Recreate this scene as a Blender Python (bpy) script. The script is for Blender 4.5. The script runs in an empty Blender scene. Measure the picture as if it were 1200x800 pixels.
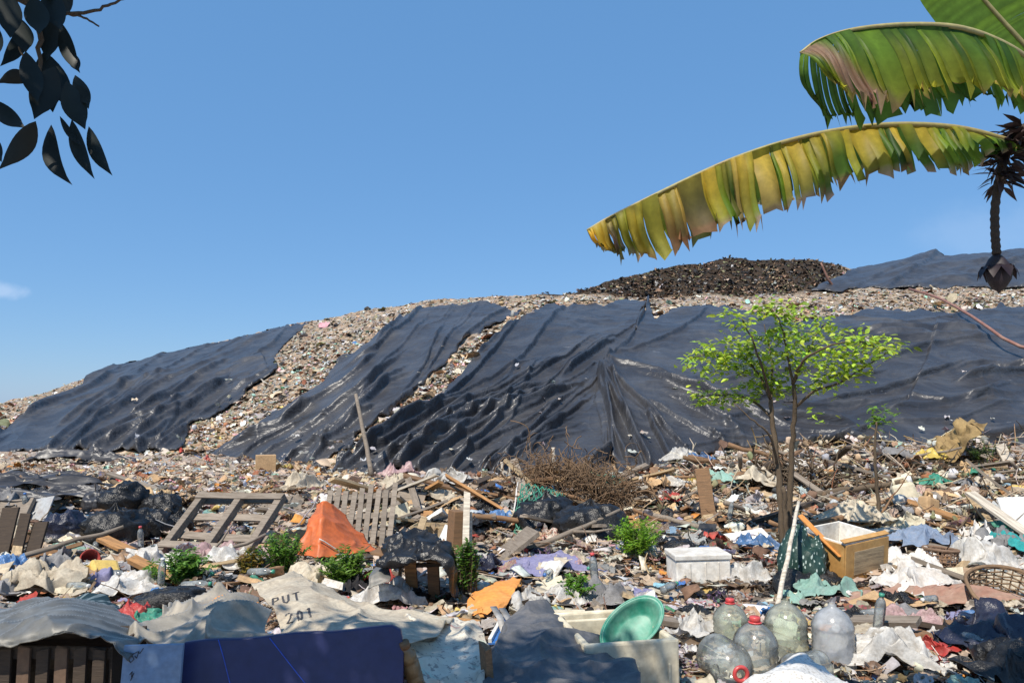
import bpy, math, random
import numpy as np
from mathutils import Matrix, Vector, Euler

R_ = math.radians
rng = np.random.default_rng(7)
random.seed(7)
scene = bpy.context.scene
COL = scene.collection

# ------------------------------------------------------------------ camera
F = 866.67                     # focal length for a 1200 px wide frame (26 mm on 36 mm)
PITCH = R_(5.27)
EYE = 1.6
cam_d = bpy.data.cameras.new("camera")
cam_d.lens = 26.0
cam_d.sensor_width = 36.0
cam_d.clip_start = 0.05
cam_d.clip_end = 3000
cam = bpy.data.objects.new("camera", cam_d)
COL.objects.link(cam)
cam.location = (0, 0, EYE)
cam.rotation_euler = (math.pi / 2 + PITCH, 0, 0)
scene.camera = cam


def ray(px, py):
    """slopes of the sight line through a photo position: x = s*y, z = EYE + k*y"""
    u = (np.asarray(px, float) - 600) / F
    v = (400 - np.asarray(py, float)) / F
    dy = math.cos(PITCH) - v * math.sin(PITCH)
    dz = math.sin(PITCH) + v * math.cos(PITCH)
    return u / dy, dz / dy


def P(px, py, D):
    s, k = ray(px, py)
    return Vector((float(s) * D, D, EYE + float(k) * D))


def project(x, y, z):
    s = x / y
    k = (z - EYE) / y
    v = (k * math.cos(PITCH) - math.sin(PITCH)) / (math.cos(PITCH) + k * math.sin(PITCH))
    dy = math.cos(PITCH) - v * math.sin(PITCH)
    return 600 + F * s * dy, 400 - F * v


# ------------------------------------------------------------------ noise
_perm = np.random.default_rng(3).permutation(256)
_perm = np.concatenate([_perm, _perm, _perm])
_gr = np.array([[1, 1, 0], [-1, 1, 0], [1, -1, 0], [-1, -1, 0], [1, 0, 1], [-1, 0, 1], [1, 0, -1], [-1, 0, -1],
                [0, 1, 1], [0, -1, 1], [0, 1, -1], [0, -1, -1], [1, 1, 0], [-1, 1, 0], [0, -1, 1], [0, -1, -1]], float)


def perlin(x, y, z=0.0):
    x = np.asarray(x, float); y = np.asarray(y, float); z = np.asarray(z, float)
    x, y, z = np.broadcast_arrays(x, y, z)
    xi = np.floor(x).astype(int); yi = np.floor(y).astype(int); zi = np.floor(z).astype(int)
    xf = x - xi; yf = y - yi; zf = z - zi
    xi &= 255; yi &= 255; zi &= 255
    fu = xf ** 3 * (xf * (xf * 6 - 15) + 10); fv = yf ** 3 * (yf * (yf * 6 - 15) + 10); fw = zf ** 3 * (zf * (zf * 6 - 15) + 10)

    def gd(a, b, c):
        h = _perm[_perm[_perm[xi + a] + yi + b] + zi + c] & 15
        g = _gr[h]
        return g[..., 0] * (xf - a) + g[..., 1] * (yf - b) + g[..., 2] * (zf - c)
    lx = lambda p, q: p + fu * (q - p)
    y0 = lx(gd(0, 0, 0), gd(1, 0, 0)); y1 = lx(gd(0, 1, 0), gd(1, 1, 0))
    y2 = lx(gd(0, 0, 1), gd(1, 0, 1)); y3 = lx(gd(0, 1, 1), gd(1, 1, 1))
    a = y0 + fv * (y1 - y0); b = y2 + fv * (y3 - y2)
    return a + fw * (b - a)


def fbm(x, y, z=0.0, o=4, g=.5):
    t, a = 0, 1.0
    for i in range(o):
        t = t + a * perlin(np.asarray(x) * 2 ** i, np.asarray(y) * 2 ** i, np.asarray(z) * 2 ** i + 7.7 * i)
        a *= g
    return t


def ridge(x, y, z=0.0, p=3):
    return (1 - np.clip(np.abs(perlin(x, y, z)) * 2.2, 0, 1)) ** p


# ------------------------------------------------------------------ land: the near ground
HEAPS = [  # photo column, depth, half width x, half depth y, height
    (85, 10.6, 1.6, 1.0, .42), (170, 11.0, 1.3, .9, .36), (10, 9.6, 1.0, 1.0, .40),
    (480, 11.2, 1.5, 1.1, .42), (540, 13.5, 2.2, 1.5, .38), (660, 11.6, 1.35, 1.0, .55), (745, 12.4, 1.4, 1.2, .52),
    (830, 13.2, 1.8, 1.4, .62), (930, 14.2, 2.4, 1.8, .85), (1050, 14.0, 2.6, 1.9, .88), (1180, 13.6, 2.6, 1.9, .90),
    (1330, 13.0, 3.0, 2.2, .9), (1000, 10.8, 2.2, 1.2, .22), (1130, 9.8, 2.0, 1.1, .25), (-120, 10.5, 2, 2, .5),
    (0, 17.0, 3.0, 1.5, .25),
]


def _g_exact(x, y):
    x = np.asarray(x, float); y = np.asarray(y, float)
    z = 0.0
    for px, d, sx, sy, h in HEAPS:
        cx = (px - 600) / F * d
        z = z + (h * np.exp(-((x - cx) / sx) ** 2 - ((y - d) / sy) ** 2)) ** 4
    return z ** .25 * (1 + .3 * perlin(x * 1.3, y * 1.3, 4.5)) + 0.05 * fbm(x * .55, y * .55, 1.3, 3)


_gx = np.arange(-34, 34, .06); _gy = np.arange(-1, 62, .06)
_GT = _g_exact(*np.meshgrid(_gx, _gy, indexing='ij'))


def g(x, y):
    x = np.asarray(x, float); y = np.asarray(y, float)
    fi = np.clip((x + 34) / .06, 0, len(_gx) - 1.001); fj = np.clip((y + 1) / .06, 0, len(_gy) - 1.001)
    i = fi.astype(int); j = fj.astype(int); a = fi - i; b = fj - j
    return (1 - a) * (1 - b) * _GT[i, j] + a * (1 - b) * _GT[i + 1, j] + (1 - a) * b * _GT[i, j + 1] + a * b * _GT[i + 1, j + 1]


def g1(x, y):
    return float(g(np.array([x]), np.array([y]))[0])


def hit_ground(px, py):
    px = np.atleast_1d(np.asarray(px, float)); py = np.atleast_1d(np.asarray(py, float))
    s, k = ray(px, py)
    Ds = np.geomspace(2.2, 60, 170)
    out = np.full(px.shape, np.nan)
    prev = None
    for i, D in enumerate(Ds):
        dz = EYE + k * D - g(s * D, np.full_like(s, D))
        if prev is not None:
            m = np.isnan(out) & (dz <= 0)
            t = prev[m] / (prev[m] - dz[m] + 1e-9)
            out[m] = Ds[i - 1] + np.clip(t, 0, 1) * (D - Ds[i - 1])
        prev = dz
    return s, k, out


def G(px, py, D=None):
    """where the sight line meets the near ground (or the ground under it at depth D)"""
    if D is None:
        s, k, d = hit_ground(px, py)
        D = float(d[0]); s = float(s[0])
    else:
        s = float(ray(px, py)[0])
    x = s * D
    return Vector((x, D, g1(x, D)))


# ------------------------------------------------------------------ land: the waste hill (columns of photo position: depth of foot, crest row/depth, bench, upper tier)
HC = [  # px, foot depth, crest py, crest D, bench py, bench D, top py, top D
    (-420, 34, 540, 46, 540, 50, 540, 56),
    (-200, 32, 512, 46, 512, 50, 512, 56),
    (0, 30, 477, 45, 477, 50, 478, 60),
    (60, 29, 461, 46, 461, 50, 462, 60),
    (110, 28, 441, 47, 441, 51, 442, 60),
    (190, 27, 418, 48, 418, 53, 419, 62),
    (270, 26, 399, 48, 399, 53, 400, 62),
    (350, 23, 382, 47, 381, 53, 382, 62),
    (430, 19, 367, 44, 366, 50, 367, 62),
    (500, 18.6, 358, 41, 356, 48, 357, 62),
    (600, 18.4, 354, 39, 350, 46, 350, 60),
    (670, 18.4, 353, 38, 348, 46, 346, 58),
    (720, 18.6, 356, 38, 346, 46, 328, 58),
    (790, 19.0, 366, 36, 350, 45, 311, 60),
    (860, 19.5, 366, 36, 350, 45, 305, 61),
    (950, 20, 366, 36, 346, 45, 303, 61),
    (985, 20, 367, 36, 345, 45, 309, 61),
    (1010, 20, 367, 36, 344, 45, 316, 60),
    (1080, 20, 365, 36, 341, 45, 303, 60),
    (1200, 20, 362, 36, 337, 45, 294, 60),
    (1400, 20, 360, 36, 334, 45, 290, 60),
    (1800, 20, 366, 36, 336, 45, 300, 60),
]
S_GRID = np.linspace(-1.5, 1.6, 1100)
D_GRID = np.concatenate([np.arange(15, 66, .16), np.arange(66, 150, 1.5)])


def build_hill():
    px = np.array([h[0] for h in HC], float)
    rows = []
    for h in HC:
        _, kc = ray(h[0], h[2]); _, kb = ray(h[0], h[4]); _, kt = ray(h[0], h[6])
        zc, zb, zt = EYE + kc * h[3], EYE + kb * h[5], EYE + kt * h[7]
        fd, cd = h[1], h[3]
        D = [14, fd - 2, fd, fd + (cd - fd) * .3, fd + (cd - fd) * .65, cd, h[5], h[5] + (h[7] - h[5]) * .5, h[7], h[7] + 30, h[7] + 75, 150]
        Z = [-.6, -.35, .02, zc * .34, zc * .70, zc, zb, zb + (zt - zb) * .55, zt, zt * .95, -1, -1.2]
        rows.append(np.interp(D_GRID, D, Z))
    rows = np.array(rows)
    pg = S_GRID * F + 600
    Z = np.empty((len(S_GRID), len(D_GRID)))
    for j in range(len(D_GRID)):
        Z[:, j] = np.interp(pg, px, rows[:, j])
    # soften the facets, then add the lumps of dumped refuse
    for _ in range(10):
        Z[1:-1] = (Z[:-2] + 2 * Z[1:-1] + Z[2:]) / 4
        Z[:, 1:-1] = (Z[:, :-2] + 2 * Z[:, 1:-1] + Z[:, 2:]) / 4
    S, D = np.meshgrid(S_GRID, D_GRID, indexing='ij')
    X = S * D
    amp = np.clip(Z / 2, 0, 1)
    Zs = Z.copy()
    Z = Z + amp * (.28 * fbm(X * .3, D * .3, 5.1, 3) + .10 * fbm(X * 1.6, D * 1.6, 9.2, 2))
    return Zs, Z


HZ_SMOOTH, HZ = build_hill()


def hill(s, D, Zg=None):
    Zg = HZ if Zg is None else Zg
    s = np.asarray(s, float); D = np.asarray(D, float)
    fi = np.clip((s - S_GRID[0]) / (S_GRID[1] - S_GRID[0]), 0, len(S_GRID) - 1.001)
    fj = np.clip(np.interp(D, D_GRID, np.arange(len(D_GRID))), 0, len(D_GRID) - 1.001)
    i = fi.astype(int); j = fj.astype(int); a = fi - i; b = fj - j
    return ((1 - a) * (1 - b) * Zg[i, j] + a * (1 - b) * Zg[i + 1, j] + (1 - a) * b * Zg[i, j + 1] + a * b * Zg[i + 1, j + 1])


def hit_hill(px, py, Zg=None, dmin=15.5, dmax=64):
    """first place where the sight line meets the hill; lines that pass above it snap to the nearest ridge"""
    s, k = ray(px, py)
    s = np.atleast_1d(s); k = np.atleast_1d(k)
    Ds = np.arange(dmin, dmax, .2)
    out = np.full(s.shape, np.nan); best = np.full(s.shape, -1e9); bestD = np.zeros(s.shape); prev = None
    for i, D in enumerate(Ds):
        dz = hill(s, np.full_like(s, D), Zg) - (EYE + k * D)
        if prev is not None:
            m = np.isnan(out) & (dz >= 0)
            t = -prev[m] / (dz[m] - prev[m] + 1e-9)
            out[m] = Ds[i - 1] + np.clip(t, 0, 1) * .2
        q = dz / D > best
        best[q] = (dz / D)[q]; bestD[q] = D
        prev = dz
    miss = np.isnan(out)
    out[miss] = bestD[miss]
    return s, out, miss


# ------------------------------------------------------------------ object helpers
def link(o, parent=None):
    COL.objects.link(o)
    if parent is not None:
        o.parent = parent
    return o


def mesh_np(name, V, Fq, mat, parent=None, smooth=True, col=None):
    """mesh from arrays; Fq is one (n,k) array or a list of them"""
    V = np.asarray(V, np.float32)
    Fs = Fq if isinstance(Fq, list) else [Fq]
    Fs = [np.asarray(f, np.int32) for f in Fs if len(f)]
    me = bpy.data.meshes.new(name)
    me.vertices.add(len(V)); me.vertices.foreach_set("co", V.ravel())
    loops = np.concatenate([f.ravel() for f in Fs])
    cnt = np.concatenate([np.full(len(f), f.shape[1], np.int32) for f in Fs])
    start = np.concatenate([[0], np.cumsum(cnt)[:-1]]).astype(np.int32)
    me.loops.add(len(loops)); me.loops.foreach_set("vertex_index", loops)
    me.polygons.add(len(cnt)); me.polygons.foreach_set("loop_start", start)
    me.update(calc_edges=True)
    me.validate()
    if smooth:
        me.polygons.foreach_set("use_smooth", np.ones(len(me.polygons), bool))
    if col is not None:
        at = me.color_attributes.new("tint", 'FLOAT_COLOR', 'POINT')
        c4 = np.ones((len(V), 4), np.float32); c4[:, :3] = col
        at.data.foreach_set("color", c4.ravel())
    if mat is not None:
        me.materials.append(mat)
    return link(bpy.data.objects.new(name, me), parent)


class MB:
    def __init__(self):
        self.v = []; self.f = []

    def add(self, V, Fc, M=None):
        n = len(self.v)
        for p in V:
            p = Vector(p)
            self.v.append(tuple(M @ p) if M is not None else tuple(p))
        self.f += [tuple(i + n for i in q) for q in Fc]
        return self

    def box(self, c, s, rot=(0, 0, 0), M=None):
        hx, hy, hz = s[0] / 2, s[1] / 2, s[2] / 2
        V = [(x, y, z) for x in (-hx, hx) for y in (-hy, hy) for z in (-hz, hz)]
        Fc = [(0, 1, 3, 2), (4, 6, 7, 5), (0, 4, 5, 1), (2, 3, 7, 6), (0, 2, 6, 4), (1, 5, 7, 3)]
        T = Matrix.Translation(c) @ Euler(rot).to_matrix().to_4x4()
        return self.add(V, Fc, (M @ T) if M is not None else T)

    def plank(self, c, L, W, T, rot=(0, 0, 0), seed=0, warp=.012, n=9, M=None):
        """a sawn board along X with a little bow, twist, chipped ends"""
        r = random.Random(seed)
        bow, twist, side = r.uniform(-1, 1) * warp * L, r.uniform(-.12, .12) * min(1, warp * 60), r.uniform(-1, 1) * warp * L * .6
        V = []
        for i in range(n):
            t = i / (n - 1)
            x = (t - .5) * L
            a = twist * (t - .5)
            for (yy, zz) in ((-.5, -.5), (.5, -.5), (.5, .5), (-.5, .5)):
                ex = r.uniform(-.012, .012) if i in (0, n - 1) else 0
                y = yy * W * (1 + r.uniform(-.02, .02)); z = zz * T * (1 + r.uniform(-.04, .04))
                V.append((x + ex, y * math.cos(a) - z * math.sin(a) + side * 4 * (t - .5) ** 2, y * math.sin(a) + z * math.cos(a) + bow * (1 - 4 * (t - .5) ** 2)))
        Fc = []
        for i in range(n - 1):
            for j in range(4):
                Fc.append((i * 4 + j, i * 4 + (j + 1) % 4, i * 4 + 4 + (j + 1) % 4, i * 4 + 4 + j))
        Fc.append((3, 2, 1, 0)); e = (n - 1) * 4; Fc.append((e, e + 1, e + 2, e + 3))
        Fc = [tuple(reversed(q)) for q in Fc]
        Tm = Matrix.Translation(c) @ Euler(rot).to_matrix().to_4x4()
        return self.add(V, Fc, (M @ Tm) if M is not None else Tm)

    def tube(self, pts, rad, n=8, cap=True):
        pts = [Vector(p) for p in pts]
        if not hasattr(rad, '__len__'):
            rad = [rad] * len(pts)
        V = []
        up = Vector((0, 0, 1)); 
        t0 = (pts[1] - pts[0]).normalized()
        a = t0.cross(up)
        if a.length < .1:
            a = t0.cross(Vector((1, 0, 0)))
        a.normalize()
        for i, p in enumerate(pts):
            t = (pts[min(i + 1, len(pts) - 1)] - pts[max(i - 1, 0)]).normalized()
            a = (a - t * a.dot(t))
            a.normalize()
            b = t.cross(a)
            for j in range(n):
                w = 2 * math.pi * j / n
                V.append(p + (a * math.cos(w) + b * math.sin(w)) * rad[i])
        Fc = [(i * n + j, i * n + (j + 1) % n, (i + 1) * n + (j + 1) % n, (i + 1) * n + j) for i in range(len(pts) - 1) for j in range(n)]
        if cap:
            Fc.append(tuple(reversed(range(n)))); e = (len(pts) - 1) * n; Fc.append(tuple(range(e, e + n)))
        return self.add(V, Fc)

    def lathe(self, prof, n=28, M=None, sx=1, sy=1, fn=None):
        V = []
        for (r, z) in prof:
            for j in range(n):
                w = 2 * math.pi * j / n
                rr = fn(r, z, w) if fn else r
                V.append((rr * math.cos(w) * sx, rr * math.sin(w) * sy, z))
        Fc = [(i * n + j, i * n + (j + 1) % n, (i + 1) * n + (j + 1) % n, (i + 1) * n + j) for i in range(len(prof) - 1) for j in range(n)]
        return self.add(V, Fc, M)

    def build(self, name, mat, parent=None, smooth=False, bevel=0, auto=False):
        me = bpy.data.meshes.new(name)
        me.from_pydata(self.v, [], self.f)
        me.update()
        if smooth:
            me.polygons.foreach_set("use_smooth", np.ones(len(me.polygons), bool))
        me.materials.append(mat)
        o = link(bpy.data.objects.new(name, me), parent)
        if bevel:
            m = o.modifiers.new("edge", 'BEVEL'); m.width = bevel; m.segments = 2; m.limit_method = 'ANGLE'
        return o


TH = []      # every thing, for the labels


def tag(o, label, cat, group=None):
    o["label"] = label; o["category"] = cat
    if group:
        o["group"] = group
    TH.append(o)
    return o


def kind(o, k, label=None):
    o["kind"] = k
    if label:
        o["label"] = label
    return o


def thing(name, label, cat, loc=(0, 0, 0), rot=(0, 0, 0), group=None, scale=1):
    o = bpy.data.objects.new(name, None)
    o.empty_display_size = .1
    COL.objects.link(o)
    o.location = loc; o.rotation_euler = rot; o.scale = (scale,) * 3
    return tag(o, label, cat, group)


def dup(root, loc, rot, label, group=None, scale=None, mat=None):
    r = root.copy(); COL.objects.link(r)
    r.location = loc; r.rotation_euler = rot; r["label"] = label
    if scale:
        r.scale = scale if hasattr(scale, '__len__') else (scale,) * 3
    if group:
        r["group"] = group
    for ch in root.children:
        c = ch.copy(); COL.objects.link(c); c.parent = r
        for gg in ch.children:
            d = gg.copy(); COL.objects.link(d); d.parent = c
    TH.append(r)
    return r


# ------------------------------------------------------------------ materials
def new_mat(name):
    m = bpy.data.materials.new(name); m.use_nodes = True
    nt = m.node_tree
    return m, nt, nt.nodes["Principled BSDF"]


def N(nt, t, **kw):
    n = nt.nodes.new(t)
    for k, v in kw.items():
        setattr(n, k, v)
    return n


def mixc(nt, fac, a, b, mode='MIX'):
    n = N(nt, 'ShaderNodeMix', data_type='RGBA', blend_type=mode)
    for sock, v in ((n.inputs['Factor'], fac), (n.inputs[6], a), (n.inputs[7], b)):
        if hasattr(v, 'is_output'):
            nt.links.new(v, sock)
        elif isinstance(v, (int, float)):
            sock.default_value = v
        else:
            sock.default_value = (*v, 1) if len(v) == 3 else v
    return n.outputs[2]


def ramp(nt, src, stops):
    n = N(nt, 'ShaderNodeValToRGB')
    e = n.color_ramp.elements
    while len(e) < len(stops):
        e.new(.5)
    for q, (p, c) in zip(e, stops):
        q.position = p
        q.color = (*c, 1) if hasattr(c, '__len__') else (c, c, c, 1)
    nt.links.new(src, n.inputs[0])
    return n.outputs[0]


def noise(nt, vec, scale, detail=4, rough=.55, dist=0.0):
    n = N(nt, 'ShaderNodeTexNoise')
    n.inputs['Scale'].default_value = scale; n.inputs['Detail'].default_value = detail
    n.inputs['Roughness'].default_value = rough; n.inputs['Distortion'].default_value = dist
    if vec is not None:
        nt.links.new(vec, n.inputs['Vector'])
    return n.outputs['Fac']


def objvec(nt, scale=(1, 1, 1)):
    tc = N(nt, 'ShaderNodeTexCoord'); mp = N(nt, 'ShaderNodeMapping')
    mp.inputs['Scale'].default_value = scale
    nt.links.new(tc.outputs['Object'], mp.inputs[0])
    return mp.outputs[0]


def bump(nt, h, strength, dist, b):
    n = N(nt, 'ShaderNodeBump')
    n.inputs['Strength'].default_value = strength; n.inputs['Distance'].default_value = dist
    nt.links.new(h, n.inputs['Height']); nt.links.new(n.outputs[0], b.inputs['Normal'])


def stained(name, c, dirt=(.16, .12, .08), amt=.45, rough=.6, scale=6, vec=(1, 1, 1), bumpd=.004, bumps=.5, spec=.5, rnd=.15, bscale=None, trans=0):
    """a plain material with dirt blotches, streaky grain if vec is stretched, and per-object variation"""
    m, nt, b = new_mat(name)
    v = objvec(nt, vec)
    f1 = noise(nt, v, scale, 6, .65, .4)
    f2 = noise(nt, v, scale * 5, 4, .6)
    oi = N(nt, 'ShaderNodeObjectInfo')
    hs = N(nt, 'ShaderNodeHueSaturation'); hs.inputs['Color'].default_value = (*c, 1)
    mr = N(nt, 'ShaderNodeMapRange'); mr.inputs[3].default_value = 1 - rnd; mr.inputs[4].default_value = 1 + rnd
    nt.links.new(oi.outputs['Random'], mr.inputs[0]); nt.links.new(mr.outputs[0], hs.inputs['Value'])
    fac = ramp(nt, f1, [(.42, 0), (.68, amt)])
    c1 = mixc(nt, fac, hs.outputs[0], dirt)
    k = ramp(nt, f2, [(.3, .78), (.7, 1.1)])
    c2 = mixc(nt, 1.0, c1, k, 'MULTIPLY')
    nt.links.new(c2, b.inputs['Base Color'])
    b.inputs['Roughness'].default_value = rough
    b.inputs['Specular IOR Level'].default_value = spec
    if bumps:
        bump(nt, noise(nt, v, bscale or scale * 3, 5, .6), bumps, bumpd, b)
    if trans:
        tr = N(nt, 'ShaderNodeBsdfTranslucent'); nt.links.new(c2, tr.inputs[0])
        mx = N(nt, 'ShaderNodeMixShader'); mx.inputs[0].default_value = trans
        nt.links.new(b.outputs[0], mx.inputs[1]); nt.links.new(tr.outputs[0], mx.inputs[2])
        nt.links.new(mx.outputs[0], nt.nodes['Material Output'].inputs[0])
    return m


def clear_plastic(name, tint, milk, milk_fac, dirt=.3, rough=.12):
    """thin see-through plastic: mostly passes light, milky scuffs, glossy skin"""
    m, nt, b = new_mat(name)
    v = objvec(nt)
    tp = N(nt, 'ShaderNodeBsdfTransparent'); tp.inputs[0].default_value = (*tint, 1)
    b.inputs['Base Color'].default_value = (*milk, 1)
    b.inputs['Roughness'].default_value = rough
    f = ramp(nt, noise(nt, v, 9, 6, .7), [(.35, max(0, milk_fac - .12)), (.7, min(1, milk_fac + dirt))])
    mx = N(nt, 'ShaderNodeMixShader')
    nt.links.new(f, mx.inputs[0]); nt.links.new(tp.outputs[0], mx.inputs[1]); nt.links.new(b.outputs[0], mx.inputs[2])
    gl = N(nt, 'ShaderNodeBsdfGlossy'); gl.inputs['Roughness'].default_value = rough; gl.inputs['Color'].default_value = (.62, .58, .52, 1)
    fr = N(nt, 'ShaderNodeFresnel'); fr.inputs[0].default_value = 1.45
    mx2 = N(nt, 'ShaderNodeMixShader')
    nt.links.new(fr.outputs[0], mx2.inputs[0]); nt.links.new(mx.outputs[0], mx2.inputs[1]); nt.links.new(gl.outputs[0], mx2.inputs[2])
    nt.links.new(mx2.outputs[0], nt.nodes['Material Output'].inputs[0])
    bump(nt, noise(nt, v, 26, 4, .6), .25, .004, b)
    return m


def tinted(name, rough=.6, trans=0.0, bumps=.35, bscale=40, spec=.4, prints=False):
    """takes the colour that each scrap carries"""
    m, nt, b = new_mat(name)
    a = N(nt, 'ShaderNodeVertexColor', layer_name="tint")
    v = objvec(nt)
    k = ramp(nt, noise(nt, v, bscale, 4, .65), [(.28, .62), (.72, 1.12)])
    c = mixc(nt, 1.0, a.outputs[0], k, 'MULTIPLY')
    if prints:
        sp = N(nt, 'ShaderNodeSeparateColor'); vo = N(nt, 'ShaderNodeTexVoronoi'); vo.inputs['Scale'].default_value = 3.5; nt.links.new(v, vo.inputs['Vector']); nt.links.new(vo.outputs['Color'], sp.inputs[0])
        hue = ramp(nt, sp.outputs[1], [(0, (.05, .12, .32)), (.25, (.45, .06, .05)), (.45, (.06, .06, .06)), (.62, (.65, .6, .52)), (.8, (.5, .33, .08)), (1, (.08, .26, .14))])
        ink = N(nt, 'ShaderNodeMath', operation='MULTIPLY'); nt.links.new(ramp(nt, noise(nt, v, 46, 2, .5, .6), [(.53, 0), (.57, .8)]), ink.inputs[0]); nt.links.new(ramp(nt, sp.outputs[0], [(.58, 0), (.6, 1)]), ink.inputs[1])
        c = mixc(nt, ink.outputs[0], c, hue)
        c = mixc(nt, ramp(nt, noise(nt, v, 7, 5, .7), [(.5, 0), (.75, .6)]), c, (.24, .18, .13))
    nt.links.new(c, b.inputs['Base Color'])
    b.inputs['Roughness'].default_value = rough
    b.inputs['Specular IOR Level'].default_value = spec
    if bumps:
        bump(nt, noise(nt, v, bscale * 1.5, 4, .6), bumps, .006, b)
    if trans:
        tr = N(nt, 'ShaderNodeBsdfTranslucent'); nt.links.new(c, tr.inputs[0])
        mx = N(nt, 'ShaderNodeMixShader'); mx.inputs[0].default_value = trans
        nt.links.new(b.outputs[0], mx.inputs[1]); nt.links.new(tr.outputs[0], mx.inputs[2])
        nt.links.new(mx.outputs[0], nt.nodes['Material Output'].inputs[0])
    return m


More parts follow.
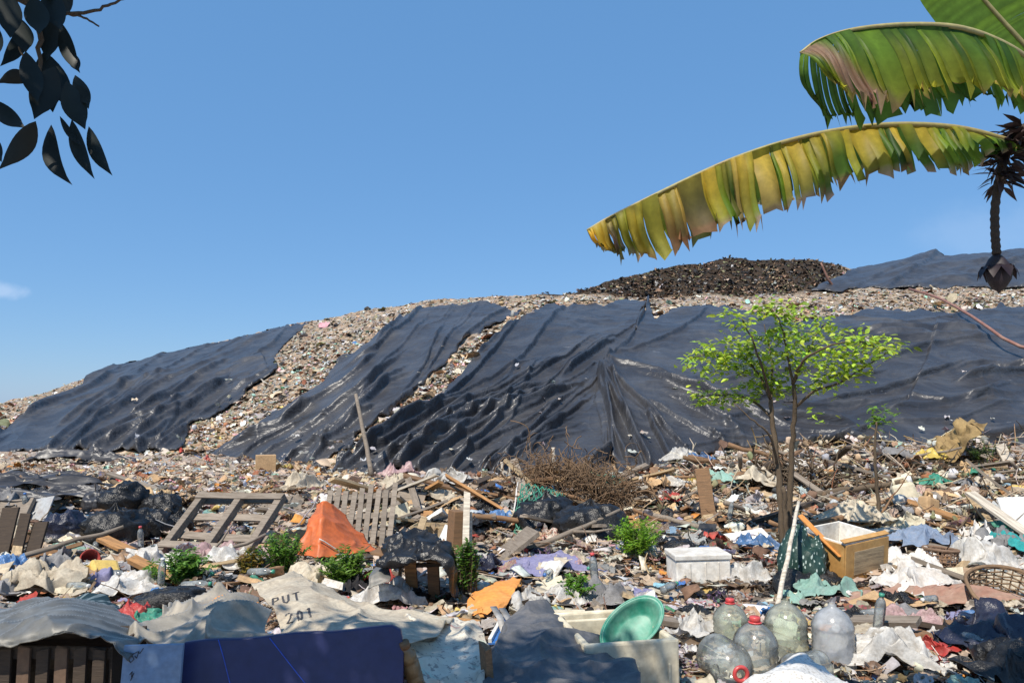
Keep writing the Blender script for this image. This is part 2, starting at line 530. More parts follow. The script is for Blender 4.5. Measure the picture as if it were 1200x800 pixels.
WOOD = lambda n, c, **k: stained(n, c, dirt=(.09, .065, .045), amt=.6, rough=.8, scale=3, vec=(1.2, 14, 14), bumpd=.004, bumps=.7, spec=.2, **k)
M = dict(
    card_clean=stained('tan wrapping paper', (.58, .40, .22), dirt=(.35, .24, .14), amt=.4, rough=.85, scale=5, bumps=.3, spec=.1),
    grey_wood=WOOD('weathered grey wood', (.27, .225, .18)),
    brown_wood=WOOD('brown wood', (.26, .15, .08)),
    orange_wood=WOOD('raw orange wood', (.42, .22, .09)),
    pale_wood=WOOD('pale wood', (.50, .37, .22)),
    dark_wood=WOOD('dark wood', (.06, .045, .035)),
    white_wood=WOOD('bleached wood', (.62, .55, .45)),
    black_bag=stained('black bin bag film', (.011, .011, .012), dirt=(.07, .063, .055), amt=.3, rough=.3, scale=5, bumpd=.016, bumps=1.0, bscale=16, spec=.4),
    navy_bag=stained('navy bag film', (.016, .018, .04), dirt=(.08, .08, .09), amt=.3, rough=.32, scale=5, bumpd=.012, bumps=.8, bscale=22),
    grey_tarp=stained('dusty grey tarpaulin', (.075, .080, .092), dirt=(.21, .19, .17), amt=.65, rough=.6, scale=6, bumpd=.006, bumps=.8, bscale=34),
    sheet_black=stained('black liner offcut', (.03, .031, .038), dirt=(.13, .12, .11), amt=.4, rough=.42, scale=4, bumpd=.01, bumps=.6, bscale=12),
    white_film=stained('white bag film', (.66, .64, .60), dirt=(.33, .27, .2), amt=.65, rough=.4, scale=7, bumpd=.008, bumps=.6, trans=.25),
    cream_film=stained('cream bag film', (.62, .54, .41), dirt=(.31, .235, .16), amt=.65, rough=.6, scale=8, bumpd=.006, bumps=.8, bscale=60, trans=.2),
    blue_film=stained('blue bag film', (.08, .20, .42), dirt=(.22, .22, .24), amt=.55, rough=.35, scale=7, bumpd=.008, bumps=.6, trans=.2),
    green_film=stained('green bag film', (.05, .30, .20), dirt=(.2, .2, .17), amt=.35, rough=.4, scale=7, bumpd=.008, bumps=.6, trans=.2),
    red_film=stained('red bag film', (.55, .06, .05), dirt=(.3, .18, .14), amt=.4, rough=.4, scale=7, bumpd=.008, bumps=.6, trans=.2),
    pink_film=stained('pink bag film', (.48, .31, .31), dirt=(.33, .25, .2), amt=.55, rough=.45, scale=7, bumpd=.008, bumps=.6, trans=.2),
    yellow_film=stained('yellow bag film', (.70, .52, .10), dirt=(.35, .25, .12), amt=.4, rough=.45, scale=7, bumpd=.008, bumps=.6, trans=.2),
    white_cloth=stained('soiled white cloth', (.66, .63, .59), dirt=(.36, .30, .24), amt=.65, rough=.9, scale=6, bumpd=.005, bumps=.5, spec=.1),
    denim=stained('faded denim', (.17, .22, .31), dirt=(.30, .30, .32), amt=.45, rough=.95, scale=8, bumpd=.004, bumps=.5, spec=.1),
    lavender=stained('faded lavender cloth', (.18, .175, .29), dirt=(.32, .30, .36), amt=.4, rough=.9, scale=7, bumpd=.005, bumps=.5, spec=.1),
    orange_cloth=stained('orange cloth', (.66, .27, .07), dirt=(.42, .24, .12), amt=.4, rough=.85, scale=6, bumpd=.005, bumps=.5, spec=.15),
    teal_cloth=stained('teal cloth', (.04, .33, .33), dirt=(.12, .22, .2), amt=.35, rough=.85, scale=7, bumpd=.005, bumps=.5, spec=.1),
    mint_cloth=stained('mint green net cloth', (.23, .38, .32), dirt=(.28, .3, .26), amt=.4, rough=.85, scale=7, bumpd=.005, bumps=.5, spec=.1),
    brown_cloth=stained('brown rag', (.20, .13, .09), dirt=(.1, .08, .06), amt=.5, rough=.95, scale=6, bumpd=.006, bumps=.6, spec=.05),
    grey_cloth=stained('grey rag', (.24, .235, .235), dirt=(.12, .11, .1), amt=.5, rough=.95, scale=6, bumpd=.006, bumps=.6, spec=.05),
    earth_cloth=stained('earth-stained red-brown cloth', (.36, .20, .15), dirt=(.36, .28, .22), amt=.6, rough=.95, scale=6, bumpd=.006, bumps=.6, spec=.05),
    red_cloth=stained('red rag', (.42, .07, .06), dirt=(.22, .1, .08), amt=.5, rough=.95, scale=6, bumpd=.006, bumps=.6, spec=.05),
    black_cloth=stained('black rag', (.02, .02, .024), dirt=(.09, .08, .07), amt=.4, rough=.9, scale=6, bumpd=.006, bumps=.6, spec=.1),
    orange_tarp=stained('orange tarpaulin', (.68, .16, .04), dirt=(.36, .14, .07), amt=.6, rough=.5, scale=4, bumpd=.006, bumps=.4, trans=.2),
    cardboard=stained('cardboard', (.47, .31, .17), dirt=(.24, .16, .09), amt=.45, rough=.9, scale=5, bumpd=.003, bumps=.35, spec=.1),
    tan_card=stained('tan varnished carton', (.50, .27, .085), dirt=(.62, .42, .17), amt=.4, rough=.55, scale=4, bumpd=.003, bumps=.3),
    foam=stained('white foam', (.74, .71, .65), dirt=(.40, .33, .25), amt=.65, rough=.8, scale=5, bumpd=.003, bumps=.5, bscale=70, spec=.2),
    cream_foam=stained('yellowed foam', (.70, .63, .47), dirt=(.38, .30, .19), amt=.6, rough=.75, scale=4, bumpd=.003, bumps=.4, bscale=60, spec=.2),
    yellow_plastic=stained('yellow plastic', (.72, .50, .13), dirt=(.4, .28, .12), amt=.35, rough=.4, scale=8, bumps=.2),
    white_plastic=stained('white plastic', (.74, .74, .72), dirt=(.4, .35, .28), amt=.4, rough=.35, scale=8, bumps=.2),
    blue_plastic=stained('blue plastic', (.03, .15, .46), dirt=(.2, .2, .24), amt=.35, rough=.35, scale=8, bumps=.2),
    red_plastic=stained('red plastic', (.58, .06, .06), dirt=(.35, .15, .12), amt=.35, rough=.35, scale=8, bumps=.2),
    black_plastic=stained('black plastic', (.02, .02, .022), dirt=(.1, .09, .08), amt=.4, rough=.4, scale=8, bumps=.2),
    green_plastic=stained('green basin plastic', (.04, .27, .18), dirt=(.24, .40, .31), amt=.7, rough=.45, scale=7, bumps=.2, bumpd=.002),
    grey_metal=stained('dull grey metal', (.42, .43, .43), dirt=(.25, .16, .1), amt=.5, rough=.45, scale=6, bumps=.3),
    rust=stained('rusty metal', (.22, .09, .04), dirt=(.08, .05, .035), amt=.5, rough=.85, scale=6, bumps=.5),
    rattan=stained('dry rattan', (.21, .135, .08), dirt=(.08, .06, .045), amt=.5, rough=.85, scale=9, bumps=.4, spec=.15),
    bark=stained('sapling bark', (.135, .10, .068), dirt=(.09, .07, .05), amt=.5, rough=.9, scale=7, vec=(4, 4, 1), bumpd=.01, bumps=.8, spec=.1),
    stone=stained('dusty stone', (.42, .37, .31), dirt=(.24, .2, .16), amt=.4, rough=.95, scale=7, bumpd=.01, bumps=.7, spec=.1),
    navy_board=stained('navy blue laminate', (.022, .028, .105), dirt=(.05, .055, .13), amt=.4, rough=.42, scale=3, bumps=.15, bumpd=.002, rnd=0),
    lightblue_board=stained('light blue board', (.19, .28, .42), dirt=(.30, .34, .40), amt=.4, rough=.6, scale=6, bumps=.25, bumpd=.002, rnd=0),
    blue_line=stained('blue seam', (.05, .11, .55), amt=.1, rough=.5, bumps=0, rnd=0),
    ink=stained('black marker ink', (.03, .03, .035), dirt=(.2, .17, .14), amt=.35, rough=.8, scale=30, bumps=0, rnd=0),
    dry_leaf=stained('dry straw frond', (.40, .28, .13), dirt=(.2, .13, .07), amt=.5, rough=.9, scale=8, bumps=.4, spec=.1, trans=.15),
    hose=stained('rust red hose', (.26, .12, .085), dirt=(.34, .23, .17), amt=.4, rough=.6, scale=2, bumps=.2),
    skin_can=stained('brown glass', (.20, .13, .06), dirt=(.3, .25, .2), amt=.4, rough=.25, scale=9, bumps=.1),
)
M['bottle'] = clear_plastic('hazy water bottle plastic', (.90, .94, .92), (.60, .63, .61), .22, .25, .14)
M['bottle_green'] = clear_plastic('greenish water bottle plastic', (.86, .92, .80), (.60, .62, .52), .30, .26, .15)
M['bottle_grey'] = clear_plastic('greyish water bottle plastic', (.84, .87, .90), (.60, .62, .64), .44, .22, .18)
M['pet'] = clear_plastic('small drink bottle plastic', (.88, .93, .94), (.6, .64, .64), .3, .25)
M['sheet_beige'] = clear_plastic('dusty beige see-through sheeting', (.70, .68, .62), (.44, .39, .31), .62, .3, .5)
M['sheet_clear'] = clear_plastic('grey see-through sheeting', (.62, .63, .61), (.17, .17, .16), .45, .4, .5)

# ------------------------------------------------------------------ light: sky and sun
SUN_EL, SUN_AZ = R_(54), R_(212)          # azimuth from the view direction, clockwise (behind the camera, to the left)
sun_dir = Vector((math.sin(SUN_AZ) * math.cos(SUN_EL), math.cos(SUN_AZ) * math.cos(SUN_EL), math.sin(SUN_EL)))
sl = bpy.data.lights.new("sun", 'SUN'); sl.energy = 4.1; sl.angle = R_(.53); sl.color = (1, .93, .82)
so = link(bpy.data.objects.new("sun", sl)); so.rotation_euler = sun_dir.to_track_quat('Z', 'Y').to_euler()
so.location = sun_dir * 30

w = bpy.data.worlds.new("World"); scene.world = w; w.use_nodes = True
nt = w.node_tree; bg = nt.nodes["Background"]
sky = N(nt, 'ShaderNodeTexSky', sky_type='NISHITA', sun_disc=False, sun_elevation=SUN_EL, sun_rotation=SUN_AZ)
sky.altitude = 50; sky.air_density = 1.0; sky.dust_density = .35; sky.ozone_density = 3.2
tc = N(nt, 'ShaderNodeTexCoord')
nrm = N(nt, 'ShaderNodeVectorMath', operation='NORMALIZE'); nt.links.new(tc.outputs['Generated'], nrm.inputs[0])


def cloud(direction, radius, squash, strength, prev, nscale):
    """a wisp of cloud in a given direction of the sky"""
    d = Vector(direction).normalized()
    sub = N(nt, 'ShaderNodeVectorMath', operation='SUBTRACT'); nt.links.new(nrm.outputs[0], sub.inputs[0]); sub.inputs[1].default_value = d
    mul = N(nt, 'ShaderNodeVectorMath', operation='MULTIPLY'); nt.links.new(sub.outputs[0], mul.inputs[0]); mul.inputs[1].default_value = (1, 1, squash)
    ln = N(nt, 'ShaderNodeVectorMath', operation='LENGTH'); nt.links.new(mul.outputs[0], ln.inputs[0])
    nz = noise(nt, nrm.outputs[0], nscale, 5, .6)
    ad = N(nt, 'ShaderNodeMath', operation='MULTIPLY_ADD'); nt.links.new(nz, ad.inputs[0]); ad.inputs[1].default_value = -radius * 1.6; nt.links.new(ln.outputs['Value'], ad.inputs[2])
    mr = N(nt, 'ShaderNodeMapRange', interpolation_type='SMOOTHSTEP'); nt.links.new(ad.outputs[0], mr.inputs[0])
    mr.inputs[1].default_value = radius * .15; mr.inputs[2].default_value = -radius * .75; mr.inputs[3].default_value = 0; mr.inputs[4].default_value = strength
    return mixc(nt, mr.outputs[0], prev, (8.5, 8.8, 9.2))


s_, k_ = ray(2, 341); c = cloud((float(s_), 1, float(k_)), .030, 2.8, .55, sky.outputs[0], 30)
s_, k_ = ray(1150, 268); c = cloud((float(s_), 1, float(k_)), .10, 1.9, .20, c, 13)
c = mixc(nt, .70, c, (.82, 1.85, 3.55))
gam = N(nt, 'ShaderNodeHueSaturation'); gam.inputs['Saturation'].default_value = 1.06
nt.links.new(c, gam.inputs['Color'])
nt.links.new(gam.outputs[0], bg.inputs[0]); bg.inputs[1].default_value = .127

# ------------------------------------------------------------------ the near ground
m, nt, b = new_mat('littered earth')
v = objvec(nt)
soil = mixc(nt, noise(nt, v, 1.3, 6, .6), (.20, .15, .115), (.40, .33, .26))
soil = mixc(nt, ramp(nt, noise(nt, v, .55, 4, .6), [(.5, 0), (.62, .6)]), soil, (.30, .17, .12))
vo = N(nt, 'ShaderNodeTexVoronoi'); vo.inputs['Scale'].default_value = 11; vo.inputs['Randomness'].default_value = 1
dv = N(nt, 'ShaderNodeVectorMath', operation='ADD'); nt.links.new(v, dv.inputs[0])
nn = N(nt, 'ShaderNodeTexNoise'); nn.inputs['Scale'].default_value = 9; nt.links.new(v, nn.inputs['Vector'])
sc_ = N(nt, 'ShaderNodeVectorMath', operation='SCALE'); nt.links.new(nn.outputs['Color'], sc_.inputs[0]); sc_.inputs['Scale'].default_value = .18
nt.links.new(sc_.outputs[0], dv.inputs[1]); nt.links.new(dv.outputs[0], vo.inputs['Vector'])
sep = N(nt, 'ShaderNodeSeparateColor'); nt.links.new(vo.outputs['Color'], sep.inputs[0])
bits = ramp(nt, sep.outputs[0], [(.0, (.05, .05, .055)), (.2, (.34, .27, .2)), (.4, (.5, .42, .33)), (.6, (.25, .23, .22)), (.75, (.55, .5, .44)), (.88, (.33, .2, .13)), (1, (.62, .6, .56))])
bits_fac = ramp(nt, sep.outputs[1], [(.35, 0), (.4, .8)])
nt.links.new(mixc(nt, bits_fac, soil, bits), b.inputs['Base Color'])
b.inputs['Roughness'].default_value = .95; b.inputs['Specular IOR Level'].default_value = .1
bump(nt, noise(nt, v, 22, 6, .7), .9, .03, b)
GROUND_MAT = m

xs = np.linspace(-1.6, 1.6, 640)
ys = np.concatenate([np.linspace(-8, 2, 40), np.arange(2.05, 16, .045), np.geomspace(16, 40, 120)[1:]])
X_, Y_ = np.meshgrid(xs, ys, indexing='ij')
Xw = X_ * (np.maximum(Y_, 0) + 9)
Zw = g(Xw, Y_) + .018 * fbm(Xw * 6, Y_ * 6, 4.4, 3) * np.clip((Y_) / 3, 0, 1)
# keep on to the horizon
far = np.array([60, 120, 300, 900, 2500.])
Xf, Yf = np.meshgrid(xs, far, indexing='ij'); Xf = Xf * (Yf + 9)
Xw = np.concatenate([Xw, Xf], 1); Yw = np.concatenate([Y_, Yf], 1); Zw = np.concatenate([Zw, np.full(Xf.shape, -.1)], 1)


def grid_faces(nu, nv):
    i, j = np.meshgrid(np.arange(nu - 1), np.arange(nv - 1), indexing='ij')
    a = (i * nv + j).ravel()
    return np.stack([a, a + nv, a + nv + 1, a + 1], 1)


kind(mesh_np('ground', np.stack([Xw, Yw, Zw], -1).reshape(-1, 3), grid_faces(*Xw.shape), GROUND_MAT), 'structure',
     'littered tan earth of the dump reaching to the waste hill')

# ------------------------------------------------------------------ the waste hill
m, nt, b = new_mat('compacted refuse')
v = objvec(nt)
zone = N(nt, 'ShaderNodeVertexColor', layer_name="tint")


def cells(scale, warp, seed):
    vo = N(nt, 'ShaderNodeTexVoronoi'); vo.inputs['Scale'].default_value = scale
    nn = N(nt, 'ShaderNodeTexNoise'); nn.inputs['Scale'].default_value = scale * .8; nt.links.new(v, nn.inputs['Vector'])
    s2 = N(nt, 'ShaderNodeVectorMath', operation='SCALE'); nt.links.new(nn.outputs['Color'], s2.inputs[0]); s2.inputs['Scale'].default_value = warp
    d2 = N(nt, 'ShaderNodeVectorMath', operation='ADD'); nt.links.new(v, d2.inputs[0]); nt.links.new(s2.outputs[0], d2.inputs[1])
    nt.links.new(d2.outputs[0], vo.inputs['Vector'])
    sp = N(nt, 'ShaderNodeSeparateColor'); nt.links.new(vo.outputs['Color'], sp.inputs[0])
    return sp.outputs


c1 = cells(6, .25, 0)
pal = ramp(nt, c1[0], [(0, (.12, .11, .10)), (.2, (.55, .42, .32)), (.4, (.85, .72, .58)), (.55, (.5, .48, .46)), (.7, (.75, .55, .38)), (.85, (.42, .50, .46)), (.93, (.9, .88, .84)), (1, (.30, .34, .48))])
base = mixc(nt, 1.0, pal, zone.outputs[0], 'MULTIPLY')
base = mixc(nt, 1.0, base, ramp(nt, noise(nt, v, .35, 5, .6), [(.3, .7), (.7, 1.2)]), 'MULTIPLY')
nt.links.new(base, b.inputs['Base Color'])
b.inputs['Roughness'].default_value = .95; b.inputs['Specular IOR Level'].default_value = .1
bump(nt, noise(nt, v, 5, 7, .75), 1.0, .12, b)
HILL_MAT = m
S, D = np.meshgrid(S_GRID, D_GRID, indexing='ij')
Xh, Yh = S * D, D


def dark_zone(s, D, z):
    """the upper tier of blackish spoil between the bench and the sky"""
    px = s * F + 600
    k = (z - EYE) / D
    rise = np.clip((D - 44.5) / 3, 0, 1)
    lat = np.clip((px - 610) / 50, 0, 1) * np.clip((1010 - px) / 40, 0, 1)
    edge = .5 + .9 * fbm(s * D * .5, D * .3, 2.2, 3)
    return np.clip(rise * lat * 2 - .6 + edge * .5, 0, 1) * (lat > .02) * (rise > .02)


dz = dark_zone(S, D, HZ)
tan_ = np.array([.54, .49, .44]); dark_ = np.array([.08, .066, .055])
plain = np.array([.72, .58, .44])
low = np.clip(1.2 - HZ / 1.2, 0, 1)[..., None]
colz = (tan_ * (1 - low) + plain * low) * (1 - dz[..., None]) + dark_ * dz[..., None]
HZd = HZ + .05 * fbm(Xh * 4, Yh * 4, 3.3, 2) * np.clip(HZ + .3, 0, 1)
kind(mesh_np('waste_hill', np.stack([Xh, Yh, HZd], -1).reshape(-1, 3), grid_faces(*S.shape), HILL_MAT, col=colz.reshape(-1, 3)), 'structure',
     'long hill of compacted refuse rising behind the dump')

# ------------------------------------------------------------------ black liner sheets on the hill
m, nt, b = new_mat('black liner sheet')
v = objvec(nt)
dust = ramp(nt, noise(nt, v, .55, 7, .7, .8), [(.44, 0), (.75, .75)])
streak = N(nt, 'ShaderNodeMapping'); nt.links.new(v, streak.inputs[0]); streak.inputs['Rotation'].default_value = (0, 0, R_(32)); streak.inputs['Scale'].default_value = (.35, 1.6, 1.2)
st = ramp(nt, noise(nt, streak.outputs[0], 1.1, 6, .7), [(.55, 0), (.78, .55)])
oi = N(nt, 'ShaderNodeObjectInfo')
bs = mixc(nt, oi.outputs['Random'], (.028, .028, .032), (.040, .040, .045))
bs = mixc(nt, dust, bs, (.092, .091, .094))
bs = mixc(nt, st, bs, (.11, .11, .112))
glint_streaks = ramp(nt, noise(nt, streak.outputs[0], 2.6, 7, .72, .6), [(.66, 0), (.74, .75)])  # pale streaks painted into the colour as glints on the folds
bs = mixc(nt, glint_streaks, bs, (.40, .40, .40))
nt.links.new(bs, b.inputs['Base Color'])
b.inputs['Roughness'].default_value = .38; b.inputs['Specular IOR Level'].default_value = .5
bump(nt, noise(nt, streak.outputs[0], 2.0, 5, .58, .5), .5, .2, b)
LINER = m


def poly(pts, t):
    pts = np.asarray(pts, float)
    d = np.concatenate([[0], np.cumsum(np.hypot(*np.diff(pts, axis=0).T))]); d /= d[-1]
    return np.stack([np.interp(t, d, pts[:, 0]), np.interp(t, d, pts[:, 1])], -1)


def coons(bot, right, top, left, nu, nv):
    u = np.linspace(0, 1, nu); vv = np.linspace(0, 1, nv)
    B, T = poly(bot, u), poly(top, u); L, Rr = poly(left, vv), poly(right, vv)
    U, V = u[:, None, None], vv[None, :, None]
    return ((1 - V) * B[:, None] + V * T[:, None] + (1 - U) * L[None] + U * Rr[None]
            - ((1 - U) * (1 - V) * B[0] + U * (1 - V) * B[-1] + (1 - U) * V * T[0] + U * V * T[-1]))


TARPS = []


def seg_dist(px, py, line):
    line = np.asarray(line, float); best = np.full(px.shape, 1e9); side = np.zeros(px.shape); par = np.zeros(px.shape)
    n = len(line) - 1
    for i in range(n):
        a, bb = line[i], line[i + 1]; d = bb - a; L2 = d @ d
        t = np.clip(((px - a[0]) * d[0] + (py - a[1]) * d[1]) / L2, 0, 1)
        qx, qy = px - a[0] - t * d[0], py - a[1] - t * d[1]
        q = np.hypot(qx, qy); m = q < best
        best[m] = q[m]; side[m] = np.sign(d[0] * qy - d[1] * qx)[m]; par[m] = ((i + t) / n)[m]
    return best, side, par


def tarp(name, label, bot, right, top, left, nu, nv, ang, seed, folds=(), amp=1.0, lift=.10, radial=None, creases=34, fan=None, rag=7.0, cat='liner sheet', group='black liner sheets on the waste hill'):
    """a sheet that lies on the hill: outline from the photo's sight lines, folds as real relief"""
    Q = coons(bot, right, top, left, nu, nv)
    px, py = Q[..., 0].copy(), Q[..., 1].copy()
    # ragged hem
    u = np.linspace(0, 1, nu)[:, None]; vv = np.linspace(0, 1, nv)[None]
    e = np.exp(-np.minimum(np.minimum(u, 1 - u) * nu, np.minimum(vv, 1 - vv) * nv) / 7)
    px += e * rag * fbm(px * .05, py * .05, seed, 3); py += e * rag * .7 * fbm(px * .05, py * .05, seed + 4, 3)
    TARPS.append(np.array(list(bot) + list(right)[1:] + list(top)[::-1][1:] + list(left)[::-1][1:-1], float))
    s, Dp, miss = hit_hill(px.ravel(), py.ravel(), HZ_SMOOTH)
    s = s.reshape(px.shape); Dp = Dp.reshape(px.shape)
    z = hill(s, Dp, HZ)
    zs = hill(s, Dp, HZ_SMOOTH)
    z = .5 * z + .5 * zs
    z = np.maximum(z, zs - .1)
    a = R_(ang)
    # across-fold and along-fold coordinates
    if radial is not None:
        dx, dy = px - radial[0], py - radial[1]
        th = np.arctan2(dy, dx); rr = np.hypot(dx, dy)
        q = th * 140; p = rr
    else:
        q = px * math.sin(a) + py * math.cos(a); p = px * math.cos(a) - py * math.sin(a)
    wq = q + 18 * fbm(p * .008, q * .006, seed, 3)
    h = .12 * ridge(wq * .012, p * .0022, seed, 5) + .09 * ridge(wq * .028, p * .005, seed + 3, 5) * np.clip(.3 + 2 * perlin(px * .012, py * .016, seed + 30), 0, 1) + .04 * ridge(wq * .075, p * .009, seed + 6, 4) * np.clip(2.2 * perlin(px * .015, py * .02, seed + 31), 0, 1)
    h = h * (.55 + .9 * np.clip(fbm(px * .009, py * .012, seed + 9, 2) + .35, 0, 1))
    h += .08 * fbm(px * .010, py * .013, seed + 12, 2) + .015 * ridge(px * .05, py * .08, seed + 13, 5)
    for line, hh, ww in folds:
        d, sd, t = seg_dist(px + 3 * perlin(px * .02, py * .02, seed), py + 2.5 * perlin(px * .02, py * .02, seed + 1), line)
        pr = np.where(sd > 0, np.exp(-(d / (ww * .17)) ** 2), np.exp(-(d / (ww * .75)) ** 1.2))
        h += .62 * hh * pr * (.75 + .5 * perlin(px * .02, py * .02, seed + 20)) * np.clip(np.minimum(t, 1 - t) * 8 + .25, 0, 1)
    # long sharp creases that run with the folds
    rr_ = np.random.default_rng(int(seed * 10)); x0_, x1_, y0_, y1_ = px.min(), px.max(), py.min(), py.max()
    for _ in range(creases):
        cx, cy = rr_.uniform(x0_, x1_), y0_ + (y1_ - y0_) * rr_.uniform(0, 1) ** .7
        if fan is not None and cx < fan[2]:
            aa = math.atan2(cy - fan[1], cx - fan[0]) + rr_.normal(0, .12)
        else:
            aa = -a + rr_.normal(0, .13)
        Ln = rr_.uniform(60, 250); bend = rr_.normal(0, .10)
        line = [(cx + Ln * (t_ - .5) * math.cos(aa + bend * (t_ - .5) * 2), cy + Ln * (t_ - .5) * math.sin(aa + bend * (t_ - .5) * 2)) for t_ in np.linspace(0, 1, 5)]
        bx = np.array(line); sel = (px > bx[:, 0].min() - 16) & (px < bx[:, 0].max() + 16) & (py > bx[:, 1].min() - 16) & (py < bx[:, 1].max() + 16)
        if not sel.any():
            continue
        d, sd, t = seg_dist(px[sel] + 1.6 * perlin(px[sel] * .03, py[sel] * .03, seed), py[sel] + 1.4 * perlin(px[sel] * .03, py[sel] * .03, seed + 1), line)
        ww = rr_.uniform(1.6, 4.2); hh = ww * rr_.uniform(.045, .10)
        pr = np.where(sd > 0, np.exp(-(d / (ww * .5)) ** 2), np.exp(-(d / (ww * 1.5)) ** 1.2))
        h[sel] += hh * pr * np.clip(np.minimum(t, 1 - t) * 5, 0, 1)
    h = h * amp + lift
    hem = np.exp(-np.minimum(np.minimum(u, 1 - u) * nu, np.minimum(vv, 1 - vv) * nv) / 2.0)
    h = h * (1 - .55 * hem)
    X, Y, Z = s * Dp, Dp - h * .55, z + h * .85
    o = mesh_np(name, np.stack([X, Y, Z], -1).reshape(-1, 3), grid_faces(nu, nv), LINER)
    md = o.modifiers.new("thickness", 'SOLIDIFY'); md.thickness = .02; md.offset = 0
    return tag(o, label, cat, group)


tarp('liner_sheet', 'broad black liner sheet over the low left shoulder of the waste hill',
     [(-90, 552), (0, 534), (80, 531), (150, 531), (217, 529)],
     [(217, 529), (222, 500), (262, 480), (296, 455), (326, 438), (320, 422), (338, 402), (368, 376)],
     [(112, 441), (160, 423), (200, 411), (270, 395), (320, 387), (368, 376)],
     [(-90, 552), (-45, 528), (32, 494), (60, 475), (112, 441)], 360, 190, 29, 1.7, amp=1.1, creases=52, folds=[
         ([(60, 528), (130, 486), (200, 448), (262, 420), (330, 386)], .34, 8), ([(20, 505), (100, 470), (180, 450), (230, 428)], .22, 6),
         ([(120, 528), (170, 500), (230, 470), (262, 452)], .36, 8), ([(190, 520), (215, 480), (260, 452), (300, 440)], .30, 7), ([(90, 500), (160, 462), (190, 440)], .2, 6)])
tarp('liner_sheet', 'small round-edged black flap folded over the bare refuse beside the left sheet',
     [(268, 446), (285, 452), (303, 449), (317, 441)], [(317, 441), (314, 430), (308, 417)], [(278, 422), (292, 416), (308, 415)], [(268, 446), (266, 436), (278, 422)], 60, 50, 20, 8.1, amp=.5, lift=.2, rag=1, creases=3)
tarp('liner_sheet', 'slanting black liner sheet between two bare strips, crumpled along its lower hem',
     [(246, 534), (285, 540), (330, 546), (374, 550)], [(373, 550), (414, 516), (460, 484), (497, 453), (538, 411), (572, 384), (612, 366)],
     [(492, 363), (530, 357), (575, 356), (612, 366)], [(244, 534), (294, 505), (337, 478), (381, 445), (416, 415), (492, 363)], 260, 260, 42, 4.3, amp=1.25, creases=38, folds=[
         ([(260, 532), (340, 492), (400, 452), (440, 420)], .40, 8), ([(300, 540), (370, 500), (420, 465), (470, 420)], .42, 9), ([(330, 546), (400, 505), (440, 480)], .36, 7),
         ([(420, 470), (455, 430), (500, 375)], .24, 7), ([(470, 470), (500, 430), (520, 385)], .26, 7), ([(500, 440), (530, 400), (560, 362)], .26, 7), ([(540, 408), (575, 375), (595, 362)], .3, 6)])
tarp('liner_sheet', 'largest black liner sheet in the middle of the slope, folds fanning to its foot',
     [(384, 554), (440, 554), (500, 556), (560, 558), (640, 558), (722, 556)], [(722, 556), (712, 520), (700, 470), (704, 432), (735, 405), (748, 385), (757, 352)],
     [(617, 368), (640, 357), (700, 356), (757, 350)], [(386, 556), (442, 526), (508, 482), (532, 454), (560, 416), (617, 370)], 460, 330, 36, 6.9, amp=1.0, creases=48, folds=[
         ([(400, 548), (450, 528), (510, 490), (545, 455), (575, 420), (612, 372)], .5, 8), ([(430, 553), (520, 525), (600, 492), (660, 462)], .40, 8), ([(505, 545), (560, 530), (610, 502), (650, 480)], .35, 8),
         ([(560, 552), (620, 520), (660, 495)], .36, 7), ([(610, 552), (640, 512), (690, 470)], .34, 8), ([(470, 548), (500, 520), (545, 500)], .3, 7), ([(640, 462), (700, 430)], .2, 6), ([(560, 470), (640, 430), (700, 400)], .14, 9)])
tarp('liner_sheet', 'wide black liner sheet across the right of the slope with painted white glints',
     [(722, 557), (790, 545), (850, 528), (920, 524), (1000, 526), (1100, 528), (1200, 528), (1320, 528)], [(1320, 528), (1325, 450), (1320, 366)],
     [(760, 352), (768, 378), (800, 362), (838, 361), (880, 370), (930, 380), (985, 372), (1020, 366), (1100, 370), (1200, 364), (1320, 366)],
     [(722, 557), (708, 520), (697, 470), (700, 432), (730, 405), (746, 385), (760, 352)], 640, 280, 8, 9.4, amp=.95, creases=42, fan=(705, 430, 860), lift=.2, folds=[
         ([(704, 432), (735, 404), (750, 380), (762, 352)], .75, 9), ([(700, 440), (715, 500), (735, 552)], .5, 9), ([(706, 430), (750, 480), (800, 535)], .34, 9), ([(706, 428), (770, 440), (830, 470)], .34, 8),
         ([(712, 420), (760, 408), (800, 392), (830, 365)], .34, 7), ([(760, 480), (830, 520), (870, 515)], .32, 8), ([(800, 478), (850, 500), (880, 492)], .3, 7), ([(790, 536), (850, 522), (900, 522)], .3, 6),
         ([(1000, 490), (1060, 470), (1110, 480)], .25, 9), ([(1100, 370), (1085, 430), (1060, 480), (1020, 500)], .2, 12), ([(1130, 480), (1180, 455), (1250, 460)], .25, 10), ([(1040, 500), (1120, 498), (1220, 470)], .22, 8), ([(990, 400), (1040, 420), (1090, 412)], .18, 9)])
tarp('liner_sheet', 'dark liner sheet capping the upper tier of the hill at the skyline',
     [(950, 343), (1020, 340), (1080, 338), (1200, 336), (1340, 334)], [(1340, 334), (1340, 287)], [(992, 322), (1012, 313), (1040, 306), (1085, 300), (1140, 297), (1200, 291), (1340, 286)], [(950, 343), (965, 333), (992, 322)], 200, 70, 18, 12.2, amp=.7, rag=4)


# scraps of liner lying on the flat, left
def in_poly(px, py, pl):
    x, y = pl[:, 0], pl[:, 1]; j = len(x) - 1; ins = np.zeros(px.shape, bool)
    for i in range(len(x)):
        with np.errstate(divide='ignore', invalid='ignore'):
            c = ((y[i] > py) != (y[j] > py)) & (px < (x[j] - x[i]) * (py - y[i]) / (y[j] - y[i] + 1e-12) + x[i])
        ins ^= c; j = i
    return ins


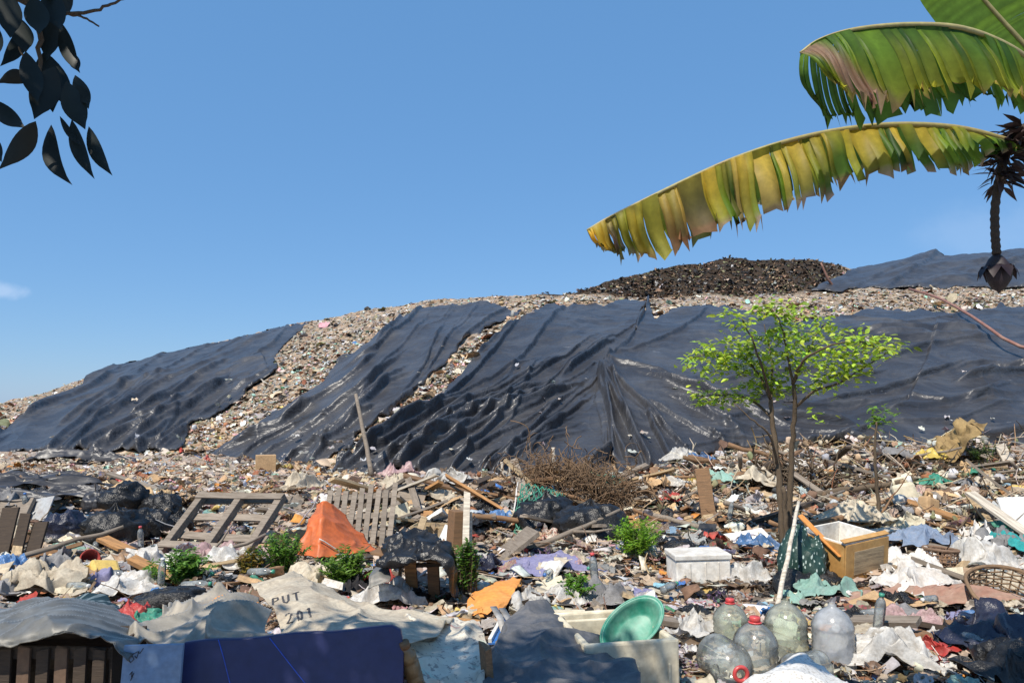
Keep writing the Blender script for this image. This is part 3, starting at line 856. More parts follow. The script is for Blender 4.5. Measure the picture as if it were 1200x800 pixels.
# ------------------------------------------------------------------ loose refuse: scraps nobody could count
def unit_film(seed, n=7, wild=1.0):
    r = np.random.default_rng(seed)
    u = np.linspace(-.5, .5, n); X, Y = np.meshgrid(u, u, indexing='ij')
    o = r.uniform(0, 50)
    X2 = X + .22 * wild * perlin(X * 3 + o, Y * 3, 1.1); Y2 = Y + .22 * wild * perlin(X * 3, Y * 3 + o, 4.1)
    Z = .22 * wild * (perlin(X * 3.2 + o, Y * 3.2, 2.2) + .6 * np.abs(perlin(X * 7 + o, Y * 7, 6.2)) - .15)
    th_ = np.arctan2(Y, X); mx_ = np.maximum(np.abs(X), np.abs(Y)); rad = (mx_ / (np.hypot(X, Y) + 1e-6)) ** .85 * (1 + .28 * perlin(np.cos(th_) * 1.7 + o, np.sin(th_) * 1.7, .3))
    return np.stack([X2 * rad, Y2 * rad * r.uniform(.55, 1), Z], -1).reshape(-1, 3), grid_faces(n, n)


def unit_card(seed):
    r = np.random.default_rng(seed)
    n = 4; u = np.linspace(-.5, .5, n); X, Y = np.meshgrid(u, u, indexing='ij')
    asp = r.uniform(.35, .95)
    Z = r.uniform(-.12, .12) * X ** 2 * 4 + r.uniform(-.1, .1) * X * Y * 4
    top = np.stack([X + r.uniform(-.05, .05, X.shape), Y * asp + r.uniform(-.05, .05, X.shape), Z], -1).reshape(-1, 3)
    botm = top - [0, 0, .035]
    f = grid_faces(n, n); k = n * n
    ring = [i * n for i in range(n)] + [(n - 1) * n + j for j in range(1, n)] + [i * n + n - 1 for i in range(n - 2, -1, -1)] + [j for j in range(n - 2, 0, -1)]
    side = np.array([[a, ring[(q + 1) % len(ring)], ring[(q + 1) % len(ring)] + k, a + k] for q, a in enumerate(ring)])
    return np.concatenate([top, botm]), np.concatenate([f, f[:, ::-1] + k, side[:, ::-1]])


def unit_stick(seed):
    r = np.random.default_rng(seed)
    n, mm = 5, 5
    t = np.linspace(-.5, .5, n); V = []
    cy, cz = np.cumsum(r.normal(0, .03, n)), np.cumsum(r.normal(0, .03, n))
    for i in range(n):
        rad = .015 * (1 - .5 * abs(t[i] - .1)) * r.uniform(.8, 1.2)
        for j in range(mm):
            a = 2 * math.pi * j / mm
            V.append((t[i], cy[i] - cy.mean() + rad * math.cos(a), cz[i] - cz.mean() + rad * math.sin(a)))
    f = [[i * mm + j, i * mm + (j + 1) % mm, (i + 1) * mm + (j + 1) % mm, (i + 1) * mm + j] for i in range(n - 1) for j in range(mm)]
    return np.array(V), np.array(f)


def unit_lump(seed, nu=9, nv=6):
    r = np.random.default_rng(seed); o = r.uniform(0, 90)
    V = []
    for i in range(nv):
        ph = math.pi * (i + .001) / (nv - 1 + .002)
        for j in range(nu):
            th = 2 * math.pi * j / nu
            V.append((math.sin(ph) * math.cos(th), math.sin(ph) * math.sin(th), math.cos(ph)))
    V = np.array(V)
    d = 1 + .55 * perlin(V[:, 0] * 1.3 + o, V[:, 1] * 1.3, V[:, 2] * 1.3) + .35 * perlin(V[:, 0] * 3 + o, V[:, 1] * 3, V[:, 2] * 3)
    V = V * d[:, None] * .5 * [1, r.uniform(.5, 1), r.uniform(.35, .8)]
    f = [[i * nu + j, i * nu + (j + 1) % nu, (i + 1) * nu + (j + 1) % nu, (i + 1) * nu + j] for i in range(nv - 1) for j in range(nu)]
    return V, np.array(f)


def rots(n, tilt, r):
    """random turns about z, then a tilt"""
    a = r.uniform(0, 2 * math.pi, n); t = r.normal(0, tilt, n); ax = r.uniform(0, 2 * math.pi, n)
    ca, sa = np.cos(a), np.sin(a)
    Rz = np.zeros((n, 3, 3)); Rz[:, 0, 0] = ca; Rz[:, 0, 1] = -sa; Rz[:, 1, 0] = sa; Rz[:, 1, 1] = ca; Rz[:, 2, 2] = 1
    kx, ky = np.cos(ax), np.sin(ax); c, s = np.cos(t), np.sin(t)
    T = np.zeros((n, 3, 3))
    T[:, 0, 0] = c + kx * kx * (1 - c); T[:, 0, 1] = kx * ky * (1 - c); T[:, 0, 2] = ky * s
    T[:, 1, 0] = kx * ky * (1 - c); T[:, 1, 1] = c + ky * ky * (1 - c); T[:, 1, 2] = -kx * s
    T[:, 2, 0] = -ky * s; T[:, 2, 1] = kx * s; T[:, 2, 2] = c
    return T @ Rz


def scatter(name, arch, pos, size, tilt, colors, mat, r, label, smooth=True, lift=.25):
    n = len(pos); which = r.integers(0, len(arch), n); Rm = rots(n, tilt, r)
    Vs, Fs, Cs, off = [], [], [], 0
    for k, (V, Fc) in enumerate(arch):
        q = np.nonzero(which == k)[0]
        if not len(q):
            continue
        W = np.einsum('nij,vj->nvi', Rm[q], V) * size[q][:, None, None] + pos[q][:, None, :]
        lowz = W[..., 2].min(1) - pos[q][:, 2]
        W[..., 2] += (-lowz * .8)[:, None]
        Vs.append(W.reshape(-1, 3)); Cs.append(np.repeat(colors[q], len(V), 0))
        Fs.append((Fc[None] + (np.arange(len(q)) * len(V))[:, None, None]).reshape(-1, Fc.shape[1]) + off)
        off += len(q) * len(V)
    o = mesh_np(name, np.concatenate(Vs), np.concatenate(Fs), mat, smooth=smooth, col=np.concatenate(Cs))
    return kind(o, 'stuff', label)


PAL = dict(
    white=(.72, .70, .66), bone=(.62, .55, .44), beige=(.50, .40, .29), tan=(.42, .29, .18), brown=(.20, .13, .085), rustb=(.30, .13, .07), grey=(.33, .32, .31), lgrey=(.5, .5, .49),
    black=(.022, .022, .025), char=(.06, .058, .058), blue=(.07, .20, .46), sky=(.30, .50, .66), green=(.09, .26, .13), mint=(.32, .52, .42), red=(.50, .08, .06), pink=(.62, .34, .35),
    yellow=(.66, .50, .16), orange=(.60, .27, .07), lav=(.34, .32, .52), olive=(.22, .22, .12))


def pick(weights, n, r, var=.25):
    ks = list(weights); wv = np.array([weights[k] for k in ks], float); wv /= wv.sum()
    c = np.array([PAL[k] for k in ks])[r.choice(len(ks), n, p=wv)]
    return np.clip(c * r.uniform(1 - var, 1 + var, (n, 1)) * r.uniform(.93, 1.07, (n, 3)), 0.008, .85)


SCRAP = tinted('scrap film', .45, .2, .5, 24, prints=True)
CARD = tinted('scrap card', .85, 0, .35, 30, .15)
STICK = tinted('scrap twig', .9, 0, .4, 30, .1)
LUMP = tinted('scrap lump', .9, 0, .8, 16, .1)
FAR = tinted('far scrap', .75, 0, .3, 9, .2)

FILMS = [unit_film(i, 8, .8) for i in range(22)] + [unit_film(40 + i, 8, 1.7) for i in range(7)]
CARDS = [unit_card(i) for i in range(14)]
STICKS = [unit_stick(i) for i in range(12)]
LUMPS = [unit_lump(i) for i in range(16)]

r = np.random.default_rng(11)
MIX = dict(white=8, bone=14, beige=19, tan=17, brown=13, grey=13, lgrey=12, black=6, char=6, blue=1.1, sky=1.3, green=.9, mint=1.4, red=.9, pink=1.6, yellow=1.2, orange=.9, lav=1.0, rustb=3)
MIXW = dict(tan=20, brown=22, beige=18, bone=9, grey=8, rustb=5, black=2, olive=3)


def near_points(n, y0=533, y1=860, x0=-220, x1=1420):
    px = r.uniform(x0, x1, n); py = y0 + (y1 - y0) * r.uniform(0, 1, n) ** .9
    s, k, d = hit_ground(px, py)
    ok = ~np.isnan(d) & (d < 27)
    s, d, px, py = s[ok], d[ok], px[ok], py[ok]
    x = s * d; y = d
    # skip what would lie inside the hill's foot
    return np.stack([x, y, g(x, y)], -1), px, py


def near_layer(name, n, arch, smin, smax, tilt, mix, mat, label, up, y0=533, smooth=True, keep=None, y1=860):
    p, px, py = near_points(n, y0, y1)
    if keep is not None:
        q = r.uniform(0, 1, len(p)) < keep(px, py); p = p[q]; px = px[q]; py = py[q]
    thin = np.clip(1 - .62 * np.exp(-((py - 702) / 30) ** 2) * np.clip((px - 600) / 80, 0, 1) - .35 * np.clip((py - 715) / 40, 0, 1) * np.clip((px - 980) / 60, 0, 1), .15, 1)
    q = r.uniform(0, 1, len(p)) < thin; p = p[q]; px = px[q]; py = py[q]
    k = len(p)
    size = np.exp(r.uniform(math.log(smin), math.log(smax), k)) * np.clip(p[:, 1] / 9.0, .42, 1.0)
    p[:, 2] += r.uniform(0, up, k) ** 1.0 - .01
    col = pick(mix, k, r)
    # the flat on the left runs to orange tan crumbs, the right bank to straw and twigs
    return scatter(name, arch, p, size, tilt, col, mat, r, label, smooth)


near_layer('litter', 13000, FILMS, .06, .32, .24, MIX, SCRAP, 'crumpled scraps of plastic film strewn over the ground', .08)
near_layer('litter', 5500, CARDS, .05, .24, .4, dict(beige=20, bone=18, tan=18, white=14, brown=10, lgrey=8, grey=5, orange=2, blue=2, red=1, rustb=4), CARD, 'torn bits of card and board strewn over the ground', .09, smooth=False)
near_layer('litter', 3200, STICKS, .10, .6, .35, MIXW, STICK, 'twigs and splinters strewn over the ground', .10)
near_layer('litter', 2600, LUMPS, .03, .12, .8, dict(beige=14, tan=14, brown=16, grey=12, char=8, black=6, bone=10, lgrey=8, rustb=5, white=5), LUMP, 'lumps of earth and rubbish strewn over the ground', .05)
near_layer('litter', 5000, FILMS, .08, .3, .7, dict(beige=20, bone=18, tan=12, white=10, lgrey=12, brown=10, grey=8, olive=4, mint=2), CARD, 'torn sacking and paper on the right bank', .14, 505, keep=lambda px, py: np.clip((px - 740) / 60, 0, 1) * np.clip((640 - py) / 25, 0, 1))
bank = lambda px, py: np.clip((px - 760) / 60, 0, 1) * np.clip((628 - py) / 25, 0, 1)
near_layer('litter', 9000, STICKS, .15, .6, .6, MIXW, STICK, 'dry twigs and straw heaped on the right bank', .18, 505, keep=bank, y1=660)
near_layer('litter', 5000, LUMPS, .05, .18, .8, dict(beige=12, tan=13, brown=20, grey=10, char=8, olive=6, bone=9, lgrey=7, rustb=5), LUMP, 'brown matted lumps heaped on the right bank', .14, 505, keep=bank, y1=660)
flat = lambda px, py: np.clip((470 - px) / 60, 0, 1) * np.clip((598 - py) / 25, 0, 1)
near_layer('litter', 16000, FILMS, .05, .22, .6, dict(beige=24, tan=26, orange=6, bone=16, rustb=5, brown=7, white=5, lgrey=5, pink=3, grey=6, mint=1), CARD, 'fine tan rubbish covering the flat below the hill', .06, 525, keep=flat, y1=610)


# on the hill
def hill_points(n, x0=-200, x1=1420, y0=288, y1=565):
    px = r.uniform(x0, x1, n); py = r.uniform(y0, y1, n)
    cov = np.zeros(n, bool)
    for t in TARPS:
        cov |= in_poly(px, py, t)
    px, py = px[~cov], py[~cov]
    s, d, miss = hit_hill(px, py, HZ)
    ok = ~miss
    return s[ok] * d[ok], d[ok], hill(s[ok], d[ok]), px[ok], py[ok], s[ok]


x, y, z, px, py, s = hill_points(95000)
dk = dark_zone(s, y, z) > .5
q = ~dk
n = q.sum()
pos = np.stack([x, y, z - .02], -1)[q]
sz = np.exp(r.uniform(math.log(.07), math.log(.26), n)) * np.where(r.uniform(0, 1, n) < .04, 2.4, 1)
MIXH = dict(beige=20, tan=14, bone=11, brown=11, grey=20, lgrey=15, white=3.5, char=3, mint=4, pink=2, sky=1, rustb=5, green=.6, olive=7, red=.15, blue=.2, yellow=.3)
colr = np.clip(pick(MIXH, n, r) * (1 + .55 * fbm(pos[:, 0] * .5, pos[:, 1] * .5, 6.1, 3))[:, None] * 1.12, .02, .8)
u = r.uniform(0, 1, n)
scatter('refuse', [(V, f) for V, f in [unit_lump(60 + i, 6, 5) for i in range(12)]], pos[u < .25], sz[u < .25] * .7, .8, colr[u < .25], FAR, r, 'mixed lumps of refuse on the bare strips of the hill')
scatter('refuse', [unit_film(90 + i, 4, 1.4) for i in range(10)], pos[u >= .25], sz[u >= .25] * 1.1, .42, colr[u >= .25], FAR, r, 'mixed scraps of plastic on the bare strips of the hill')
n = dk.sum()
pos = np.stack([x, y, z], -1)[dk]
sz = np.exp(r.uniform(math.log(.10), math.log(.36), n))
scatter('spoil', [unit_film(80 + i, 4, 1.8) for i in range(10)], pos, sz, .5, pick(dict(char=30, black=18, brown=28, olive=10, grey=6, tan=5, beige=2), n, r), FAR, r, 'blackish spoil on the upper tier of the hill')

# pale flecks of film caught on the liners
n = 700
px = r.uniform(0, 1220, n); py = r.uniform(380, 560, n) 
cov = np.zeros(n, bool)
for t in TARPS:
    cov |= in_poly(px, py, t)
cov &= r.uniform(0, 1, n) < np.clip((py - 400) / 130, .06, 1) * np.clip(.25 + 2.2 * perlin(px * .012, py * .02, 3.3), .05, 1)
px, py = px[cov], py[cov]
s, d, ms = hit_hill(px, py, HZ_SMOOTH)
n = len(s)
scatter('film_flecks', [unit_film(120 + i, 6, 1.2) for i in range(8)], np.stack([s * d, d - .16, hill(s, d) + .26], -1), np.exp(r.uniform(math.log(.10), math.log(.42), n)), .35, pick(dict(white=10, lgrey=9, bone=4, grey=5), n, r), SCRAP, r, 'pale flecks of torn film caught on the black liners')

# ------------------------------------------------------------------ helpers for things placed among the rubbish
def frame3(bl, br, tl):
    """a slab's own axes from three of its corners (px, py, depth) or points: X along the foot, Y up its face, Z towards the viewer"""
    A, B, C = [q if isinstance(q, Vector) else P(*q) for q in (bl, br, tl)]
    X = (B - A); Lx = X.length; X.normalize()
    Y = (C - A); Y = Y - X * Y.dot(X); Ly = Y.length; Y.normalize()
    Z = X.cross(Y)
    Mx = Matrix((X, Y, Z)).transposed().to_4x4(); Mx.translation = A
    return Mx, Lx, Ly


def at_frame(o, Mx):
    o.matrix_world = Mx
    return o


def catmull(C, n, axis):
    """smooth the control points along one axis"""
    C = np.moveaxis(C, axis, 0); k = len(C)
    ext = np.concatenate([[2 * C[0] - C[1]], C, [2 * C[-1] - C[-2]]])
    t = np.linspace(0, k - 1, n); i = np.minimum(t.astype(int), k - 2); f = (t - i).reshape(-1, *([1] * (C.ndim - 1)))
    p0, p1, p2, p3 = ext[i], ext[i + 1], ext[i + 2], ext[i + 3]
    out = .5 * (2 * p1 + (p2 - p0) * f + (2 * p0 - 5 * p1 + 4 * p2 - p3) * f ** 2 + (3 * p1 - p0 - 3 * p2 + p3) * f ** 3)
    return np.moveaxis(out, 0, axis)


class Sheet:
    """a draped sheet given by rows of (px, py, depth), wrinkled"""
    def __init__(self, rows, nu=70, nv=70, wr=.012, fr=9, seed=0, sharp=.02, stretch=(1, 1), lin=False, up=0):
        C = np.array([[tuple(P(*q)) for q in row] for row in rows], float)
        C[..., 2] += up
        if lin:      # taut, straight between its corners
            ax = lambda A, n, k_: np.stack([np.moveaxis(np.apply_along_axis(lambda c_: np.interp(np.linspace(0, len(c_) - 1, n), np.arange(len(c_)), c_), k_, A[..., j]), k_, k_) for j in range(3)], -1)
            G_ = ax(ax(C, nv, 0), nu, 1)
        else:
            G_ = catmull(catmull(C, nv, 0), nu, 1)
        nrm = np.cross(np.gradient(G_, axis=1), np.gradient(G_, axis=0)); nrm /= np.linalg.norm(nrm, axis=-1, keepdims=True) + 1e-9
        if (nrm * (G_ - np.array([0, 0, EYE]))).sum(-1).mean() > 0:
            nrm = -nrm
        x, y, z = G_[..., 0], G_[..., 1], G_[..., 2]
        h = wr * fbm(x * fr * .4 * stretch[0], z * fr * .4 + y * fr * .3 * stretch[1], seed, 3) * 1.5 + sharp * (ridge(x * fr * .3 * stretch[0] + .6 * perlin(x * 3, z * 3, seed), (y + z) * fr * .22 * stretch[1], seed + 5, 3) + .5 * ridge((x + z) * fr * .5, (y - x) * fr * .4, seed + 8, 3))
        e1 = .02 * fbm(np.linspace(0, 6, nu)[None] + 0 * x, 0 * x, seed + 2, 3)
        self.G = G_ + nrm * h[..., None]
        self.G[..., 2] += e1 * (np.linspace(0, 1, nv)[:, None] > .97)
        self.N = nrm
        self.nu, self.nv = nu, nv

    def at(self, u, v, off=.003):
        i = v * (self.nv - 1); j = u * (self.nu - 1)
        a, b_ = int(min(i, self.nv - 2)), int(min(j, self.nu - 2)); fi, fj = i - a, j - b_
        bl = lambda A: (1 - fi) * (1 - fj) * A[a, b_] + fi * (1 - fj) * A[a + 1, b_] + (1 - fi) * fj * A[a, b_ + 1] + fi * fj * A[a + 1, b_ + 1]
        return Vector(bl(self.G) + bl(self.N) * off)

    def build(self, name, mat, label, cat, group=None, th=.004, parent=None):
        o = mesh_np(name, self.G.reshape(-1, 3), grid_faces(self.nv, self.nu), mat, parent)
        md = o.modifiers.new("thickness", 'SOLIDIFY'); md.thickness = th; md.offset = 0
        if label and parent is None:
            tag(o, label, cat, group)
        return o

    def stroke(self, mb, pts, wd):
        """an inked stroke that follows the sheet"""
        fine = []
        for (a, b_), (c, d) in zip(pts[:-1], pts[1:]):
            for t in np.linspace(0, 1, 7)[:-1]:
                fine.append((a + (c - a) * t, b_ + (d - b_) * t))
        fine.append(pts[-1])
        q = [self.at(u, v, .004) for u, v in fine]
        V, Fc = [], []
        for i, p in enumerate(q):
            t = (q[min(i + 1, len(q) - 1)] - q[max(i - 1, 0)]).normalized()
            n = Vector(self.N[int(fine[i][1] * (self.nv - 1)), int(fine[i][0] * (self.nu - 1))])
            sd = t.cross(n).normalized() * wd
            V += [p - sd, p + sd]
        for i in range(len(q) - 1):
            Fc.append((2 * i, 2 * i + 1, 2 * i + 3, 2 * i + 2))
        mb.add(V, Fc)


def dark_gap(px, py):
    pass


# ------------------------------------------------------------------ wooden pallets
Mx, Lx, Ly = frame3((187, 650, 8.3), (292, 657, 8.0), (229, 581, 9.0))
t = tag(at_frame(link(bpy.data.objects.new('wooden_pallet', None)), Mx), 'broken grey wooden pallet leaning back with three stout beams and wide gaps', 'pallet')
for i, xx in enumerate((.04, .5, .96)):
    MB().plank((xx * Lx, Ly * .5, .05), Ly * 1.02, .085, .09, (0, 0, math.pi / 2), 10 + i, .006).build('beam', M['grey_wood'], t, bevel=.006)
for i, yy in enumerate((.04, .34, .66, .96)):
    MB().plank((Lx * .52, yy * Ly, -.008), Lx * 1.04, .10, .022, (0, 0, R_(-2 + 2 * i)), 20 + i, .008).build('deck_board', M['grey_wood'], t, bevel=.003)
for i, yy in enumerate((.08, .93)):
    MB().plank((Lx * .5, yy * Ly, .105), Lx * 1.0, .09, .02, (0, 0, R_(1.5 * i)), 30 + i, .008).build('bottom_board', M['grey_wood'], t, bevel=.003)

Mx, Lx, Ly = frame3((376, 646, 8.6), (456, 648, 8.7), (353, 574, 9.1))
t = tag(at_frame(link(bpy.data.objects.new('wooden_pallet', None)), Mx), 'upright pallet of narrow grey-brown slats standing behind the orange tarpaulin', 'pallet')
for i in range(9):
    f = i / 8
    MB().plank((Lx * f, Ly * .5 + .05 * math.sin(i * 1.7) + .10 * f, 0), Ly * (1.0 + .04 * math.cos(i * 2.3)), .062, .018, (0, 0, math.pi / 2 + R_(random.uniform(-1.6, 1.6))), 40 + i, .006).build('slat', M['grey_wood'], t, bevel=.003)
for i, yy in enumerate((.22, .52, .86)):
    MB().plank((Lx * .5, yy * Ly + .06, -.05), Lx * 1.06, .08, .08, (0, 0, R_(6)), 60 + i, .006).build('rail', M['grey_wood'], t, bevel=.004)

# ------------------------------------------------------------------ orange tarpaulin
s1 = Sheet([[(372, 603, 8.32), (378, 600, 8.3), (386, 602, 8.35), (392, 606, 8.5)],
            [(362, 625, 8.05), (377, 620, 7.98), (396, 622, 8.22), (413, 630, 8.45)],
            [(353, 648, 7.95), (374, 648, 7.72), (402, 645, 8.0), (431, 647, 8.35)],
            [(350, 661, 7.9), (371, 665, 7.6), (402, 663, 7.75), (442, 657, 8.1)]], 60, 60, .008, 9, 3, .03, lin=True, up=.10)
o = s1.build('tarpaulin', M['orange_tarp'], 'bright orange tarpaulin pitched into a little tent over rubbish', 'tarpaulin')
MB().tube([P(374, 631, 7.7), P(380, 634, 7.72), P(392, 642, 7.75), P(410, 654, 7.8)], .007, 6).build('rope', M['white_cloth'], o, True)

# ------------------------------------------------------------------ timber frame with black sheeting over it
b0 = G(488, 704)
t = thing('timber_stand', 'rough timber stand with splayed plank legs under black plastic sheeting', 'stand', b0, (0, 0, R_(-12)))
for i, (xx, yy, tl) in enumerate(((-.27, -.16, 4), (.02, -.18, -14), (.20, -.15, -9), (-.22, .2, 3), (.24, .2, -4))):
    MB().plank((xx, yy, .19), .42, .10 if i in (1, 2) else .06, .025, (0, R_(90 + tl), R_(90 if i in (1, 2) else 10)), 70 + i, .006).build('leg', M['orange_wood'] if i == 1 else M['brown_wood'], t, bevel=.003)
MB().plank((0, 0, .40), .64, .5, .022, (0, R_(4), 0), 80).build('top_board', M['brown_wood'], t, bevel=.003)
MB().plank((0, -.2, .33), .6, .05, .03, (0, R_(-5), 0), 81).build('brace', M['dark_wood'], t, bevel=.003)
s1 = Sheet([[(456, 640, 6.6), (470, 630, 6.6), (495, 628, 6.6), (515, 634, 6.6), (527, 650, 6.5), (533, 690, 6.5)],
            [(450, 650, 6.2), (466, 638, 6.25), (492, 633, 6.3), (515, 642, 6.25), (529, 660, 6.15), (533, 700, 6.1)],
            [(446, 660, 5.95), (464, 655, 5.9), (488, 651, 5.92), (508, 648, 5.92), (526, 664, 5.9), (532, 700, 5.95)],
            [(447, 666, 5.9), (466, 666, 5.84), (488, 661, 5.85), (504, 656, 5.86), (520, 668, 5.86), (528, 698, 5.9)]], 110, 100, .012, 13, 5, .055)
s1.build('plastic_sheet', M['black_bag'], 'shiny black plastic sheeting bunched over the timber stand', 'sheeting')
Sheet([[(438, 668, 6.0), (446, 662, 6.05), (455, 664, 6.0)], [(434, 680, 5.85), (446, 674, 5.85), (458, 676, 5.85)], [(432, 690, 5.8), (444, 684, 5.8), (456, 680, 5.8)]], 24, 24, .01, 10, 2, .02).build(
    'plastic_sheet', M['sheet_clear'], 'pale see-through scrap sagging from the corner of the timber stand', 'sheeting')

# ------------------------------------------------------------------ foreground: navy board, blue board, slatted crate, sheets
zt = P(213, 752, 3.25).z
A = Vector((P(212, 752, 3.2).x, 3.14, -.02)); B = Vector((P(474, 745, 3.3).x, 3.22, -.02)); C = Vector((P(212, 752, 3.2).x, 3.25, zt))
Mx, Lx, Ly = frame3(A, B, C)
t = tag(at_frame(link(bpy.data.objects.new('board', None)), Mx), 'navy blue laminated board standing on edge in front of the lettered sack', 'board')
mb = MB()
n = 12
outl = [(0, 0), (Lx, 0), (Lx + .004, Ly * .93), (Lx - .012, Ly * 1.0 + .028), (Lx - .05, Ly + .047)] + [(Lx * (1 - i / n) , Ly + .047 * (1 - i / n) + .004 * math.sin(i * 1.3)) for i in range(1, n)] + [(0, Ly)]
k = len(outl)
mb.add([(x, y, 0) for x, y in outl] + [(x, y, -.05) for x, y in outl], [tuple(range(k)), tuple(reversed(range(k, 2 * k)))] + [(i, i + k, (i + 1) % k + k, (i + 1) % k) for i in range(k)])
mb.build('panel', M['navy_board'], t, bevel=.006)


def on_face(Mx, px, py):
    """point of a slab's face on a sight line, in the slab's own coordinates"""
    inv = Mx.inverted(); o_ = inv @ Vector((0, 0, EYE)); d_ = inv.to_3x3() @ (P(px, py, 1) - Vector((0, 0, EYE)))
    q = o_ - d_ * (o_.z / d_.z)
    return Vector((q.x, q.y, 0))


for pts in ([(256, 749), (262, 770), (270, 802), (274, 830)], [(316, 747), (330, 765), (348, 788), (372, 818)]):
    mb = MB(); q = [on_face(Mx, *p) + Vector((0, 0, .001)) for p in pts]
    mb.tube(q, .0022, 6).build('seam', M['blue_line'], t, True)
A = Vector((P(147, 756, 3.13).x, 3.05, -.02)); B = Vector((P(214, 752, 3.13).x, 3.07, -.02)); C = Vector((P(147, 755, 3.13).x, 3.13, P(147, 756, 3.13).z))
Mx, Lx, Ly = frame3(A, B, C)
t = tag(at_frame(link(bpy.data.objects.new('board', None)), Mx), 'light blue board with a black scribble, overlapping the end of the navy one', 'board')
MB().box((Lx / 2, Ly / 2, -.012), (Lx, Ly, .022)).build('panel', M['lightblue_board'], t, bevel=.002)
mb = MB()
for pts in ([(150, 772), (155, 768), (157, 772), (153, 776), (151, 772), (156, 766), (161, 763), (164, 765), (168, 759)], [(152, 790), (155, 786), (154, 793), (157, 788), (153, 797)], [(158, 768), (160, 771), (163, 762)]):
    fine = []
    for a_, b_ in zip(pts[:-1], pts[1:]):
        fine += [(a_[0] + (b_[0] - a_[0]) * tt, a_[1] + (b_[1] - a_[1]) * tt) for tt in (0, .33, .66)]
    mb.tube([on_face(Mx, *p) + Vector((0, 0, .0005)) for p in fine + [pts[-1]]], .0016, 5)
mb.build('scribble', M['ink'], t, True)

# slatted crate, lower left
x0, x1 = P(-40, 745, 3.3).x, P(147, 745, 3.3).x
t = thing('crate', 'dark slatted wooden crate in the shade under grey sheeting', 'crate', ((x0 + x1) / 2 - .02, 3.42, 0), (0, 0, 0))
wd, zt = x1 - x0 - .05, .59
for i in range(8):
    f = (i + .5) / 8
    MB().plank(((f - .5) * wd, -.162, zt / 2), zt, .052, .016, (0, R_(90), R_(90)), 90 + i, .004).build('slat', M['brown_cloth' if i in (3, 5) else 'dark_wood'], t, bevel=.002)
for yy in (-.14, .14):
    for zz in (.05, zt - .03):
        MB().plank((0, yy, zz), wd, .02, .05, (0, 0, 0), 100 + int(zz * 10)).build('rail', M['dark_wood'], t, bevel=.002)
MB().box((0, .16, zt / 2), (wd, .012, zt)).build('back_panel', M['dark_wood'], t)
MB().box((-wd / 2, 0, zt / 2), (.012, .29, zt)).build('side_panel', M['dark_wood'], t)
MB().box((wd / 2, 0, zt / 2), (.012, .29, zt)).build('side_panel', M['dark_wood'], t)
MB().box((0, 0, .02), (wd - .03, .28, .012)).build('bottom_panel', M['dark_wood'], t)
s1 = Sheet([[(-60, 722, 4.2), (10, 714, 4.2), (45, 706, 4.2), (80, 704, 4.1), (120, 714, 4.0), (170, 738, 3.9)],
            [(-60, 740, 3.7), (10, 728, 3.7), (45, 716, 3.7), (80, 712, 3.65), (116, 726, 3.55), (165, 752, 3.45)],
            [(-60, 752, 3.27), (10, 744, 3.25), (45, 736, 3.25), (80, 733, 3.25), (110, 741, 3.24), (154, 770, 3.15)],
            [(-60, 768, 3.18), (10, 760, 3.17), (45, 754, 3.17), (80, 748, 3.17), (108, 747, 3.17), (150, 779, 3.09)]], 110, 90, .005, 8, 7, .03)
s1.build('plastic_sheet', M['sheet_clear'], 'grey see-through plastic sheeting draped over the dark slatted crate', 'sheeting')
s1 = Sheet([[(205, 722, 4.7), (242, 706, 4.6), (280, 697, 4.5), (306, 708, 4.4)],
            [(180, 734, 4.1), (232, 722, 4.1), (270, 706, 4.0), (308, 728, 3.95)],
            [(158, 750, 3.6), (222, 740, 3.6), (262, 730, 3.55), (308, 744, 3.6)],
            [(140, 766, 3.40), (222, 768, 3.36), (272, 768, 3.36), (322, 766, 3.4)]], 120, 100, .008, 8, 4, .07)
s1.build('plastic_sheet', M['sheet_beige'], 'dusty see-through plastic sheeting in stiff folds behind the navy board', 'sheeting')
s1 = Sheet([[(234, 712, 4.5), (252, 700, 4.5), (278, 701, 4.45), (302, 710, 4.35)], [(236, 722, 4.3), (256, 708, 4.25), (280, 712, 4.2), (304, 718, 4.2)], [(238, 728, 4.1), (258, 724, 4.0), (282, 722, 4.0), (308, 722, 4.0)]], 40, 40, .01, 9, 14, .03)
s1.build('cardboard_sheet', M['orange_cloth'], 'tan paper scrap caught in the see-through folds left of the lettered sack', 'paper')
sk = Sheet([[(296, 690, 5.0), (330, 677, 5.1), (372, 684, 5.0), (420, 708, 4.8), (530, 727, 4.6)],
            [(306, 700, 4.5), (345, 689, 4.55), (385, 702, 4.5), (440, 722, 4.4), (530, 731, 4.4)],
            [(322, 720, 4.1), (356, 714, 4.1), (400, 722, 4.05), (450, 731, 4.0), (520, 737, 4.1)],
            [(336, 762, 3.55), (375, 762, 3.5), (410, 762, 3.5), (452, 760, 3.5), (512, 750, 3.8)]], 130, 100, .004, 8, 11, .03)
sack = sk.build('sack', M['cream_film'], 'cream woven sack spread flat with hand-painted black letters', 'sack')


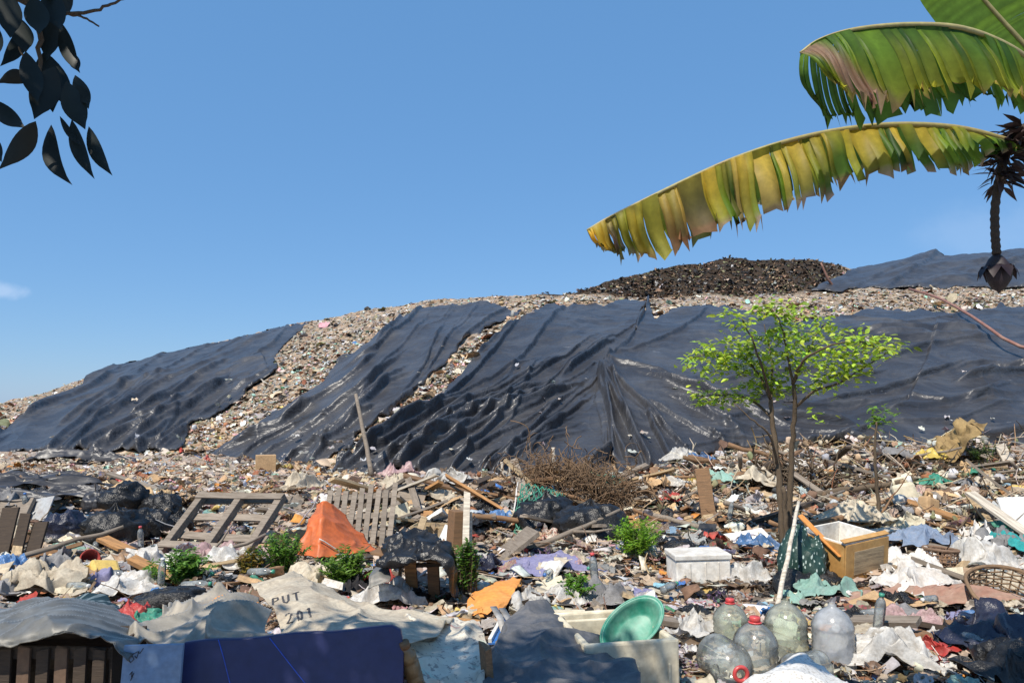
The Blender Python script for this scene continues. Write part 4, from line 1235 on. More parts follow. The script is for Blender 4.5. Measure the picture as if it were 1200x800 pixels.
def uv_of(px, py):
    q = sk.G.reshape(-1, 3); X, Y = project(q[:, 0], q[:, 1], q[:, 2])
    i = int(np.argmin((X - px) ** 2 + (Y - py) ** 2))
    u, v_ = (i % sk.nu) / (sk.nu - 1), (i // sk.nu) / (sk.nv - 1)
    pj = lambda a_, b_: np.array(project(*sk.at(min(max(a_, 0), 1), min(max(b_, 0), 1))))
    for _ in range(4):       # refine between the grid points
        e0 = pj(u, v_); J = np.stack([(pj(u + .01, v_) - e0) / .01, (pj(u, v_ + .01) - e0) / .01], 1)
        try:
            d_ = np.linalg.solve(J, np.array([px, py]) - e0)
        except np.linalg.LinAlgError:
            break
        u, v_ = min(max(u + float(np.clip(d_[0], -.03, .03)), 0), 1), min(max(v_ + float(np.clip(d_[1], -.03, .03)), 0), 1)
    return u, v_


LET = {'P': [[(0, 1), (0.05, 0)], [(0, 0), (.6, .05), (.65, .35), (.05, .5)]], 'U': [[(0, 0), (.05, .8), (.35, 1), (.6, .8), (.65, 0)]], 'T': [[(-.05, .05), (.75, 0)], [(.35, .02), (.38, 1)]],
       '2': [[(0, .2), (.3, 0), (.6, .2), (.5, .5), (0, 1), (.7, .95)]], '0': [[(.3, 0), (.02, .4), (.2, 1), (.55, .8), (.6, .25), (.3, 0)]], '1': [[(.2, .15), (.4, 0), (.42, 1)]]}


def letter(ch, x0, y0, w_, h_, slant):
    mb = MB()
    for st in LET[ch]:
        pts = [uv_of(x0 + a_ * w_ + slant[0] * b_ * h_, y0 + b_ * h_ + slant[1] * a_ * w_) for a_, b_ in st]
        sk.stroke(mb, pts, .0058)
    return mb


for i, (ch, x0, y0) in enumerate([('P', 322, 701), ('U', 334, 698), ('T', 346, 695), ('2', 338, 719), ('0', 350, 716), ('1', 361, 713)]):
    letter(ch, x0 - 3, y0, 10, 9 if i < 3 else 11, (.15, -.28)).build('letter', M['ink'], sack)

MB().tube([P(448, 727, 4.55), P(480, 724, 4.75), P(520, 724.5, 4.78), P(562, 729, 4.6)], [.02, .019, .018, .016], 10).build('pole', M['orange_wood'], None, True)
tag(bpy.data.objects['pole'], 'straight tan bamboo pole lying behind the printed sheet', 'pole')

# printed woven sheet
m, nt, b = new_mat('printed woven plastic')
v = objvec(nt)
base = mixc(nt, ramp(nt, noise(nt, v, 7, 5, .6), [(.4, 0), (.7, .6)]), (.66, .60, .48), (.36, .29, .21))
pr = N(nt, 'ShaderNodeMapping'); nt.links.new(v, pr.inputs[0]); pr.inputs['Scale'].default_value = (30, 30, 30)
ink1 = ramp(nt, noise(nt, pr.outputs[0], 1, 3, .6), [(.56, 0), (.6, .75)])
base = mixc(nt, ink1, base, (.20, .17, .15))
gr = ramp(nt, noise(nt, v, 5.5, 3, .5), [(.58, 0), (.64, .6)])
base = mixc(nt, gr, base, (.42, .58, .46))
rd = ramp(nt, noise(nt, v, 9.5, 3, .5, .5), [(.66, 0), (.69, .7)])
base = mixc(nt, rd, base, (.45, .16, .12))
nt.links.new(base, b.inputs['Base Color']); b.inputs['Roughness'].default_value = .5
bump(nt, noise(nt, v, 25, 5, .6), .5, .006, b)
M['printed'] = m
Sheet([[(452, 737, 4.4), (488, 722, 4.6), (520, 722, 4.6), (552, 735, 4.4), (570, 755, 4.1)],
       [(474, 750, 4.0), (500, 744, 4.1), (530, 748, 4.1), (556, 765, 3.9), (570, 776, 3.8)],
       [(480, 774, 3.7), (503, 776, 3.7), (534, 780, 3.7), (558, 795, 3.6), (572, 802, 3.5)],
       [(484, 804, 3.45), (510, 818, 3.4), (540, 822, 3.4), (562, 826, 3.4), (578, 826, 3.4)]], 90, 90, .02, 8, 21, .05).build('woven_sheet', M['printed'], 'crumpled printed cream woven sheet at the right end of the navy board', 'sheet')
mb = MB(); mb.lathe([(0, 0), (.036, .004), (.038, .05), (.034, .056), (.038, .062), (.038, .12), (.030, .128), (.036, .135), (.036, .17), (.02, .185), (.02, .21), (0, .212)], 20)
t = thing('flask', 'banded brown flask tucked between the navy board and printed sheet', 'flask', P(488, 800, 3.42), (R_(25), R_(-12), 0))
mb.build('body', M['skin_can'], t, True)
MB().lathe([(0, .205), (.022, .205), (.022, .232), (0, .234)], 16).build('cap', M['brown_wood'], t, True)

# grey tarp over a carton
Sheet([[(598, 738, 4.5), (620, 716, 4.62), (642, 715, 4.62), (668, 736, 4.45), (712, 768, 4.15)],
       [(582, 757, 4.12), (610, 738, 4.2), (642, 736, 4.2), (682, 757, 4.05), (735, 785, 3.8)],
       [(568, 776, 3.75), (600, 769, 3.77), (640, 770, 3.77), (690, 785, 3.7), (748, 804, 3.55)],
       [(565, 808, 3.4), (600, 818, 3.35), (640, 818, 3.35), (690, 822, 3.35), (752, 828, 3.3)]], 130, 110, .007, 8, 31, .05).build('tarpaulin', M['grey_tarp'], 'dusty dark grey tarpaulin humped over a carton, dappled with leaf shade', 'tarpaulin')
mb = MB()
c0 = P(640, 770, 4.05); mb.box((0, 0, c0.z / 2 - .05), (.55, .5, c0.z - .12)).build('carton', M['cardboard'], None, bevel=.004)
o = bpy.data.objects['carton']; o.location = (c0.x, c0.y, 0); o.rotation_euler = (0, 0, .3); tag(o, 'brown carton mostly hidden by the dark grey tarpaulin', 'carton')
c0 = P(573, 800, 3.55)
o = MB().plank((0, 0, .26), .55, .10, .03, (0, R_(86), R_(20)), 5).build('plank', M['brown_wood'], None, bevel=.003); o.location = (c0.x, c0.y, -.02)
tag(o, 'short brown plank upright at the left edge of the grey tarpaulin', 'plank')

# ------------------------------------------------------------------ foam boxes and basin
def open_box(t, L, W, H, th, mat, liner=None, bevel=.008, floor=.03):
    MB().box((0, -W / 2 + th / 2, H / 2), (L, th, H)).build('front_wall', mat, t, bevel=bevel)
    MB().box((0, W / 2 - th / 2, H / 2), (L, th, H)).build('back_wall', mat, t, bevel=bevel)
    for s in (-1, 1):
        MB().box((s * (L / 2 - th / 2 + .0005), 0, H / 2 - .001), (th, W - 2 * th + .002, H - .004)).build('side_wall', mat, t, bevel=bevel)
    MB().box((0, 0, floor / 2 + .001), (L - 2 * th, W - 2 * th, floor)).build('floor_panel', mat, t)


q = P(757, 754, 3.95)
t = thing('foam_box', 'large cream foam box with a green basin tipped into it', 'foam box', (q.x - .13, q.y + .34, -.03), (0, 0, R_(12)))
H = q.z + .03
open_box(t, .52, .64, H, .04, M['cream_foam'], bevel=.012)
MB().box((-.12, -.322, H - .13), (.13, .012, .012)).build('moulded_rib', M['cream_foam'], t, bevel=.004)
for xx in (.03, .2):
    MB().box((xx, -.322, H - .22), (.014, .012, .2)).build('moulded_rib', M['cream_foam'], t, bevel=.004)
MB().box((0, .17, H - .06), (.435, .03, .1)).build('divider', M['cream_foam'], t, bevel=.006)
# basin
BS = .80
prof = [(r0_ * BS, z0_ * BS) for r0_, z0_ in [(0, .012), (.10, .012), (.118, .02), (.150, .10), (.160, .125), (.176, .128), (.178, .120), (.165, .115), (.152, .085), (.122, .004), (.10, 0), (0, 0)]]
ca = P(755, 728, 4.2); cb = ca + Vector((0, .09, -.087))
t = thing('basin', 'oval green plastic basin with scuffed floor tipped up in the cream foam box', 'basin', tuple(cb - Vector((.045, -.01, 0))), (Matrix.Rotation(R_(-8), 3, 'Z') @ Matrix.Rotation(R_(-6), 3, 'Y') @ Matrix.Rotation(R_(48), 3, 'X') @ Matrix.Rotation(R_(38), 3, 'Z')).to_euler())
MB().lathe(prof, 48, sx=1.46, sy=.86).build('bowl', M['green_plastic'], t, True)
MB().tube([(.178 * BS * 1.46 * math.cos(a_), .178 * BS * .86 * math.sin(a_), .124 * BS) for a_ in np.linspace(0, 2 * math.pi, 49)], .006, 8, False).build('rim', M['green_plastic'], t, True)

# second foam lid behind
Mx, Lx, Ly = frame3((652, 742, 4.55), (706, 742, 4.55), (636, 718, 4.95))
t = tag(at_frame(link(bpy.data.objects.new('foam_tray', None)), Mx), 'cream foam tray with a sunken middle lying behind the cream foam box', 'foam tray')
MB().box((Lx / 2, Ly / 2, -.02), (Lx, Ly, .03)).build('plate', M['cream_foam'], t, bevel=.006)
for c_, sz in (((Lx / 2, .02, .01), (Lx, .04, .03)), ((Lx / 2, Ly - .02, .01), (Lx, .04, .03)), ((.02, Ly / 2, .0105), (.04, Ly - .08, .03)), ((Lx - .02, Ly / 2, .0105), (.04, Ly - .08, .03))):
    MB().box(c_, sz).build('raised_edge', M['cream_foam'], t, bevel=.006)

q = G(825, 690)
t = thing('foam_box', 'closed white foam fish box with its lid on, left of the sapling', 'foam box', (q.x, q.y + .2, q.z), (0, R_(-1), R_(3)))
MB().box((0, 0, .125), (.50, .36, .25)).build('body', M['foam'], t, bevel=.012)
lid = MB().box((0, 0, .275), (.525, .385, .05)).build('lid', M['foam'], t, bevel=.01)
for xx in (-.12, .02, .14):
    MB().box((xx, -.181, .13), (.012, .008, .2)).build('moulded_rib', M['foam'], t, bevel=.003)

q = G(1002, 684)
t = thing('carton', 'tan varnished carton with pale foam lining, open on top', 'carton', (q.x + .03, q.y + .36, q.z + .06), (R_(7), R_(-3), R_(30)))
L_, W_, H_ = .64, .54, .35
MB().box((0, -W_ / 2, H_ / 2), (L_, .012, H_)).build('front_wall', M['tan_card'], t, bevel=.003)
MB().box((0, W_ / 2, H_ / 2), (L_, .012, H_)).build('back_wall', M['tan_card'], t, bevel=.003)
for s in (-1, 1):
    MB().box((s * L_ / 2, 0, H_ / 2), (.012, W_ - .013, H_ - .003)).build('side_wall', M['tan_card'], t, bevel=.003)
MB().box((.02, -W_ / 2 - .009, H_ * .48), (.44, .004, H_ * .62)).build('pasted_label', M['pale_wood'], t, bevel=.001)
MB().box((0, 0, .03), (L_ - .03, W_ - .03, .03)).build('floor_panel', M['foam'], t)
for c_, sz in (((0, -W_ / 2 + .018, H_ / 2 + .012), (L_ - .014, .022, H_)), ((0, W_ / 2 - .018, H_ / 2 + .012), (L_ - .014, .022, H_)), ((-L_ / 2 + .018, 0, H_ / 2 + .011), (.022, W_ - .06, H_)), ((L_ / 2 - .018, 0, H_ / 2 + .011), (.022, W_ - .06, H_))):
    MB().box(c_, sz).build('lining', M['foam'], t, bevel=.004)
MB().plank((-.02, -W_ / 2 + .02, H_ + .035), L_ + .02, .05, .012, (R_(20), 0, 0), 8).build('flap', M['tan_card'], t)
MB().plank((-L_ / 2, 0, H_ + .02), W_, .07, .010, (0, R_(-30), R_(90)), 9).build('flap', M['orange_cloth'], t)
MB().tube([(-L_ / 2 - .02, -.05, .05), (-L_ / 2 - .06, -.09, .12), (-L_ / 2 - .02, -.12, .17)], .012, 6).build('strap', M['dry_leaf'], t, True)

# ------------------------------------------------------------------ water bottles
def bottle_prof(R, H):
    o = [(0, 0), (R * .86, 0), (R * .98, R * .12), (R, R * .25)]
    for z in np.linspace(.14, .62, 13):
        o.append((R * (1 - .05 * (1 if int(round((z - .14) / .04)) % 2 else 0)), H * z))
    o += [(R * .985, H * .66), (R * .9, H * .73), (R * .72, H * .81), (R * .48, H * .87), (R * .25, H * .905), (R * .20, H * .92), (R * .20, H * .965)]
    return o


def water_bottle(px, py, D, R, H, label, mat, cap, rot=(0, 0, 0), dz=0.0):
    q = P(px, py, D)
    t = thing('water_bottle', label, 'water bottle', (q.x, q.y, (q.z if dz is None else g1(q.x, q.y) + (.09 if rot[0] > 1 else 0))), rot)
    seed = px * .01
    MB().lathe(bottle_prof(R, H), 32, fn=lambda r_, z, w_: r_ * (1 + .02 * math.sin(3 * w_ + z * 9 + seed) + .025 * float(perlin(math.cos(w_) * 1.5 + seed, math.sin(w_) * 1.5, z * 6)))).build('body', mat, t, True)
    if cap:
        MB().lathe([(R * .22, H * .93), (R * .25, H * .935), (R * .25, H * .985), (R * .22, H), (0, H)], 20).build('cap', M[cap], t, True)
        MB().lathe([(R * .21, H * .905), (R * .30, H * .91), (R * .30, H * .925), (R * .21, H * .93)], 20).build('collar', M[cap], t, True)
    return t


water_bottle(857, 762, 4.95, .112, .36, 'hazy water bottle with red cap, behind the white crumpled bag', M['bottle_green'], 'red_plastic')
water_bottle(887, 806, 4.35, .125, .40, 'upright water bottle with red cap in front of the capless one', M['bottle'], 'red_plastic')
water_bottle(923, 778, 4.75, .130, .42, 'tall capless yellowish water bottle with ribbed shoulders', M['bottle_green'], None)
water_bottle(978, 786, 4.65, .125, .42, 'bluish-grey dome-shouldered water bottle furthest right of the bottles', M['bottle_grey'], None)
water_bottle(962, 778, 4.42, .100, .34, 'clear water bottle lying on its side between the upright ones', M['bottle'], None, (R_(86), 0, R_(-62)))
water_bottle(838, 766, 4.5, .125, .38, 'fallen water bottle pointing its open red collar at the viewer', M['bottle'], None, (R_(88), 0, R_(6)), None)
t = TH[-1]
MB().tube([(.036 * math.cos(a_), .036 * math.sin(a_), .372) for a_ in np.linspace(0, 2 * math.pi, 25)], .012, 8, False).build('collar', M['red_plastic'], t, True)

# ------------------------------------------------------------------ posts, poles, sticks
def stick(name, label, cat, pts, rad, mat, n=8, group=None):
    pts = [p if isinstance(p, Vector) else P(*p) for p in pts]
    q = []
    for a_, b_ in zip(pts[:-1], pts[1:]):
        for tt in (0, .25, .5, .75):
            q.append(a_.lerp(b_, tt) + Vector((random.gauss(0, 1), random.gauss(0, 1), random.gauss(0, 1))) * (a_ - b_).length * .006)
    q.append(pts[-1])
    rr = list(np.interp(np.linspace(0, 1, len(q)), [0, 1], rad if hasattr(rad, '__len__') else [rad, rad]))
    return tag(MB().tube(q, rr, n).build(name, mat, None, True), label, cat, group)


def board(name, label, cat, bl, br, tl, th, mat, seed=0):
    dD = G(bl[0], bl[1]).y - bl[2] if bl[1] < 690 else 0
    if abs(dD) < 4:
        bl, br, tl = [(q_[0], q_[1], q_[2] + dD) for q_ in (bl, br, tl)]
    Mx, Lx, Ly = frame3(bl, br, tl)
    if Ly >= Lx:
        mb = MB().plank((Lx / 2, Ly / 2, -th / 2), Ly, Lx, th, (0, 0, math.pi / 2), seed, .006)
    else:
        mb = MB().plank((Lx / 2, Ly / 2, -th / 2), Lx, Ly, th, (0, 0, 0), seed, .006)
    o = mb.build(name, mat, None, bevel=min(.004, th * .3))
    o.matrix_world = Mx
    return tag(o, label, cat)


stick('stick', 'straight pale peeled stick leaning up beside the sapling trunk', 'stick', [(910, 716, 5.9), (922, 655, 6.3), (936, 588, 6.9)], [.022, .016], M['white_wood'])
board('plank', 'short brown upright plank in front of the liner, left of the sapling', 'plank', (824, 616, 9.9), (841, 615, 9.9), (818, 549, 10.1), .03, M['brown_wood'], 3)
stick('pole', 'long grey pole slanting down left of the brown upright plank', 'pole', [(729, 594, 10.6), (770, 605, 10.2), (822, 618, 9.6)], .035, M['grey_wood'])
board('plank', 'whitish plank standing upright beside the leafy tall weed', 'plank', (541, 660, 8.0), (549, 660, 8.0), (546, 576, 8.3), .03, M['white_wood'], 4)
board('plank', 'thin bleached lath upright against the whitish plank', 'plank', (550, 655, 7.95), (553, 655, 7.95), (551, 600, 8.0), .02, M['white_wood'], 5)
stick('pole', 'thin grey pole stuck upright against the liner behind the picket pallet', 'pole', [(436, 556, 17.0), (428, 515, 17.4), (417, 462, 18.0)], [.06, .045], M['grey_wood'])
stick('stake', 'short white stake standing above the rattan tangle', 'stake', [(650, 552, 12.3), (649, 538, 12.3), (648, 524, 12.3)], .03, M['white_wood'])
stick('stake', 'pair of whitish stakes at the foot of the middle liner, left one', 'stake', [(590, 562, 15), (589, 552, 15), (588, 541, 15)], .03, M['white_wood'])
stick('stake', 'pair of whitish stakes at the foot of the middle liner, right one', 'stake', [(598, 563, 15), (598, 553, 15), (597, 543, 15)], .026, M['white_wood'])
board('plank', 'pale plank leaning steeply near the right edge of the bank', 'plank', (1163, 624, 9.3), (1172, 621, 9.3), (1141, 572, 9.6), .025, M['pale_wood'], 6)
board('plank', 'wide bleached plank standing behind the right bank', 'plank', (1184, 556, 12.6), (1197, 555, 12.6), (1181, 519, 12.9), .03, M['white_wood'], 7)
board('foam_slab', 'long white foam slab lying across the bank by the leaning plank', 'foam slab', (1076, 618, 9.4), (1162, 614, 9.4), (1073, 607, 9.9), .05, M['foam'], 8)
board('panel', 'tall clean white panel cut off by the picture edge on the bank', 'panel', (1184, 628, 8.9), (1222, 628, 8.9), (1186, 582, 9.1), .03, M['white_plastic'], 9)
board('panel', 'yellowish panel top behind the clean white panel', 'panel', (1192, 586, 9.3), (1222, 586, 9.3), (1193, 568, 9.4), .03, M['yellow_plastic'], 10)
board('plank', 'worn beam slanting down across rubbish below the navy bag', 'plank', (8, 612, 8.4), (84, 674, 7.2), (14, 606, 8.5), .07, M['grey_wood'], 11)
board('plank', 'second worn beam crossing the slanting one at lower left', 'plank', (36, 626, 8.1), (90, 680, 7.1), (40, 621, 8.2), .05, M['pale_wood'], 12)
for i_, (xa, xb_, yt, wn_) in enumerate(((-14, 6, 596, 'leftmost'), (9, 22, 603, 'middle'), (25, 42, 612, 'rightmost'))):
    board('plank', f'dark brown plank leaning at the left edge, {wn_} of three', 'plank', (xa, 662, 7.9), (xb_, 661, 7.9), (xa - 5, yt, 8.1), .03, M['dark_wood'], 13 + i_ * 40)
board('panel', 'pale brown board propped on the dark brown leaning panel', 'panel', (-12, 612, 8.7), (28, 608, 8.7), (-14, 588, 8.9), .05, M['grey_wood'], 14)
board('panel', 'grey-white board upright behind the navy bag', 'panel', (30, 612, 9.3), (52, 610, 9.2), (30, 585, 9.5), .02, M['grey_metal'], 15)
board('plank', 'thick wedge-shaped board leaning under the green net', 'plank', (572, 652, 8.4), (584, 660, 8.0), (602, 610, 9.0), .05, M['grey_wood'], 16)
board('plank', 'thin grey bar lying level under the rattan tangle', 'plank', (638, 630, 9.0), (684, 629, 9.0), (638, 624, 9.1), .04, M['pale_wood'], 17)
stick('branch', 'crooked bare branch slanting up to the rattan tangle', 'branch', [(614, 650, 8.6), (640, 628, 9.2), (662, 612, 9.7), (684, 598, 10.2)], [.05, .035], M['bark'])
stick('branch', 'smaller forked branch beside the crooked one', 'branch', [(622, 642, 8.7), (648, 624, 9.2), (676, 606, 9.8)], [.03, .02], M['bark'])
board('foam_slab', 'dirty white slab tilted on dark rubbish left of the sapling trunk', 'foam slab', (852, 641, 8.4), (908, 632, 8.4), (848, 625, 8.8), .05, M['foam'], 18)
board('panel', 'dark grey sheet metal piece propped at the foot of the brown upright plank', 'panel', (811, 640, 8.6), (832, 642, 8.5), (822, 612, 8.9), .01, M['black_plastic'], 19)
board('plank', 'dark beam under the dirty white slab', 'plank', (846, 648, 8.2), (930, 640, 8.2), (846, 640, 8.25), .08, M['dark_wood'], 20)
stick('branch', 'long grey bough lying level across the right bank behind the trunks', 'branch', [(938, 584, 11.4), (985, 575, 11.8), (1040, 568, 12), (1075, 560, 12.2)], [.06, .035], M['bark'])
stick('branch', 'long grey bough lying below the other on the right bank', 'branch', [(936, 596, 10.6), (990, 590, 10.8), (1050, 588, 10.8)], [.05, .03], M['bark'])
stick('branch', 'reddish brown bough pointing right near the slender sapling', 'branch', [(1000, 606, 10.0), (1040, 594, 10.3), (1068, 590, 10.5)], [.035, .03], M['brown_wood'])
board('panel', 'dark weathered board facing out of the right bank', 'panel', (1100, 592, 11.0), (1150, 584, 11.0), (1104, 572, 11.3), .05, M['brown_cloth'], 22)
board('plank', 'pale lath lying on the red-brown earth right of the bottles', 'plank', (1095, 706, 6.3), (1160, 690, 6.5), (1095, 702, 6.35), .02, M['pale_wood'], 23)
board('plank', 'brown bough-like lath in front of the tan carton', 'plank', (990, 700, 6.35), (1030, 688, 6.5), (990, 695, 6.4), .03, M['brown_wood'], 24)

# hose on the right
hp = np.array([(1060, 352), (1085, 358), (1098, 364), (1112, 372), (1130, 385), (1150, 402), (1165, 412), (1185, 420), (1210, 427), (1250, 436)], float)
s_, d_, ms_ = hit_hill(hp[:, 0], hp[:, 1], HZ_SMOOTH)
tag(MB().tube([(a_ * b_, b_ - .55, float(hill(a_, b_)) + .50) for a_, b_ in zip(s_, d_)], .065, 10).build('hose', M['hose'], None, True), 'rust-red hose running down the right-hand liner', 'hose')
stick('branch', 'reddish bare branch sticking up on the dark upper tier of the hill', 'branch', [(980, 342, 47), (970, 326, 46.6), (962, 308, 46.5)], [.1, .05], M['hose'])
stick('pipe', 'thin white pipe lying at the foot of the right-hand liner', 'pipe', [(1058, 522, 17.5), (1080, 523, 17.5), (1098, 523, 17.5)], .04, M['white_plastic'])

# ------------------------------------------------------------------ small boxes of the middle heap
def crate_box(px, py, L, W, H, rz, mat, name, label, cat, D=None, rx=0, ry=0, openf=True, dz=0):
    q = G(px, py) if D is None else P(px, py, D)
    t = thing(name, label, cat, (q.x, q.y, q.z + dz), (rx, ry, rz))
    if openf:
        open_box(t, L, W, H, .015, mat, bevel=.003, floor=.015)
    else:
        MB().box((0, 0, H / 2), (L, W, H)).build('body', mat, t, bevel=.006)
    return t


t = crate_box(468, 616, .34, .2, .26, R_(22), M['cream_foam'], 'box', 'small cream box with a round hole in its front on the middle heap', 'box', None, R_(-12), R_(-16), False)
MB().lathe([(0, 0), (.022, 0), (.022, .004), (0, .004)], 18, Matrix.Translation((-.02, -.1, .14)) @ Euler((R_(90), 0, 0)).to_matrix().to_4x4()).build('hole', M['ink'], t)
board('panel', 'grey-brown square board propped behind the box with a hole', 'panel', (462, 596, 10.2), (494, 600, 10.2), (476, 574, 10.4), .03, M['grey_wood'], 31)
t = crate_box(508, 634, .5, .32, .2, R_(-8), M['pale_wood'], 'crate', 'open pale wooden crate behind the black sheeting', 'crate')
t = crate_box(532, 650, .13, .22, .48, R_(24), M['brown_wood'], 'box', 'narrow brown wooden box standing on end by the whitish plank', 'box', None, 0, R_(4), False)
board('plank', 'pale splintered board slanting up behind the black sheeting', 'plank', (478, 648, 8.4), (486, 650, 8.4), (494, 604, 8.9), .02, M['pale_wood'], 32)
board('plank', 'orange-brown short board upright in the middle heap', 'plank', (494, 620, 9.0), (505, 620, 9.0), (492, 598, 9.2), .02, M['orange_wood'], 33)
board('plank', 'long brown board lying behind the picket pallet on the middle heap', 'plank', (450, 630, 9.2), (494, 604, 9.6), (452, 624, 9.3), .03, M['grey_wood'], 34)
board('foam_slab', 'pair of cream foam pieces stacked in the middle heap, upper one', 'foam slab', (508, 592, 10.2), (532, 588, 10.2), (510, 580, 10.5), .05, M['cream_foam'], 35)
board('foam_slab', 'pair of cream foam pieces stacked in the middle heap, lower one', 'foam slab', (506, 606, 9.9), (526, 602, 9.9), (508, 597, 10.1), .05, M['cream_foam'], 36)
t = crate_box(606, 716, .30, .36, .13, R_(28), M['dark_wood'], 'crate', 'dark wooden crate with orange cloth thrown over it', 'crate', None, 0, R_(-6))
Sheet([[(562, 694, 6.4), (586, 681, 6.5), (612, 682, 6.5)], [(552, 704, 6.1), (582, 692, 6.1), (606, 690, 6.15)], [(546, 714, 5.8), (578, 708, 5.8), (596, 706, 5.85)], [(548, 720, 5.7), (574, 720, 5.66), (590, 716, 5.7)]], 44, 44, .014, 9, 51, .03).build('cloth', M['orange_cloth'], 'faded orange cloth spread over the dark wooden crate', 'cloth')
Mx, Lx, Ly = frame3((572, 752, 4.75), (618, 752, 4.7), (556, 722, 5.2))
t = tag(at_frame(link(bpy.data.objects.new('tray', None)), Mx), 'blue tray with a pale edge tilted below the dark wooden crate', 'tray')
MB().box((Lx / 2, Ly / 2, -.01), (Lx, Ly, .014)).build('plate', M['blue_plastic'], t, bevel=.002)
MB().box((.012, Ly / 2, .008), (.024, Ly, .03)).build('edge', M['white_plastic'], t, bevel=.003)
MB().box((Lx - .012, Ly / 2, .008), (.024, Ly, .03)).build('edge', M['blue_plastic'], t, bevel=.003)
for k_, pts in enumerate(([(578, 716, 5.2), (586, 730, 4.95), (592, 750, 4.7)], [(588, 718, 5.2), (598, 734, 4.9), (603, 748, 4.7)])):
    pp = [P(*q) + Vector((0, 0, .03)) for q in pts]
    mb = MB(); V = []
    for p in pp:
        V += [p - Vector((.022, 0, 0)), p + Vector((.022, .01, 0))]
    mb.add(V, [(0, 1, 3, 2), (2, 3, 5, 4)])
    o = mb.build('ribbon', M['white_film'], None, True)
    md = o.modifiers.new("thickness", 'SOLIDIFY'); md.thickness = .004
    tag(o, 'white plastic ribbon hanging across the blue tray, ' + ('left one' if k_ == 0 else 'right one'), 'ribbon')
board('foam_slab', 'clean cream square sheet lying beside the lavender cloth', 'foam slab', (630, 700, 6.3), (664, 694, 6.3), (624, 680, 7.0), .015, M['cream_foam'], 41)
board('foam_slab', 'yellowed long slab under the bright round weed', 'foam slab', (721, 670, 7.4), (788, 668, 7.4), (720, 660, 7.8), .05, M['cream_foam'], 42)
t = crate_box(311, 552, .5, .4, .42, R_(20), M['cardboard'], 'carton', 'lone tan carton at the foot of the hill below the slanting liner', 'carton', 19.5, 0, 0, False)

# gallon jug, yellow can, jerrycan
def jug(px, py, D, s, mat, label, rot, cap='red_plastic'):
    q = P(px, py, D)
    t = thing('jerrycan', label, 'jerrycan', q, rot, scale=s)
    MB().box((0, 0, .13), (.2, .13, .26)).build('body', mat, t, bevel=.03)
    MB().tube([(-.06, 0, .25), (-.05, 0, .31), (.04, 0, .31), (.05, 0, .25)], .014, 8).build('handle', mat, t, True)
    MB().lathe([(0, .25), (.025, .25), (.025, .31), (0, .312)], 16, Matrix.Translation((.08, 0, 0))).build('cap', M[cap], t, True)
    return t


jug(138, 668, 7.3, .95, M['yellow_plastic'], 'dented yellow plastic can lying left of the weeds', (R_(80), R_(30), R_(-50)), 'white_plastic')
jug(1068, 600, 10.2, 1.5, M['cream_foam'], 'cream jerrycan with a loop handle half buried on the right bank', (R_(-12), R_(-14), R_(-10)), 'white_plastic')
jug(1088, 612, 9.7, 1.25, M['cardboard'], 'tan jerrycan beside the long white foam slab', (R_(-8), R_(18), R_(25)), 'white_plastic')

# terracotta-striped pot piece
q = G(98, 668)
t = thing('flower_pot', 'striped red-brown pot lying on its side below the black bags', 'pot', q + Vector((0, 0, .08)), (R_(70), R_(20), R_(40)))
MB().lathe([(.05, 0), (.055, .02), (.07, .1), (.085, .16), (.095, .165), (.095, .19), (.085, .19), (.06, .05), (0, .04)], 22).build('body', M['red_cloth'], t, True)
for zz in (.06, .1, .14):
    MB().lathe([(.062 + zz * .16, zz), (.068 + zz * .16, zz + .008), (.064 + zz * .16, zz + .016)], 22).build('band', M['pale_wood'], t, True)

# ------------------------------------------------------------------ soft things: bags and rags
def bag_mesh(name, seed, mat, nu=44, nv=30, neck=True, flat=.7):
    r_ = np.random.default_rng(seed); o = r_.uniform(0, 90)
    ph = np.linspace(.02, math.pi - .02, nv)[:, None]; th = np.linspace(0, 2 * math.pi, nu, endpoint=False)[None]
    x, y, z = np.sin(ph) * np.cos(th), np.sin(ph) * np.sin(th), np.cos(ph) + 0 * th
    d = 1 + .30 * perlin(x * 1.2 + o, y * 1.2, z * 1.2) + .18 * ridge(x * 1.5 + o, y * 1.5, z * 1.2, 2) - .10 * ridge(x * 3.1, y * 3.1 + o, z * 2.4, 2) + .08 * fbm(x * 4 + o, y * 4, z * 4, 3)
    if neck:
        # gathered top, flaring knot
        t = np.clip((.55 - ph) / .55, 0, 1)
        d = d * (1 - .35 * t) + .5 * t ** 3 + .10 * t * np.cos(th * 9 + o)
    V = np.stack([x * d, y * d * r_.uniform(.75, 1), np.maximum(z * d * flat, -.42 + .05 * perlin(x * 3, y * 3, o))], -1) * .5
    V[..., 2] += .21
    V = V.reshape(-1, 3)
    f = [[i * nu + j, (i + 1) * nu + j, (i + 1) * nu + (j + 1) % nu, i * nu + (j + 1) % nu] for i in range(nv - 1) for j in range(nu)]
    me = bpy.data.meshes.new(name); me.from_pydata(V.tolist(), [], f + [tuple(range(nu)), tuple(reversed(range((nv - 1) * nu, nv * nu)))]); me.update()
    me.polygons.foreach_set("use_smooth", np.ones(len(me.polygons), bool)); me.materials.append(mat)
    return me


